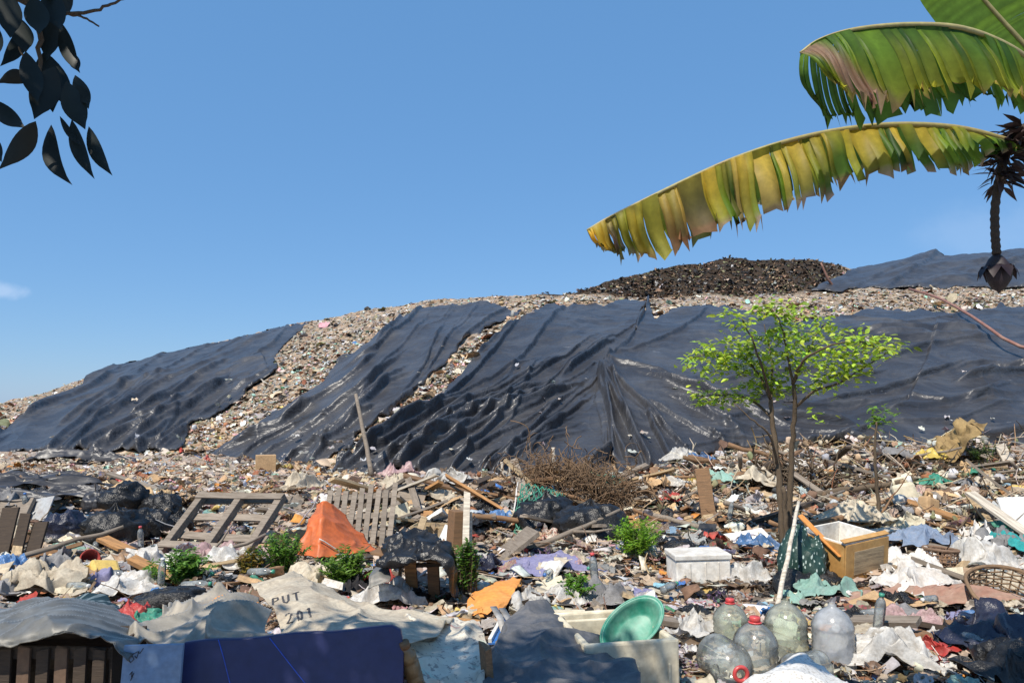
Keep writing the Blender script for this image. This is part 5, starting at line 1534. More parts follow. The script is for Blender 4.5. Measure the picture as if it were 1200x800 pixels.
def rag_mesh(name, seed, mat, n=30, wild=1.0):
    r_ = np.random.default_rng(seed); o = r_.uniform(0, 60)
    u = np.linspace(-.5, .5, n); X, Y = np.meshgrid(u, u, indexing='ij')
    a = np.arctan2(Y, X); rad = 1 - .22 * perlin(np.cos(a) * 1.3 + o, np.sin(a) * 1.3, .4)
    Xr = X * rad + .10 * wild * perlin(X * 3 + o, Y * 3, 3.1); Yr = Y * rad * r_.uniform(.5, .95) + .10 * wild * perlin(X * 3, Y * 3 + o, 5.2)
    Z = .11 * wild * (ridge(X * 1.6 + o + .4 * perlin(X * 3, Y * 3, o), Y * 1.3, .5, 2) + .7 * ridge(X * 3 + Y * 2 + o, Y * 3 - X, 1.5, 2) + .35 * ridge(X * 7 + o, Y * 6, 2.5, 2)) + .05 * fbm(X * 4 + o, Y * 4, .5, 3)
    Z = Z * (1 - .6 * np.clip((np.hypot(X, Y) - .35) * 5, 0, 1)) + .012
    V = np.stack([Xr, Yr, Z], -1).reshape(-1, 3)
    f = grid_faces(n, n)
    me = bpy.data.meshes.new(name)
    me.from_pydata(V.tolist(), [], f.tolist()); me.update()
    me.polygons.foreach_set("use_smooth", np.ones(len(me.polygons), bool)); me.materials.append(mat)
    return me


def single(name, me, loc, rot, scale, label, cat, group=None):
    o = link(bpy.data.objects.new(name, me)); o.location = loc; o.rotation_euler = rot
    o.scale = scale if hasattr(scale, '__len__') else (scale,) * 3
    return tag(o, label, cat, group) if label else o


BAG = [bag_mesh('bag', 200 + i, M['black_bag'], neck=i % 2 == 0) for i in range(6)]
FLATBAG = [bag_mesh('bag', 230 + i, M['black_bag'], neck=False, flat=.45) for i in range(4)]


def retint(me, mat):
    key = me.name + mat.name
    c = bpy.data.meshes.get(key)
    if c is None:
        c = me.copy(); c.name = key; c.materials.clear(); c.materials.append(mat)
    return c


bg_ = 'black bin bags heaped beside the broken pallet'
bags = [(126, 646, .62, 0, 'black_bag', 'big round black bin bag in the middle of the left heap'), (68, 636, .46, 1, 'navy_bag', 'round navy bin bag on the left heap behind the crossing beams'),
        (90, 628, .34, 2, 'grey_cloth', 'slim greyish bag squeezed between the navy and the big black bag'), (168, 634, .50, 3, 'black_bag', 'glossy black bin bag against the left beam of the broken pallet'),
        (184, 612, .48, 4, 'black_bag', 'black bin bag high behind the broken pallet corner'), (140, 606, .58, 5, 'black_bag', 'flat-topped black bin bag at the back of the left heap'),
        (112, 604, .42, 0, 'sheet_black', 'dull black bag behind the slim greyish one'), (205, 626, .32, 2, 'black_bag', 'small black bag under the broken pallet')]
for px, py, sz, k_, mt, lab in bags:
    q = G(px, py)
    sz *= 1.06
    single('bin_bag', retint(BAG[k_], M[mt]), (q.x, q.y + sz * .2, q.z + .02), (0, 0, random.uniform(0, 6)), (sz, sz, sz * 1.2), lab, 'bin bag', bg_)
for px, py, sz, lab, rz in [(206, 722, .58, 'flat creased black bag lying in front of the first weed', .3), (484, 708, .38, 'crumpled black bag under the timber stand', 2.0)]:
    q = G(px, py); single('bin_bag', FLATBAG[int(px) % 4], (q.x, q.y, q.z + .02), (0, 0, rz), (sz, sz * .7, sz * .8), lab, 'bin bag', 'flat black bags')
for px, py, sz, lab, k_ in [(938, 700, .46, 'crumpled black bag at the foot of the speckled sack', 1), (970, 690, .34, 'black bag in the shade of the tan carton', 3), (1010, 742, .34, 'small black bag right of the dome-shouldered bottle', 2),
                            (820, 730, .26, 'small round black bag behind the white crumpled bag', 4), (835, 640, .42, 'black bag in dark rubbish below the brown upright plank', 5), (800, 650, .36, 'greyish black bag right of the bright round weed', 0),
                            (786, 612, .40, 'black bag on the heap above the bright round weed', 1), (862, 560, .36, 'black bag right of the brown upright plank', 3), (640, 622, .9, 'added black lump for the dark hollow under the rattan tangle', 2), (694, 632, .85, 'added black lump for the shade under the right of the rattan tangle', 4),  # the two large rattan lumps are added to darken its shaded hollow
                            (628, 592, .5, 'black bag behind the green net', 5), (770, 640, .3, 'torn black bag beside the bright round weed', 2), (915, 700, .2, 'small knotted black bag at the foot of the peeled stick', 0)]:
    q = G(px, py); single('bin_bag', BAG[k_], (q.x, q.y + .1, q.z - .04), (0, 0, px * .37), (sz, sz, sz * .95), lab, 'bin bag', 'black bags about the middle and right heaps')

# speckled sack
m, nt, b = new_mat('dark sack with pale spots')
v = objvec(nt); vo = N(nt, 'ShaderNodeTexVoronoi'); vo.inputs['Scale'].default_value = 15; nt.links.new(v, vo.inputs['Vector'])
sp = ramp(nt, vo.outputs['Distance'], [(.20, 1), (.30, 0)])
nt.links.new(mixc(nt, sp, (.016, .045, .035), (.42, .50, .45)), b.inputs['Base Color']); b.inputs['Roughness'].default_value = .5
bump(nt, noise(nt, v, 20, 5, .6), .6, .01, b)
M['speckle'] = m
q = G(946, 688); single('speckled_sack', retint(BAG[1], m), (q.x, q.y + .2, q.z - .06), (R_(6), 0, 1.2), (.50, .46, .98), 'dark green sack with pale speckles standing behind the peeled stick', 'sack')

RAG = [rag_mesh('rag', 300 + i, M['white_cloth']) for i in range(8)]
HUMP = [rag_mesh('rag', 330 + i, M['white_cloth'], 34, 1.9) for i in range(6)]


def rag(px, py, sz, mat, lab, k_, hump=False, rz=None, name='cloth', cat='cloth', dz=.04, sy=1, sz_=1, D=None, group=None, rx=0):
    q = G(px, py) if D is None else P(px, py, D)
    me = retint((HUMP if hump else RAG)[k_], M[mat])
    return single(name, me, (q.x, q.y, q.z + dz), (rx, 0, px * .61 if rz is None else rz), (sz, sz * sy, sz * sz_), lab, cat, group)


rag(1078, 652, .55, 'denim', 'crumpled faded blue jeans lying on the white cloths by the wicker crate', 0, True, .2, dz=.12)
rag(1110, 650, .32, 'denim', 'second faded blue jeans leg hanging over the wicker crate', 2, True, 1.4, dz=.14)
rag(1066, 672, .55, 'white_cloth', 'white soiled cloth heaped under the faded jeans', 1, True, 0)
rag(1070, 694, .62, 'white_cloth', 'white rumpled cloth spread in front of the tan carton', 3, True, .5)
rag(1020, 706, .3, 'white_film', 'white film scrap by the brown lath in front of the carton', 2)
rag(968, 704, .55, 'mint_cloth', 'mint green netting lying behind the dome-shouldered bottle', 4, True, .2)
rag(930, 712, .3, 'mint_cloth', 'mint green net scrap behind the capless bottle', 1, True)
rag(1188, 652, .5, 'teal_cloth', 'teal cloth bundle at the right edge below the clean white panel', 5, True, dz=.08)
rag(1180, 634, .4, 'green_film', 'pale green film above the teal cloth bundle', 3, True, dz=.1)
rag(646, 672, .72, 'lavender', 'faded lavender cloth spread below the rattan tangle', 0, True, .4, sz_=.55)
rag(606, 668, .45, 'lavender', 'smaller lavender cloth right of the leafy tall weed', 4, False, 1)
rag(563, 672, .42, 'navy_bag', 'rounded navy sheet behind the orange cloth', 1, True)
rag(672, 664, .38, 'cream_film', 'pale grey-green film over the edge of the lavender cloth', 2, True)
rag(820, 760, .42, 'white_film', 'white crumpled bag between the cream foam box and the bottles', 4, True, .8, dz=.1, sz_=1.2)
rag(845, 672, .4, 'grey_cloth', 'grey rag right of the closed white foam box', 3)
rag(878, 684, .5, 'white_film', 'pale dirty film left of the peeled stick', 2, True)
rag(890, 652, .5, 'blue_film', 'bright blue plastic film at the sapling foot', 5, True, sy=.5, dz=.06)
rag(10, 672, .36, 'blue_film', 'bright blue bag at the left edge below the leaning panel', 0, True, dz=.05)
rag(70, 672, .6, 'grey_cloth', 'bluish grey rag below the crossing beams', 4, True)
rag(44, 700, .75, 'cream_film', 'long cream sheet lying at the left edge above the dark crate', 1, True, .1, sy=.7)
rag(30, 686, .6, 'white_film', 'white sheet at the left edge below the blue bag', 5, False, .1)
rag(90, 690, .5, 'cardboard', 'tan paper behind the grey draped sheeting', 3, True)
rag(118, 690, .42, 'lavender', 'purplish rag left of the yellow can', 2, True)
rag(106, 682, .2, 'red_film', 'small red film piece left of the yellow can', 1, True)
rag(150, 702, .55, 'white_film', 'white torn film under the yellow can', 3, True)
rag(170, 668, .5, 'white_film', 'pale pile of film left of the first weed', 2, True, dz=.06)
rag(300, 676, .3, 'navy_bag', 'dark blue plastic twist at the edge of the second weed', 4, True, dz=.08)
rag(272, 668, .55, 'white_film', 'whitish torn film between the two left weeds', 5, True)
rag(248, 662, .5, 'pink_film', 'pinkish film under the broken pallet', 1, True)
rag(370, 690, .5, 'cream_film', 'cream bag folded above the painted letters', 3, True, dz=.08)
rag(442, 690, .35, 'red_cloth', 'red rag left of the black bag under the timber stand', 0, True)
rag(452, 704, .34, 'white_film', 'white film scrap by the red rag', 2, True)
rag(420, 700, .42, 'black_cloth', 'black and white rag below the third weed', 4, True)
rag(455, 716, .6, 'white_film', 'pale film behind the tan bamboo pole', 3, True, .4, sy=.6)
rag(700, 712, .5, 'grey_cloth', 'grey film behind the green basin', 5, True)
rag(665, 712, .4, 'white_film', 'white film at the foot of the small low weed', 0, True)
rag(620, 720, .4, 'white_film', 'white film behind the hump of the grey tarpaulin', 1, True)
rag(703, 742, .3, 'black_cloth', 'black rag left of the green basin', 3, True, D=4.75)
rag(1146, 644, .7, 'white_cloth', 'long white sack sloping down right of the wicker crate', 4, True, .9, sy=.6, dz=.1, name='sack', cat='sack')
rag(1152, 672, .62, 'white_film', 'plump white sack right of the wicker crate', 2, True, .2, dz=.06, name='sack', cat='sack', sz_=1.3)
rag(1172, 652, .6, 'grey_cloth', 'grey-white sack behind the plump white sack', 1, True, .5, dz=.08, name='sack', cat='sack')
rag(1130, 536, 1.1, 'dry_leaf', 'dry straw-coloured frond hanging on top of the right bank', 3, True, rx=R_(50), dz=.2, name='dry_frond', cat='frond')
rag(1150, 560, .5, 'green_film', 'green scrap of film on the right bank below the straw frond', 2, True)
rag(800, 545, .65, 'white_film', 'white torn bag at the foot of the right-hand liner', 0, True, dz=.05)
rag(818, 548, .5, 'blue_film', 'bright sky-blue bag top behind the brown upright plank', 4, True, dz=.1)
rag(848, 572, .6, 'mint_cloth', 'green netting behind the brown upright plank', 1, True, dz=.08)
rag(880, 575, .9, 'cream_film', 'pale peach sheet on the heap left of the sapling', 5, True, dz=.08)
rag(782, 575, .6, 'white_film', 'white crumpled bag on the heap behind the long grey pole', 2, True, dz=.08)
rag(785, 592, .36, 'red_cloth', 'red cloth on the heap behind the long grey pole', 3, True, dz=.08)
rag(770, 580, .6, 'cardboard', 'brown paper sack on the heap by the red cloth', 1, True, dz=.1)
rag(1005, 622, .7, 'cream_film', 'cream shredded film between the speckled sack and slender sapling', 0, True, dz=.1)
rag(1056, 628, .6, 'cream_foam', 'cream broken foam beyond the tan carton', 4, True, dz=.08)
rag(1090, 545, .5, 'yellow_film', 'yellowish rag on top of the right bank', 5, True, dz=.1)
rag(1050, 540, .6, 'grey_cloth', 'grey rag on top of the right bank by the slender sapling', 3, True)
rag(352, 580, .9, 'cream_film', 'cream sheet lying right behind the broken pallet', 2, True, dz=.1, sy=.5)
rag(330, 600, .6, 'grey_wood', 'grey matted sheet between the two pallets', 1, True)
rag(330, 640, .8, 'cardboard', 'brown flattened sheet between the two pallets', 0, False, dz=.05)
rag(470, 560, .9, 'pink_film', 'pinkish sheet at the foot of the liner behind the picket pallet', 5, True)
rag(520, 570, .8, 'white_film', 'pale sheet behind the middle heap below the liner', 4, True)
rag(560, 615, .4, 'denim', 'small blue cloth left of the green net', 2, True, dz=.06)
rag(586, 618, .4, 'blue_film', 'blue and white carrier bag left of the leaning wedge board', 0, True, dz=.08)
rag(30, 566, 2.2, 'sheet_black', 'long black liner scrap on the flat at the far left', 1, True, .1, sy=.5, sz_=.25, name='liner_scrap', cat='liner scrap')
rag(88, 543, 2.6, 'sheet_black', 'rolled black liner end at the foot of the left liner', 3, True, .1, sy=.3, sz_=.5, name='liner_scrap', cat='liner scrap')
rag(40, 576, 2.0, 'sheet_black', 'black liner scrap behind the left heap of bags', 4, True, .3, sy=.5, sz_=.3, name='liner_scrap', cat='liner scrap')
rag(8, 590, 1.5, 'sheet_black', 'black liner scrap at the left edge behind the leaning panel', 2, True, 0, sy=.5, sz_=.35, name='liner_scrap', cat='liner scrap')
rag(80, 588, 1.2, 'sheet_black', 'dark sheet strip behind the navy bag', 0, True, .2, sy=.4, sz_=.4, name='liner_scrap', cat='liner scrap')
s1 = Sheet([[(72, 712, 5.4), (98, 698, 5.5), (122, 702, 5.4), (146, 718, 5.2)], [(74, 716, 5.1), (100, 704, 5.1), (124, 710, 5.05), (148, 726, 5.0)], [(78, 716, 4.9), (104, 714, 4.8), (128, 722, 4.75), (149, 740, 4.7)]], 44, 40, .01, 9, 61, .03)
m, nt, b = new_mat('dark green striped sheet')
tcu = objvec(nt); wv = N(nt, 'ShaderNodeTexWave'); wv.inputs['Scale'].default_value = 5.5; wv.inputs['Distortion'].default_value = 2; nt.links.new(tcu, wv.inputs['Vector'])
nt.links.new(mixc(nt, ramp(nt, wv.outputs['Fac'], [(.72, 0), (.82, 1)]), (.012, .028, .026), (.16, .20, .20)), b.inputs['Base Color']); b.inputs['Roughness'].default_value = .5
s1.build('tarpaulin', m, 'dark green tarpaulin scrap with grey stripes behind the grey sheeting', 'tarpaulin')
rag(170, 735, .22, 'green_film', 'small green film triangle beside the striped tarpaulin scrap', 3, True, D=4.9)
rag(158, 730, .26, 'red_film', 'reddish film bits beside the striped tarpaulin scrap', 1, True, D=4.95)

# white woven sack at the lower edge, with a weave
m, nt, b = new_mat('white woven sack')
v = objvec(nt)
ck = N(nt, 'ShaderNodeTexVoronoi'); ck.inputs['Scale'].default_value = 55; nt.links.new(v, ck.inputs['Vector'])
sp = ramp(nt, ck.outputs['Distance'], [(.25, .7), (.5, 0)])
nt.links.new(mixc(nt, sp, (.66, .64, .60), (.36, .32, .27)), b.inputs['Base Color']); b.inputs['Roughness'].default_value = .6
bump(nt, noise(nt, v, 14, 5, .6), .6, .012, b)
Sheet([[(885, 806, 3.9), (905, 784, 4.0), (932, 772, 4.05), (955, 782, 4.0), (990, 806, 3.9)], [(875, 812, 3.7), (902, 792, 3.75), (932, 782, 3.75), (960, 794, 3.75), (1000, 815, 3.7)], [(866, 830, 3.5), (900, 826, 3.45), (935, 824, 3.4), (970, 826, 3.4), (1015, 832, 3.45)]], 60, 50, .012, 8, 71, .03).build(
    'sack', m, 'white woven sack bulging up at the lower edge in front of the bottles', 'sack')
board('foam_slab', 'cream slab on the ground right of the white woven sack', 'foam slab', (970, 806, 4.2), (1075, 808, 4.15), (985, 792, 4.6), .03, M['cream_foam'], 72)
rag(1000, 776, .26, 'grey_cloth', 'tan-grey rag leaning on the dome-shouldered bottle', 2, True, dz=.04)
rag(1075, 770, .4, 'red_film', 'bright red shredded net scrap right of the bottles', 4, True, sz_=.8)
rag(1125, 762, .34, 'black_cloth', 'dark maroon rag right of the red net scrap', 1, True)
rag(1175, 765, .75, 'navy_bag', 'dark navy sheet at the lower right edge', 3, True)
rag(1188, 800, .6, 'black_bag', 'black sheet in the lower right corner', 2, True)
rag(1040, 790, .6, 'white_film', 'grey-white film right of the white woven sack', 0, True, sy=.5)
rag(1040, 725, .5, 'grey_cloth', 'grey mat on the red-brown earth right of the bottles', 5, False)
rag(1060, 745, .45, 'pink_film', 'pale pink film strip on the earth right of the bottles', 1, True, sy=.4)
rag(1075, 708, 1.5, 'earth_cloth', 'reddish-brown sheet spread on the earth in front of the white cloth', 0, False, .1, sy=.45, dz=.02, sz_=.5)

# ------------------------------------------------------------------ wicker and rattan
def weave(name, label, cat, loc, rot, R0, R1, H, n=26, m_=9, dent=.12, seed=1, mat='rattan', rod=.006):
    r_ = np.random.default_rng(seed); mb = MB()
    f = lambda a_, z: (R0 + (R1 - R0) * z / H) * (1 + dent * float(perlin(math.cos(a_) * 1.2 + seed, math.sin(a_) * 1.2, z * 3)))
    for i in range(n):
        a0 = 2 * math.pi * i / n
        mb.tube([(f(a0, z) * math.cos(a0), f(a0, z) * math.sin(a0), z) for z in np.linspace(0, H, 7)], rod, 5)
    t = thing(name, label, cat, loc, rot)
    mb.build('stake_ring', M[mat], t, True)
    mb = MB()
    for k_ in range(m_):
        z = H * (k_ + .5) / m_
        mb.tube([((f(a_, z) + rod * (1.5 if (j + k_) % 2 else -1.5)) * math.cos(a_), (f(a_, z) + rod * (1.5 if (j + k_) % 2 else -1.5)) * math.sin(a_), z + r_.normal(0, .006)) for j, a_ in enumerate(np.linspace(0, 2 * math.pi, n + 1))], rod * 1.15, 5, False)
    mb.build('woven_strand', M[mat], t, True)
    mb = MB()
    mb.tube([(f(a_, H) * 1.02 * math.cos(a_), f(a_, H) * 1.02 * math.sin(a_), H) for a_ in np.linspace(0, 2 * math.pi, 41)], rod * 2.6, 6, False)
    mb.build('rim', M[mat], t, True)
    MB().lathe([(0, .004), (R0 * .98, .004), (R0 * .98, 0), (0, 0)], 24).build('base', M[mat], t)
    return t


weave('wicker_basket', 'brown wicker basket tipped on its side at the right of the rattan tangle', 'basket', P(738, 588, 11.3), (R_(75), R_(10), R_(15)), .16, .26, .34, seed=3)
weave('wicker_basket', 'wide wicker basket upside down on top of the rattan tangle', 'basket', P(690, 592, 11.0), (R_(200), R_(6), 0), .34, .44, .30, 34, 8, seed=5)
weave('wicker_basket', 'low wicker basket sunk in the left of the rattan tangle', 'basket', P(642, 584, 11.3), (R_(16), R_(-14), 0), .28, .36, .3, 30, 8, seed=7)
weave('wicker_basket', 'small square-shouldered brown basket under the faded jeans', 'basket', G(1112, 676) + Vector((0, .15, -.02)), (0, R_(4), .3), .13, .15, .26, 22, 8, seed=9, mat='brown_cloth')
weave('wicker_basket', 'rough brown basket half buried at the right edge of the earth', 'basket', G(1190, 726) + Vector((.05, .2, -.04)), (R_(24), R_(-10), .3), .24, .30, .26, 30, 9, seed=11)
weave('wicker_basket', 'rounded brown basket on the heap behind the red cloth', 'basket', P(757, 600, 11.0), (R_(60), R_(-20), 0), .14, .22, .26, 24, 8, seed=13)


def tangle(name, label, loc, n, rx, ry, rz, mat, seed, rod=(.004, .010)):
    r_ = np.random.default_rng(seed); mb = MB()
    for i in range(n):
        c_ = r_.normal(0, .42, 3) * [rx, ry, rz]
        a0 = r_.uniform(0, 6.3); L = r_.uniform(.6, 2.6); R0 = r_.uniform(.08, .32); el = r_.normal(0, .6)
        ax = Vector((math.cos(a0) * math.cos(el), math.sin(a0) * math.cos(el), math.sin(el))); sd = ax.cross(Vector((r_.normal(), r_.normal(), r_.normal()))).normalized()
        pts = []
        for t_ in np.linspace(0, L, 8):
            pts.append(Vector(c_) + ax * (R0 * math.sin(t_)) + sd * (R0 * (1 - math.cos(t_))) + Vector(r_.normal(0, .008, 3)))
        w_ = r_.uniform(*rod)
        mb.tube(pts, [w_] * 8, 4, False)
    o = mb.build(name, M[mat], None, True); o.location = loc
    return tag(o, label, 'rattan' if mat == 'rattan' else 'brushwood')


q = P(660, 575, 11.3)
tangle('rattan_tangle', 'big springy tangle of brown rattan strips heaped over added black lumps', q + Vector((0, -.1, .14)), 1100, 1.0, .45, .42, 'rattan', 1, (.003, .008))
tangle('rattan_tangle', 'smaller tangle of rattan strips sloping down to the right of the big one', P(706, 588, 10.7), 560, .6, .4, .42, 'rattan', 2, (.003, .008))
tangle('brushwood', 'dry brush and straw heaped on the crest of the right bank', P(985, 540, 14.2), 420, 2.0, .7, .28, 'dry_leaf', 3, (.006, .016))
tangle('brushwood', 'grey brush on the crest of the bank at the far right', P(1130, 548, 13.6), 340, 1.6, .7, .3, 'rattan', 4, (.006, .018))
tangle('brushwood', 'dead brown brush around the foot of the sapling', P(925, 566, 12.4), 460, .8, .4, .3, 'bark', 6, (.006, .018))

# green net, sagging
r_ = np.random.default_rng(5)
mb = MB()
NR = [[P(612, 566, 10.2), P(640, 570, 10.2), P(664, 580, 10.2)], [P(604, 600, 9.8), P(630, 606, 9.8), P(654, 604, 9.9)], [P(605, 632, 9.5), P(624, 630, 9.5), P(646, 626, 9.6)]]
GN = catmull(catmull(np.array([[tuple(p) for p in row] for row in NR]), 15, 0), 15, 1)
GN += r_.normal(0, .012, GN.shape)
for i in range(15):
    for j in range(14):
        if (i + j) % 2 == 0:
            if i < 14:
                mb.tube([Vector(GN[i, j]), Vector(GN[i + 1, j + 1])], .009, 4, False)
            if i > 0:
                mb.tube([Vector(GN[i, j]), Vector(GN[i - 1, j + 1])], .009, 4, False)
        else:
            pass
for j in range(15):
    mb.tube([Vector(GN[i, j]) for i in range(15)][::1], .006, 4, False)
tag(mb.build('net', M['green_film'], None, True), 'coarse green net hanging over the hollow left of the rattan tangle', 'net')
stick('rope', 'pale rope edging the green net', 'rope', [(607, 565, 10.9), (602, 600, 10.2), (604, 640, 9.4)], .012, M['white_cloth'])

# ------------------------------------------------------------------ weeds
def leaf_mat(name, trans=.35, rough=.5):
    m, nt, b = new_mat(name)
    a = N(nt, 'ShaderNodeVertexColor', layer_name="tint")
    v = objvec(nt)
    c = mixc(nt, 1.0, a.outputs[0], ramp(nt, noise(nt, v, 30, 3, .6), [(.3, .8), (.7, 1.1)]), 'MULTIPLY')
    nt.links.new(c, b.inputs['Base Color']); b.inputs['Roughness'].default_value = rough; b.inputs['Specular IOR Level'].default_value = .35
    tr = N(nt, 'ShaderNodeBsdfTranslucent')
    hs = N(nt, 'ShaderNodeHueSaturation'); hs.inputs['Value'].default_value = 1.5; hs.inputs['Hue'].default_value = .485; nt.links.new(c, hs.inputs['Color']); nt.links.new(hs.outputs[0], tr.inputs[0])
    mx = N(nt, 'ShaderNodeMixShader'); mx.inputs[0].default_value = trans
    nt.links.new(b.outputs[0], mx.inputs[1]); nt.links.new(tr.outputs[0], mx.inputs[2]); nt.links.new(mx.outputs[0], nt.nodes['Material Output'].inputs[0])
    return m


LEAF = leaf_mat('foliage'); BANANA = leaf_mat('banana blade', .62, .5); DARKLEAF = leaf_mat('mango foliage', .10, .5)


def leaves(name, pos, dirs, ups, L, W, cols, mat, parent=None, fold=.25, droop=.15):
    """one mesh of many small pointed leaves"""
    n = len(pos)
    dirs = dirs / np.linalg.norm(dirs, axis=1, keepdims=True)
    side = np.cross(dirs, ups); side /= np.linalg.norm(side, axis=1, keepdims=True) + 1e-9
    nor = np.cross(side, dirs)
    prof = [(0, 0, 0), (.3, .5, 1), (.62, .42, 1), (1, 0, 0)]
    V = []
    for t_, w_, _ in prof:
        c_ = pos + dirs * (L * t_)[:, None] - nor * (L * droop * t_ ** 2)[:, None]
        if w_ == 0:
            V.append(c_)
        else:
            V += [c_ - side * (W * w_)[:, None] + nor * (W * fold * w_)[:, None], c_, c_ + side * (W * w_)[:, None] + nor * (W * fold * w_)[:, None]]
    V = np.stack(V, 1)  # n, 8, 3 : 0 base,1-3,4-6,7 tip
    k_ = V.shape[1]
    tri = np.array([[0, 2, 1], [0, 3, 2], [4, 5, 7], [5, 6, 7]]); quad = np.array([[1, 2, 5, 4], [2, 3, 6, 5]])
    off = (np.arange(n) * k_)[:, None, None]
    return mesh_np(name, V.reshape(-1, 3), [(tri[None] + off).reshape(-1, 3), (quad[None] + off).reshape(-1, 4)], mat, parent, True, np.repeat(cols, k_, 0))


def weed(px, py, wd, ht, label, seed, col, n=46, tall=False, D=None):
    r_ = np.random.default_rng(seed)
    q = G(px, py) if D is None else G(px, py, D)
    t = thing('weed', label, 'weed', (q.x, q.y - .05, q.z + .07), scale=1.06)
    mb = MB(); Pn, Dn, Un = [], [], []
    for i in range(n):
        a0 = r_.uniform(0, 6.28); lean = r_.uniform(.1, 1.0) if not tall else r_.uniform(0, .35)
        h = ht * r_.uniform(.65, 1.05) * (1 - .45 * lean ** 2 * (not tall))
        b0 = Vector((r_.normal(0, wd * .13), r_.normal(0, wd * .13), 0))
        tip = b0 + Vector((math.cos(a0) * lean * wd * .5, math.sin(a0) * lean * wd * .5, h))
        pts = [b0.lerp(tip, s_) + Vector((0, 0, h * .12 * math.sin(s_ * 3.14))) for s_ in (0, .33, .66, 1)]
        mb.tube(pts, [.004, .0035, .0025, .0015], 4, False)
        for s_ in np.linspace(.15, 1, 20):
            p = b0.lerp(tip, s_) + Vector((0, 0, h * .12 * math.sin(s_ * 3.14)))
            for sg in (-1, 1):
                d_ = Vector((math.cos(a0 + sg * 1.3 + r_.normal(0, .4)), math.sin(a0 + sg * 1.3 + r_.normal(0, .4)), r_.normal(.25, .3)))
                Pn.append(p); Dn.append(d_); Un.append((r_.normal(0, .4), r_.normal(0, .4), 1))
    mb.build('stem', M['bark'] if tall else LEAFSTEM, t, True)
    k_ = len(Pn)
    leaves('foliage', np.array(Pn), np.array(Dn), np.array(Un, float), r_.uniform(.03, .065, k_), r_.uniform(.010, .02, k_), np.array(col) * r_.uniform(.6, 1.35, (k_, 1)) * r_.uniform(.9, 1.1, (k_, 3)), LEAF, t)
    return t


LEAFSTEM = stained('green stem', (.09, .16, .03), amt=.2, rough=.7, bumps=0)
weed(216, 690, .52, .26, 'low spreading green weed in front of the broken pallet', 1, (.10, .22, .03))
weed(330, 680, .40, .36, 'bushy green weed between the broken pallet and the orange tarpaulin', 2, (.11, .23, .03))
weed(294, 680, .22, .24, 'thin yellowing weed left of the bushy one', 12, (.22, .17, .03), 14)
weed(405, 694, .42, .32, 'feathery green weed at the right foot of the orange tarpaulin', 3, (.135, .25, .035))
weed(549, 705, .26, .40, 'leafy tall weed growing by the whitish plank', 4, (.09, .19, .03), 30, True)
weed(743, 656, .52, .36, 'bright round green weed in the shade right of the rattan tangle', 5, (.18, .34, .03), 60)
weed(675, 710, .26, .19, 'small low green weed behind the grey tarpaulin', 6, (.12, .26, .03), 26)
weed(1148, 545, .5, .35, 'faint green weed on the crest of the right bank', 7, (.08, .15, .03), 14)

# ------------------------------------------------------------------ sapling
def limb(mb, pts, r0, r1, n=7):
    pts = [Vector(p) for p in pts]
    C_ = catmull(np.array([tuple(p) for p in pts]), 4 * len(pts), 0)
    C_ += np.random.default_rng(int(abs(pts[0].x) * 999) + len(pts)).normal(0, min(.006, r0 * .22), C_.shape)
    mb.tube([Vector(c_) for c_ in C_], list(np.linspace(r0, r1, len(C_))), n)


def pd(px, py, dd=0, D=8.6):
    return P(px, py, D + dd)


base = G(921, 652)
BD = base.y
t = thing('sapling', 'multi-stemmed sapling with an airy yellow-green crown in front of the liner', 'sapling', (0, 0, 0))
mb = MB()
limb(mb, [pd(918, 655, 0, BD), pd(916, 600, 0, BD), pd(911, 545, .05, BD), pd(906, 500, .1, BD), pd(903, 468, .1, BD)], .042, .024)
limb(mb, [pd(924, 655, .1, BD), pd(926, 590, .12, BD), pd(927, 535, .1, BD), pd(931, 490, 0, BD), pd(929, 450, -.1, BD)], .038, .022)
limb(mb, [pd(920, 655, -.05, BD), pd(921, 610, -.06, BD), pd(918, 570, -.1, BD)], .032, .022)
mb.build('trunk', M['bark'], t, True)
brs = [
    [(903, 468, .1), (890, 440, .2), (868, 418, .3), (835, 415, .35), (808, 420, .3)], [(903, 468, .1), (893, 430, -.2), (880, 395, -.3), (868, 372, -.3)],
    [(906, 490, .1), (880, 468, .4), (850, 462, .5), (815, 465, .5)], [(929, 450, -.1), (922, 410, -.2), (915, 380, -.3), (905, 362, -.3)],
    [(929, 450, -.1), (945, 420, .2), (955, 395, .4), (968, 378, .4)], [(931, 478, 0), (955, 458, -.3), (985, 448, -.4), (1010, 432, -.5), (1048, 408, -.5)],
    [(929, 450, -.1), (940, 425, -.4), (965, 408, -.6), (1000, 400, -.6), (1030, 408, -.6)], [(903, 468, .1), (905, 430, .4), (900, 400, .5), (895, 380, .5)],
    [(911, 540, .05), (900, 522, .2), (893, 508, .3)], [(911, 545, .05), (902, 510, -.2), (880, 490, -.3), (860, 472, -.3)]]
for i, bb in enumerate(brs):
    mb = MB(); limb(mb, [pd(a_, b_, c_, BD) for a_, b_, c_ in bb], .017, .005, 6); mb.build('limb', M['bark'], t, True)
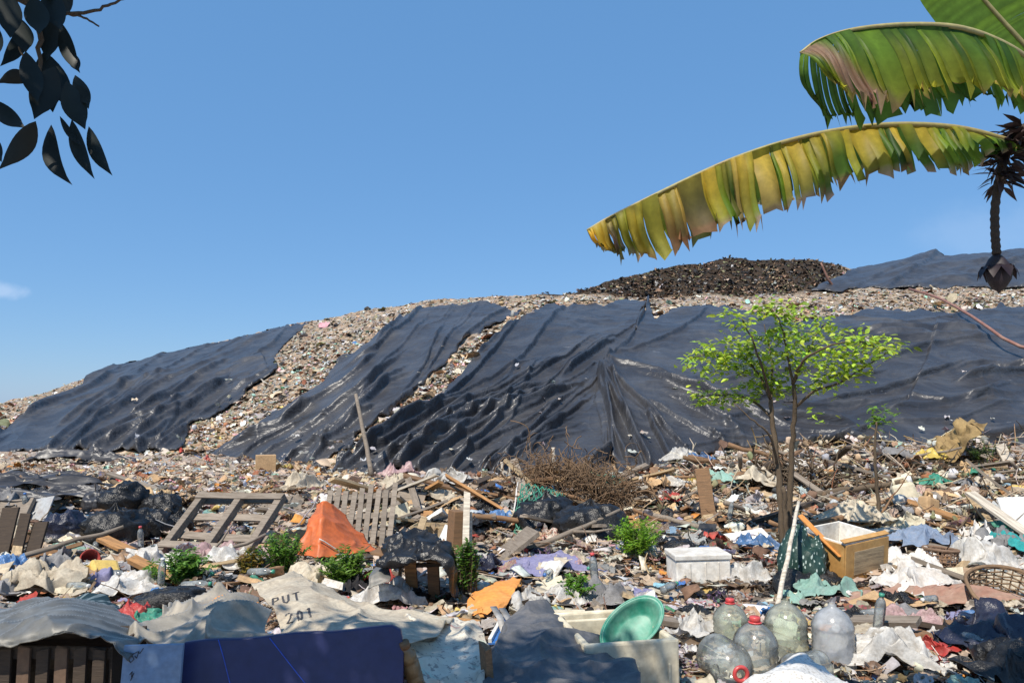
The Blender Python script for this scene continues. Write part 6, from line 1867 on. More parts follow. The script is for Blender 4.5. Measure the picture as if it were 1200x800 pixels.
CL = [(812, 422, .3, 22), (830, 412, .35, 30), (848, 420, .3, 34), (862, 405, .2, 34), (878, 415, .1, 36), (845, 432, .3, 26), (868, 432, .2, 30), (890, 398, -.1, 34), (868, 380, -.3, 20), (855, 368, -.3, 14), (905, 365, -.3, 26), (893, 360, -.3, 16), (925, 372, -.2, 22), (915, 390, -.2, 32), (935, 392, .1, 30),
      (902, 420, .2, 30), (895, 445, .3, 30), (880, 452, .4, 28), (912, 442, .3, 26), (920, 455, .2, 20), (822, 466, .5, 22), (842, 470, .5, 22), (858, 462, .4, 18), (875, 470, .3, 18), (950, 405, .3, 30), (965, 388, .4, 24), (985, 395, -.3, 30), (1000, 408, -.6, 30), (1020, 404, -.6, 26), (1038, 410, -.5, 24), (1046, 404, -.5, 14),
      (960, 425, -.4, 26), (975, 440, -.4, 26), (995, 430, -.5, 26), (1010, 424, -.5, 22), (955, 452, -.3, 18), (960, 372, .4, 14), (938, 362, 0, 12), (965, 455, -.3, 14), (940, 430, -.2, 22), (955, 485, -.3, 6), (918, 408, -.2, 28), (930, 415, 0, 26), (826, 438, .3, 14), (887, 428, .2, 28), (905, 458, .2, 18), (978, 415, -.5, 24), (1004, 445, -.4, 10)]
r_ = np.random.default_rng(8); Pn, Dn, Un = [], [], []
for a_, b_, c_, k_ in CL:
    o_ = pd(a_, b_, c_, BD)
    for i in range(int(k_ * 2.3)):
        Pn.append(o_ + Vector(r_.normal(0, 1, 3) * [.085, .13, .055])); w_ = r_.uniform(0, 6.28)
        Dn.append((math.cos(w_), math.sin(w_), r_.normal(-.1, .35))); Un.append((r_.normal(0, .45), r_.normal(-.15, .45), 1))
k_ = len(Pn)
cc = np.where(r_.uniform(0, 1, (k_, 1)) < .72, np.array([[.40, .54, .06]]), np.array([[.22, .37, .04]])) * r_.uniform(.45, 1.35, (k_, 1)) * r_.uniform(.88, 1.12, (k_, 3))
leaves('crown', np.array([tuple(p) for p in Pn]), np.array(Dn), np.array(Un, float), r_.uniform(.05, .11, k_), r_.uniform(.028, .056, k_), cc, LEAF, t)

base2 = G(1030, 625)
t = thing('sapling', 'slender single-stemmed sapling with a small leaf tuft on the right bank', 'sapling', (0, 0, 0))
mb = MB(); limb(mb, [pd(1030, 628, 0, base2.y), pd(1029, 580, .05, base2.y), pd(1025, 535, 0, base2.y), pd(1028, 492, 0, base2.y)], .028, .012); mb.build('trunk', M['bark'], t, True)
Pn, Dn, Un = [], [], []
for a_, b_, k_ in ((1030, 488, 36), (1040, 486, 22), (1022, 494, 14), (1034, 480, 14)):
    for i in range(k_):
        Pn.append(tuple(pd(a_, b_, 0, base2.y) + Vector(r_.normal(0, 1, 3) * [.07, .1, .05]))); w_ = r_.uniform(0, 6.28)
        Dn.append((math.cos(w_), math.sin(w_), r_.normal(-.1, .35))); Un.append((r_.normal(0, .45), r_.normal(0, .45), 1))
k_ = len(Pn)
leaves('crown', np.array(Pn), np.array(Dn), np.array(Un, float), r_.uniform(.06, .11, k_), r_.uniform(.03, .055, k_), np.array([[.14, .27, .035]]) * r_.uniform(.7, 1.25, (k_, 1)), LEAF, t)

# ------------------------------------------------------------------ banana plant
def mixw(a_, b_, f_):
    return np.array(a_) * (1 - f_) + np.array(b_) * f_


GREEN, DGREEN, YEL, BRN, PINKB = (.22, .38, .04), (.055, .14, .03), (.80, .60, .08), (.34, .20, .10), (.55, .40, .30)


_sc = {}


def strip_noise(i, seed):
    if (i, seed) not in _sc:
        _sc[(i, seed)] = np.random.default_rng(i * 77 + seed).uniform(0, 1, 4)
    return _sc[(i, seed)]


BSC = .62


def banana_leaf(t, mid, drops, n, seed, tear, colf, skew=.10, flat=False, drop2=.8, rib_r=(.008, .022), colf2=None):
    """midrib plus two halves of blade, each torn into strips that hang from it"""
    r_ = np.random.default_rng(seed)
    C_ = catmull(np.array([tuple(P(q[0], q[1], q[2] * BSC)) for q in mid]), 120, 0)
    drops = [d0_ * BSC for d0_ in drops]; rib_r = [r0_ * BSC for r0_ in rib_r]
    ts = np.linspace(0, 1, 120)
    pos = lambda u: np.array([np.interp(u, ts, C_[:, k_]) for k_ in range(3)])
    mb = MB(); mb.tube([Vector(c_) for c_ in C_[::3]] , list(np.linspace(rib_r[0], rib_r[1], 40)), 7)
    leafo = mb.build('leaf_midrib', RIB, t, True)
    wd_ = np.exp(r_.normal(0, .55, n)); ub = np.concatenate([[0], np.cumsum(wd_)]) / wd_.sum()
    for half in (0, 1):
        V, Fc, Cc = [], [], []
        i = 0
        while i < n:
            run = 1 if r_.uniform() < tear else int(r_.integers(2, 6) if tear > .3 else r_.integers(4, 10))
            run = min(run, n - i)
            gp_ = .75 if tear > .3 else .2
            gap0, gap1 = r_.uniform(0, .33) * (r_.uniform() < gp_), r_.uniform(0, .33) * (r_.uniform() < gp_)
            lj = r_.uniform(.74, 1.06) if tear > .3 else r_.uniform(.93, 1.03); tw = r_.normal(0, .10); sk = skew + r_.normal(0, .012)
            m_ = 11
            for a_ in range(run):
                u0, u1 = ub[i + a_], ub[i + a_ + 1]
                L0, L1 = np.interp([u0, u1], np.linspace(0, 1, len(drops)), drops) * (1 if half == 0 else drop2)
                b0 = len(V)
                for j in range(m_):
                    s_ = j / (m_ - 1)
                    for side, (u, L, gp) in enumerate(((u0, L0, gap0 if a_ == 0 else 0), ((u0 + u1) / 2, (L0 + L1) / 2, 0), (u1, L1, gap1 if a_ == run - 1 else 0))):
                        p = pos(u + (gp if side == 0 else -gp) * s_ ** 1.5 * (u1 - u0))
                        out = .14 + .10 * math.sin(3 * u + seed)
                        if flat:
                            d_ = np.array([flat[0], 0, flat[1]]) * (1 if half == 0 else -1)
                            q = p + d_ * L * s_ + np.array([0, -.10 * s_ * (1 - s_), -.12 * s_ ** 2]) * L
                        else:
                            y_ = (-1 if half == 0 else 1) * (out * (1 - (1 - s_) ** 3) + .02 * math.sin(s_ * 5 + i)) * .9
                            fold = (.014 if tear > .3 else .008) * (1 if side == 1 else -.5) * min(1, s_ * 2.5) * (1 if strip_noise(i + a_, 41)[0] < .75 else -1)
                            dx = sk * s_ ** 1.3 + .003 * math.sin(s_ * 7 + i)
                            jag = 1 + (.10 * r_.normal() if j == m_ - 1 else 0)
                            q = p + np.array([dx * BSC, BSC * (y_ * min(1, L / .19) + fold * 2 + .05 * tw * (side - 1) * s_), -L * lj * (s_ + .06 * math.sin(s_ * 3.14)) * jag * .97])
                        V.append(q); Cc.append((colf if half == 0 or colf2 is None else colf2)(u, s_, i + a_, r_) * (1.0 if side == 1 else .72))  # strip edges darkened: shade of the pleats put into the colour
                for j in range(m_ - 1):
                    Fc.append((b0 + 3 * j, b0 + 3 * j + 1, b0 + 3 * j + 4, b0 + 3 * j + 3)); Fc.append((b0 + 3 * j + 1, b0 + 3 * j + 2, b0 + 3 * j + 5, b0 + 3 * j + 4))
            i += run
        mesh_np('leaf_blade', np.array(V), np.array(Fc), BANANA, leafo, True, np.array(Cc))
    return leafo


RIB = stained('banana midrib', (.34, .30, .12), dirt=(.30, .18, .08), amt=.5, rough=.5, scale=8, bumps=.3)


def col_lower(u, s_, i, r_):       # u from the tip (0) to the stalk (1)
    w_ = strip_noise(i, 1)
    g_ = mixw(GREEN, DGREEN, np.clip(w_[0] * 1.3 - .1, 0, 1))
    yel = np.clip(.78 - .95 * u + (w_[1] - .5) * 1.0 + .9 * (.42 - s_) * (u > .2), 0, 1)
    c_ = mixw(g_, YEL, yel)
    br = np.clip((w_[2] - .50) * 4, 0, 1) * np.clip(1.35 - u * 2.6, 0, 1) * np.clip(.25 + s_, 0, 1) + np.clip(s_ - .82, 0, 1) * 5 * (w_[3] > .25)
    c_ = mixw(c_, BRN if w_[3] < .6 else PINKB, np.clip(br, 0, 1))
    if s_ > .8 and u < .12:
        c_ = mixw(c_, (.16, .22, .08), .6)
    return c_


def col_upper(u, s_, i, r_):
    w_ = strip_noise(i, 2)
    c_ = mixw(GREEN, DGREEN, np.clip(w_[0] * 1.1 - .1, 0, 1))
    c_ = mixw(c_, (.46, .46, .05), np.clip(s_ * 1.15 - .25 + (w_[1] - .5) * .6, 0, .8))
    bp = np.clip(1.5 - abs(u - .04 - s_ * .16) * 17, 0, 1) * (u < .32)
    c_ = mixw(c_, (.42, .28, .19), bp)
    return mixw(c_, BRN, np.clip((s_ - .90) * 8, 0, 1) * (w_[2] > .35))


shaded_half = lambda u, s_, i, r_: mixw(DGREEN, GREEN, strip_noise(i, 5)[0] * .5)  # far half of the blade: its shade is put into the green
px0, pz0 = P(1290, 150, 4.9), 0
xb = P(1290, 300, 3.04).x
t = thing('banana_plant', 'banana plant with torn yellowing leaves and a hanging flower stalk', 'banana plant', (0, 0, 0))
mb = MB(); mb.tube([(xb + .02, 3.04, g1(xb, 3.04) - .05), (xb, 3.04, .6), (xb - .01, 3.04, 1.2), (xb - .01, 3.03, 1.8), (xb - .02, 3.02, 2.3), (xb - .02, 3.01, 2.6), (P(1282, 150, 3.0).x, 3.0, P(1282, 150, 3.0).z + .02), (P(1282, 150, 3.0).x + .02, 3.0, P(1282, 150, 3.0).z + .16)], [.12, .105, .092, .08, .068, .058, .045, .012], 18)
mb.build('stem', stained('banana stem', (.16, .17, .06), dirt=(.14, .09, .05), amt=.6, rough=.7, scale=2, vec=(4, 4, .6), bumps=.6), t, True)
banana_leaf(t, [(688, 270, 4.30), (712, 256, 4.30), (760, 232, 4.32), (810, 208, 4.34), (860, 186, 4.36), (920, 166, 4.4), (985, 152, 4.45), (1050, 146, 4.5), (1115, 149, 4.58), (1165, 160, 4.65), (1215, 178, 4.75), (1270, 200, 4.85)],
            [.12, .24, .33, .42, .46, .46, .42, .40, .37, .33, .26, .10, .03, .02], 62, 4, .62, col_lower, .07, colf2=lambda u, s_, i, r_: mixw(col_lower(u, s_, i + 31, r_), DGREEN, .45))  # far half mixed darker, shade of its turned-away side in the colour
banana_leaf(t, [(938, 62, 3.95), (958, 48, 3.95), (990, 37, 3.97), (1030, 31, 4.0), (1075, 29, 4.05), (1120, 32, 4.1), (1160, 44, 4.2), (1200, 66, 4.3), (1245, 105, 4.5), (1280, 150, 4.75)],
            [.22, .40, .46, .46, .43, .42, .40, .36, .24, .08], 46, 9, .10, col_upper, .14, colf2=shaded_half, drop2=1.06)
banana_leaf(t, [(1035, -150, 4.6), (1085, -85, 4.65), (1130, -28, 4.7), (1165, 14, 4.75), (1205, 58, 4.8), (1250, 110, 4.85), (1280, 150, 4.88)], [.1, .34, .42, .44, .42, .3, .05], 40, 15, .3,
            lambda u, s_, i, r_: mixw(mixw(GREEN, (.16, .26, .02), .6), DGREEN, strip_noise(i, 9)[0] * .35), flat=(.85, .5))
banana_leaf(t, [(1490, 40, 5.2), (1430, 30, 5.1), (1370, 60, 5.0), (1310, 130, 4.9)], [.1, .4, .4, .1], 30, 22, .2, lambda u, s_, i, r_: mixw(GREEN, DGREEN, strip_noise(i, 3)[0]), -.1)
# flower stalk
mb = MB(); stalk = [P(1268, 150, 4.85), P(1235, 138, 4.75), P(1200, 150, 4.7), P(1178, 185, 4.68), P(1167, 235, 4.68), P(1166, 270, 4.68), P(1168, 298, 4.68)]
C_ = catmull(np.array([tuple(Vector((0, 0, EYE)) + (p - Vector((0, 0, EYE))) * BSC) for p in stalk]), 60, 0)
mb.tube([Vector(c_) for c_ in C_], [BSC * (.026 + .003 * math.sin(i * 2.4) * (i > 30)) for i in range(60)], 10)
stk = mb.build('flower_stalk', M['dark_wood'], t, True)
Pn, Dn, Un = [], [], []
for i in range(240):
    f_ = r_.uniform(.28, .62); p = C_[int(f_ * 59)]; w_ = r_.uniform(0, 6.28)
    Pn.append(p + np.array([math.cos(w_) * .02, math.sin(w_) * .02, 0])); Dn.append((math.cos(w_), math.sin(w_), r_.normal(-.25, .6))); Un.append((0, 0, 1.0))
k_ = 240
leaves('dried_flower', np.array(Pn), np.array(Dn), np.array(Un) + r_.normal(0, .4, (k_, 3)), r_.uniform(.05, .12, k_), r_.uniform(.012, .03, k_), np.array([[.045, .030, .028]]) * r_.uniform(.5, 1.8, (k_, 1)), DARKLEAF, stk)
e = C_[-1]
MB().lathe([(0, 0), (.022, -.004), (.045, -.03), (.068, -.075), (.076, -.12), (.066, -.17), (.040, -.215), (0, -.25)][::-1], 20, Matrix.Translation(Vector(e)) @ Matrix.Scale(BSC, 4), fn=lambda r0, z, w_: r0 * (1 + .10 * math.sin(3 * w_ + z * 20))).build('flower_bud', stained('banana bud', (.018, .010, .014), dirt=(.04, .03, .03), amt=.4, rough=.6, scale=12), stk, True)
Pn = np.array([e + BSC * np.array([math.cos(a_) * .05, math.sin(a_) * .05, -.07]) for a_ in np.linspace(0, 6.28, 9)[:-1]]); Dn = np.array([(math.cos(a_), math.sin(a_), -.35) for a_ in np.linspace(0, 6.28, 9)[:-1]])
leaves('bract', Pn, Dn, np.tile([[0, 0, 1.]], (8, 1)), np.full(8, .06), np.full(8, .05), np.tile([[.02, .011, .015]], (8, 1)), DARKLEAF, stk, droop=.7)

# ------------------------------------------------------------------ mango tree overhead
t = thing('mango_tree', 'dark-leaved mango tree whose drooping twig hangs in from above', 'tree', (0, 0, 0))
mb = MB(); mb.tube([(-4.2, -2.6, g1(-4.2, -2.6) - .1), (-4.15, -2.55, .6), (-4.0, -2.4, 1.6), (-3.8, -2.2, 2.8), (-3.5, -2.0, 4.0), (-3.1, -1.8, 5.2)], [.26, .22, .2, .18, .14, .09], 16)
mb.build('trunk', M['bark'], t, True)
D0 = 2.35
mb = MB()
limb(mb, [(-3.8, -2.2, 2.8), (-3.2, -.8, 3.3), (-2.5, .8, 3.45), (-2.0, 1.8, 3.25), tuple(P(-60, -90, 2.3))], .09, .025, 9)
limb(mb, [tuple(P(-60, -90, 2.3)), tuple(P(-10, -40, 2.3)), tuple(P(30, 0, D0)), tuple(P(45, 40, D0)), tuple(P(48, 95, D0))], .02, .005, 7)
limb(mb, [tuple(P(-20, -30, 2.3)), tuple(P(30, 4, D0)), tuple(P(78, 16, D0)), tuple(P(110, 13, D0)), tuple(P(132, 4, D0)), tuple(P(147, -2, D0))], .008, .0035, 6)
limb(mb, [tuple(P(78, 16, D0)), tuple(P(96, 20, D0)), tuple(P(116, 31, D0))], .005, .003, 6)
limb(mb, [tuple(P(22, 55, D0)), tuple(P(30, 72, D0)), tuple(P(40, 95, D0))], .004, .003, 5)
limb(mb, [(-3.5, -2.0, 4.0), (-3.2, -.8, 4.7), (-2.4, .1, 5.0), (-1.5, .5, 5.1), (-.6, .9, 5.1)], .09, .03, 9)
limb(mb, [(-3.2, -.8, 4.7), (-4.2, -.4, 5.0), (-4.8, .2, 5.1)], .05, .02, 8)
mb.build('limb', M['bark'], t, True)


def big_leaf(base, tip, wpx, D, dd=0, curve=0.0):
    a_, b_ = P(*base, D), P(*tip, D + dd)
    return a_, b_, wpx * D / F, curve


VL = [((60, 146), (85, 217), 24, .22), ((84, 140), (111, 210), 21, .1), ((104, 148), (132, 206), 20, .12), ((70, 136), (98, 172), 10, .1), ((78, 95), (100, 152), 34, .05), ((64, 78), (40, 140), 40, 0), ((50, 62), (62, 132), 40, 0), ((88, 88), (104, 128), 22, 0),
      ((42, 142), (-2, 199), 30, -.1), ((-10, 116), (30, 150), 26, .1), ((38, 92), (-4, 98), 22, .2), ((30, 30), (0, 78), 22, -.1), ((22, 20), (30, 62), 30, 0), ((62, 10), (54, 72), 32, 0), ((70, 25), (94, 86), 22, .08), ((82, 60), (92, 84), 16, 0),
      ((10, -10), (12, 45), 34, 0), ((40, -5), (46, 40), 34, 0), ((60, -15), (72, 36), 34, .1), ((-12, 20), (-8, 70), 30, 0), ((30, 60), (44, 120), 30, 0), ((52, 60), (80, 128), 34, 0), ((-20, 150), (2, 190), 22, 0), ((90, 100), (104, 122), 20, 0), ((-30, -40), (-30, 40), 40, 0), ((80, -20), (62, 30), 30, 0), ((0, -50), (20, 5), 40, 0), ((40, -60), (60, 0), 40, 0)]
V, Fc, Cc = [], [], []
r_ = np.random.default_rng(21)
for i, (bs_, tp_, wpx, cv) in enumerate(VL):
    D = D0 + r_.uniform(-.12, .12)
    a_, b_ = P(*bs_, D), P(*tp_, D - r_.uniform(0, .05)); L = (b_ - a_).length; ax = (b_ - a_).normalized(); view = (a_ - Vector((0, 0, EYE))).normalized()
    sd = ax.cross(view).normalized(); nr = sd.cross(ax); W = wpx * D / F * .40
    b0 = len(V); m_ = 12
    sl_ = r_.normal(0, .35)
    for j in range(m_):
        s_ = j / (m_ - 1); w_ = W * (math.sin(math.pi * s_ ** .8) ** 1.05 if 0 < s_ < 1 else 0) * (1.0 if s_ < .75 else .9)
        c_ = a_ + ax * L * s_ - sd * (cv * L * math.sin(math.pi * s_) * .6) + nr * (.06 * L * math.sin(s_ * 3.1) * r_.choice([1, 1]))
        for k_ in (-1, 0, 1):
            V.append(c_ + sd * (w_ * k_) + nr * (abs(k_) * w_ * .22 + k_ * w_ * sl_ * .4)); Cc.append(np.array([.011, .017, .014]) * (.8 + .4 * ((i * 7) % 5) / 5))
    for j in range(m_ - 1):
        for k_ in (0, 1):
            Fc.append((b0 + 3 * j + k_, b0 + 3 * j + k_ + 1, b0 + 3 * j + k_ + 4, b0 + 3 * j + k_ + 3))
# small yellowing one
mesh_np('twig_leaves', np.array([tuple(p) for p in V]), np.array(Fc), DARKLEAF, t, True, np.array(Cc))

# the crown above: outside the picture, it only throws the shade seen on the foreground
Pn, Dn, Un = [], [], []
cl = []
for i in range(78):
    v_ = r_.normal(0, 1, 3); v_ /= np.linalg.norm(v_); rad = r_.uniform(.35, 1) ** .5
    cl.append(np.array([-1.3, .62, 5.0]) + v_ * rad * [.72, .7, .4] if i < 17 else np.array([-3.6, -2.3, 5.2]) + v_ * rad * [2.3, 1.6, .9])
for i in range(26):
    v_ = r_.normal(0, .4, 3); cl.append(np.array([-1.95, 1.45, 3.9]) + v_ * [.75, .45, .4])
for i in range(16):
    v_ = r_.normal(0, .4, 3); cl.append(np.array([-2.5, 1.1, 3.9]) + v_ * [.75, .5, .4])
for c_ in cl:
    for i in range(34):
        w_ = r_.uniform(0, 6.28)
        p = c_ + r_.normal(0, .12, 3)
        Pn.append(p); Dn.append((math.cos(w_), math.sin(w_), r_.normal(-.55, .3))); Un.append((r_.normal(0, .4), r_.normal(0, .4), 1))
Pn = np.array(Pn); Dn = np.array(Dn); Un = np.array(Un, float)
yy = np.maximum(Pn[:, 1], .05); X_p, Y_p = project(Pn[:, 0], yy, Pn[:, 2])
keep = (Pn[:, 1] < .1) | (Y_p < -140) | (X_p < -150)
Pn, Dn, Un = Pn[keep], Dn[keep], Un[keep]; k_ = len(Pn)
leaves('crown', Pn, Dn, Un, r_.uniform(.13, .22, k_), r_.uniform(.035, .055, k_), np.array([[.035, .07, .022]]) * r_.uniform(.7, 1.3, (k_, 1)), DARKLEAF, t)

# ------------------------------------------------------------------ the countable odds and ends lying about; each gets its own words
LAND = [('broken pallet', 250, 640, 8.5), ('picket pallet', 405, 640, 8.8), ('orange tarpaulin', 392, 655, 8.0), ('timber stand', 490, 700, 6.2), ('whitish plank', 545, 655, 8.0), ('rattan tangle', 665, 600, 10.8),
        ('bright round weed', 743, 655, 7.8), ('closed white foam box', 825, 685, 6.8), ('sapling trunk', 921, 645, 8.5), ('speckled sack', 946, 680, 7.0), ('tan carton', 1010, 680, 7.0), ('green basin', 755, 745, 4.4),
        ('brown upright plank', 830, 612, 10), ('faded jeans', 1085, 655, 7.9), ('teal cloth bundle', 1188, 650, 8), ('plump white sack', 1152, 672, 7.4), ('yellow can', 138, 680, 7.3), ('big black bin bag', 126, 640, 9.5), ('navy bin bag', 66, 630, 9.6),
        ('lavender cloth', 646, 675, 7.2), ('dark wooden crate', 600, 715, 5.9), ('peeled stick', 912, 712, 6.0), ('dome-shouldered bottle', 978, 780, 4.7), ('red net scrap', 1075, 772, 4.9), ('slender sapling', 1030, 622, 9.8),
        ('straw frond', 1130, 540, 13), ('leaning pale plank', 1160, 615, 9.4), ('long white foam slab', 1118, 614, 9.5), ('lone tan carton', 311, 550, 19), ('slanted grey pole', 428, 552, 17), ('striped tarpaulin scrap', 115, 715, 5.2),
        ('first green weed', 216, 690, 6.8), ('third green weed', 405, 694, 6.7), ('tan bamboo pole', 500, 725, 4.8), ('rough brown basket', 1190, 722, 6), ('small low weed', 675, 708, 6.2), ('black liner scraps', 60, 570, 15), ('green net', 625, 620, 9.9)]
GEN = []


def place_text(px, py, D):
    best = min(LAND, key=lambda L: ((L[1] - px) / 1.0) ** 2 + ((L[2] - py) * 2.2) ** 2)
    dx, dD = px - best[1], D - best[3]
    far = abs(dx) > 70
    lat = 'left' if dx < 0 else 'right'
    if abs(dx) < 14:
        return ('just behind the ' if dD > 0 else 'just in front of the ') + best[0]
    if dD > .7:
        return f'behind and {lat} of the ' + best[0]
    if dD < -.7:
        return f'in front and {lat} of the ' + best[0]
    return (f'well {lat} of the ' if far else f'close {lat} of the ') + best[0]


def settle():
    by = {}
    for o, size, colr_, kd, px, py, D in GEN:
        by.setdefault(' '.join(x for x in (size, colr_, kd, place_text(px, py, D)) if x), []).append((px, o))
    num = ['', '', 'two', 'three', 'four', 'five', 'six', 'seven']
    for lab, ls in by.items():
        ls.sort(key=lambda q_: q_[0])
        for i, (px, o) in enumerate(ls):
            if len(ls) == 1:
                o['label'] = lab
            else:
                o['label'] = lab + (', leftmost' if i == 0 else ', rightmost' if i == len(ls) - 1 else ', ' + ['second', 'third', 'fourth', 'fifth'][i - 1] + ' from left')


def gen(o, name_cat, size, colr_, kd, group, px, py, D):
    o['category'] = name_cat; o['group'] = group; o['label'] = ''
    TH.append(o); GEN.append((o, size, colr_, kd, px, py, D))


rg = np.random.default_rng(77)


def spots(n, x0, x1, y0, y1):
    px = rg.uniform(x0, x1, n * 3); py = rg.uniform(y0, y1, n * 3)
    # away from the large foreground sheets
    bad = ((px > 340) & (px < 460) & (py > 590) & (py < 680)) | ((px > 430) & (px < 640) & (py > 625)) | ((px > 180) & (px < 320) & (py > 600) & (py < 665)) | ((px > 700) & (px < 870) & (py > 625) & (py < 700)) | ((px > 880) & (px < 1110) & (py > 640) & (py < 715)) | (px < 780) & (py > 715) | ((px > 830) & (px < 1010) & (py > 700))
    px, py = px[~bad][:n], py[~bad][:n]
    s, k, d = hit_ground(px, py)
    ok = ~np.isnan(d) & (d < 22)
    return px[ok], py[ok], s[ok] * d[ok], d[ok]


# laths and planks
PL = []
for i in range(8):
    mb = MB().plank((0, 0, 0), 1, .09 + .015 * (i % 4), .03 + .006 * (i % 3), (0, 0, 0), 400 + i, .012)
    me = bpy.data.meshes.new('lath'); me.from_pydata(mb.v, [], mb.f); me.update(); me.materials.append(M['grey_wood']); PL.append(me)
WOODS = [('grey_wood', 'grey weathered'), ('brown_wood', 'brown'), ('pale_wood', 'pale'), ('white_wood', 'bleached'), ('dark_wood', 'dark'), ('orange_wood', 'orange-brown')]
for x0, x1, y0, y1, n in ((440, 820, 565, 640, 60), (0, 440, 570, 700, 20), (820, 1200, 540, 700, 58), (640, 1190, 690, 760, 12)):
    for px, py, x, D in zip(*spots(n, x0, x1, y0, y1)):
        i = int(rg.integers(8)); mt, wn = WOODS[int(rg.choice(6, p=[.34, .2, .2, .1, .08, .08]))]
        L = float(rg.uniform(.35, 1.25)) * min(1, D / 8.5); up = float(rg.normal(0, .22))
        o = link(bpy.data.objects.new('lath', retint(PL[i], M[mt])))
        o.location = (x, D, g1(x, D) + .06 + abs(math.sin(up)) * L * .4); o.rotation_euler = (rg.normal(0, .3), up, rg.uniform(0, 3.14)); o.scale = (L, 1, 1)
        gen(o, 'lath', 'long' if L > .9 else 'short' if L < .55 else '', wn, 'lath', 'loose laths among the rubbish', px, py, D)

# boughs
BR = []
for i in range(6):
    mb = MB(); r2 = np.random.default_rng(500 + i)
    pts = np.stack([np.linspace(-.5, .5, 8), np.cumsum(r2.normal(0, .022, 8)), np.cumsum(r2.normal(0, .018, 8))], 1)
    mb.tube([Vector(p) for p in pts], list(np.linspace(.024, .012, 8)), 7)
    f = pts[4]; mb.tube([Vector(f), Vector(f + [.12, .08, .04]), Vector(f + [.22, .17, .05])], [.012, .009, .005], 6)
    me = bpy.data.meshes.new('bough'); me.from_pydata(mb.v, [], mb.f); me.update(); me.polygons.foreach_set("use_smooth", np.ones(len(me.polygons), bool)); me.materials.append(M['bark']); BR.append(me)
for x0, x1, y0, y1, n in ((820, 1200, 540, 640, 34), (560, 800, 565, 650, 18), (0, 400, 580, 690, 6)):
    for px, py, x, D in zip(*spots(n, x0, x1, y0, y1)):
        L = float(rg.uniform(.7, 1.9)) * min(1, D / 9); mt, wn = [('bark', 'grey-brown'), ('brown_wood', 'reddish brown'), ('grey_wood', 'ashy grey')][int(rg.integers(3))]
        o = link(bpy.data.objects.new('bough', retint(BR[int(rg.integers(6))], M[mt])))
        o.location = (x, D, g1(x, D) + .08); o.rotation_euler = (rg.uniform(0, 6), rg.normal(0, .2), rg.normal(0, .7)); o.scale = (L,) * 3
        gen(o, 'bough', 'long' if L > 1.3 else '', wn, 'forked bough', 'broken boughs among the rubbish', px, py, D)

# cardboard sheets and foam chunks
CB = [rag_mesh('cardboard_piece', 600 + i, M['cardboard'], 16, .25) for i in range(5)]
for me in CB:
    pass
for px, py, x, D in zip(*spots(66, 0, 1200, 560, 770)):
    sz = float(rg.uniform(.22, .5)) * min(1, D / 8); mt, wn = [('cardboard', 'brown'), ('card_clean', 'light tan'), ('cream_film', 'cream'), ('grey_cloth', 'grey')][int(rg.choice(4, p=[.4, .3, .2, .1]))]
    o = link(bpy.data.objects.new('cardboard_piece', retint(CB[int(rg.integers(5))], M[mt])))
    o.location = (x, D, g1(x, D) + .09); o.rotation_euler = (rg.normal(0, .3), rg.normal(0, .25), rg.uniform(0, 6)); o.scale = (sz, sz, sz)
    gen(o, 'cardboard', 'large' if sz > .38 else 'small' if sz < .24 else '', wn, 'cardboard piece', 'torn cardboard among the rubbish', px, py, D)
FM = []
for i in range(5):
    r2 = np.random.default_rng(700 + i); mb = MB().plank((0, 0, 0), 1, .62 + .1 * (i % 3), .17 + .06 * (i % 2), (0, 0, 0), 700 + i, .02, 5)
    V = np.array(mb.v); V += r2.normal(0, .025, V.shape)
    me = bpy.data.meshes.new('foam_chunk'); me.from_pydata(V.tolist(), [], mb.f); me.update(); me.materials.append(M['foam']); FM.append(me)
for x0, x1, y0, y1, n in ((430, 820, 570, 700, 12), (820, 1200, 550, 700, 22), (0, 430, 640, 710, 8)):
    for px, py, x, D in zip(*spots(n, x0, x1, y0, y1)):
        sz = float(rg.uniform(.14, .36)) * min(1, D / 8); mt, wn = [('foam', 'white'), ('cream_foam', 'yellowed')][int(rg.integers(2))]
        o = link(bpy.data.objects.new('foam_chunk', retint(FM[int(rg.integers(5))], M[mt])))
        o.location = (x, D, g1(x, D) + .09); o.rotation_euler = (rg.normal(0, .5), rg.normal(0, .4), rg.uniform(0, 6)); o.scale = (sz,) * 3
        gen(o, 'foam chunk', 'large' if sz > .26 else 'small' if sz < .18 else '', wn, 'foam chunk', 'broken foam among the rubbish', px, py, D)

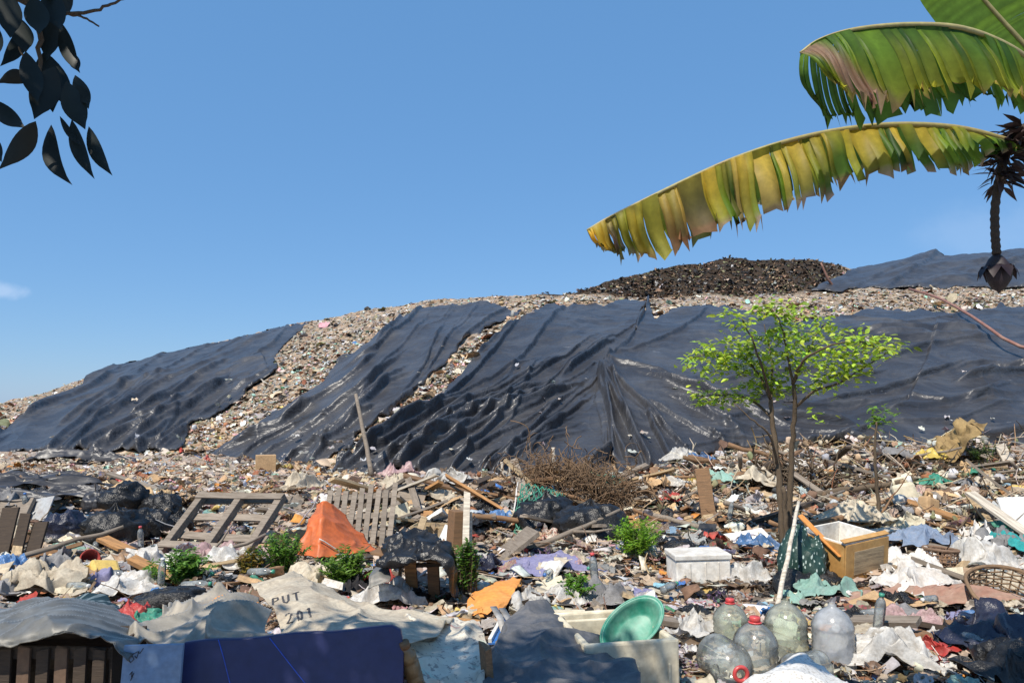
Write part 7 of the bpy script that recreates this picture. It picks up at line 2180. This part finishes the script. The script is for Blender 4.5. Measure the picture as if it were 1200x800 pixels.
# carrier bags and rags
KB = [('white_film', 'white', 5), ('cream_film', 'cream', 7), ('black_bag', 'black', 7), ('grey_cloth', 'grey', 4), ('blue_film', 'blue', 1.2), ('green_film', 'green', .7), ('pink_film', 'pink', 1.4), ('red_film', 'red', .7), ('yellow_film', 'yellow', .7), ('mint_cloth', 'mint green', 1.6), ('brown_cloth', 'brown', 3), ('lavender', 'lavender', 1), ('card_clean', 'tan', 3)]
pw = np.array([k_[2] for k_ in KB]); pw = pw / pw.sum()
for x0, x1, y0, y1, n in ((0, 430, 560, 712, 24), (430, 820, 570, 712, 22), (820, 1200, 545, 790, 30)):
    for px, py, x, D in zip(*spots(n, x0, x1, y0, y1)):
        sz = float(rg.uniform(.22, .55)) * min(1, D / 9); mt, wn, _ = KB[int(rg.choice(len(KB), p=pw))]
        o = link(bpy.data.objects.new('plastic_bag', retint(HUMP[int(rg.integers(6))], M[mt])))
        o.location = (x, D, g1(x, D) + .06); o.rotation_euler = (rg.normal(0, .2), rg.normal(0, .2), rg.uniform(0, 6)); o.scale = (sz, sz, sz * float(rg.uniform(.7, 1.1)))
        gen(o, 'plastic bag', 'large' if sz > .42 else 'small' if sz < .26 else '', 'crumpled ' + wn, 'plastic bag', 'crumpled bags among the rubbish', px, py, D)

# small drink bottles
for px, py, x, D in zip(*spots(26, 0, 1200, 600, 790)):
    lie = rg.uniform() < .85
    t = bpy.data.objects.new('drink_bottle', None); COL.objects.link(t)
    t.location = (x, D, g1(x, D) + .12); t.rotation_euler = (R_(86) if lie else .2, 0, rg.uniform(0, 6)); s_ = float(rg.uniform(.85, 1.15)); t.scale = (s_,) * 3
    cn = ['red', 'blue', 'white', 'green'][int(rg.integers(4))]
    if not GEN or not any(q_[3] == 'drink bottle' for q_ in GEN):
        PB = MB().lathe([(0, 0), (.028, 0), (.033, .02), (.031, .05), (.033, .06), (.031, .09), (.033, .10), (.033, .15), (.026, .185), (.013, .205), (.013, .222)], 18); pb = PB.build('body', M['pet'], t, True).data
        pc = {k_: MB().lathe([(.014, .212), (.017, .213), (.017, .232), (0, .233)], 14) for k_ in ('red', 'blue', 'white', 'green')}
    else:
        link(bpy.data.objects.new('body', pb), t)
    pc[cn].build('cap', M[{'red': 'red_plastic', 'blue': 'blue_plastic', 'white': 'white_plastic', 'green': 'green_plastic'}[cn]], t, True)
    gen(t, 'drink bottle', '', 'clear', 'drink bottle', 'small drink bottles among the rubbish', px, py, D)
    GEN[-1] = (t, '', f'{cn}-capped clear', 'drink bottle', px, py, D)
settle()

# ------------------------------------------------------------------ render settings
scene.view_settings.view_transform = 'Standard'
scene.view_settings.look = 'None'
scene.view_settings.exposure = 0.56
scene.view_settings.gamma = 1.0
scene.cycles.use_denoising = True
scene.cycles.max_bounces = 8
scene.cycles.transparent_max_bounces = 24
scene.cycles.caustics_reflective = False
scene.cycles.caustics_refractive = False
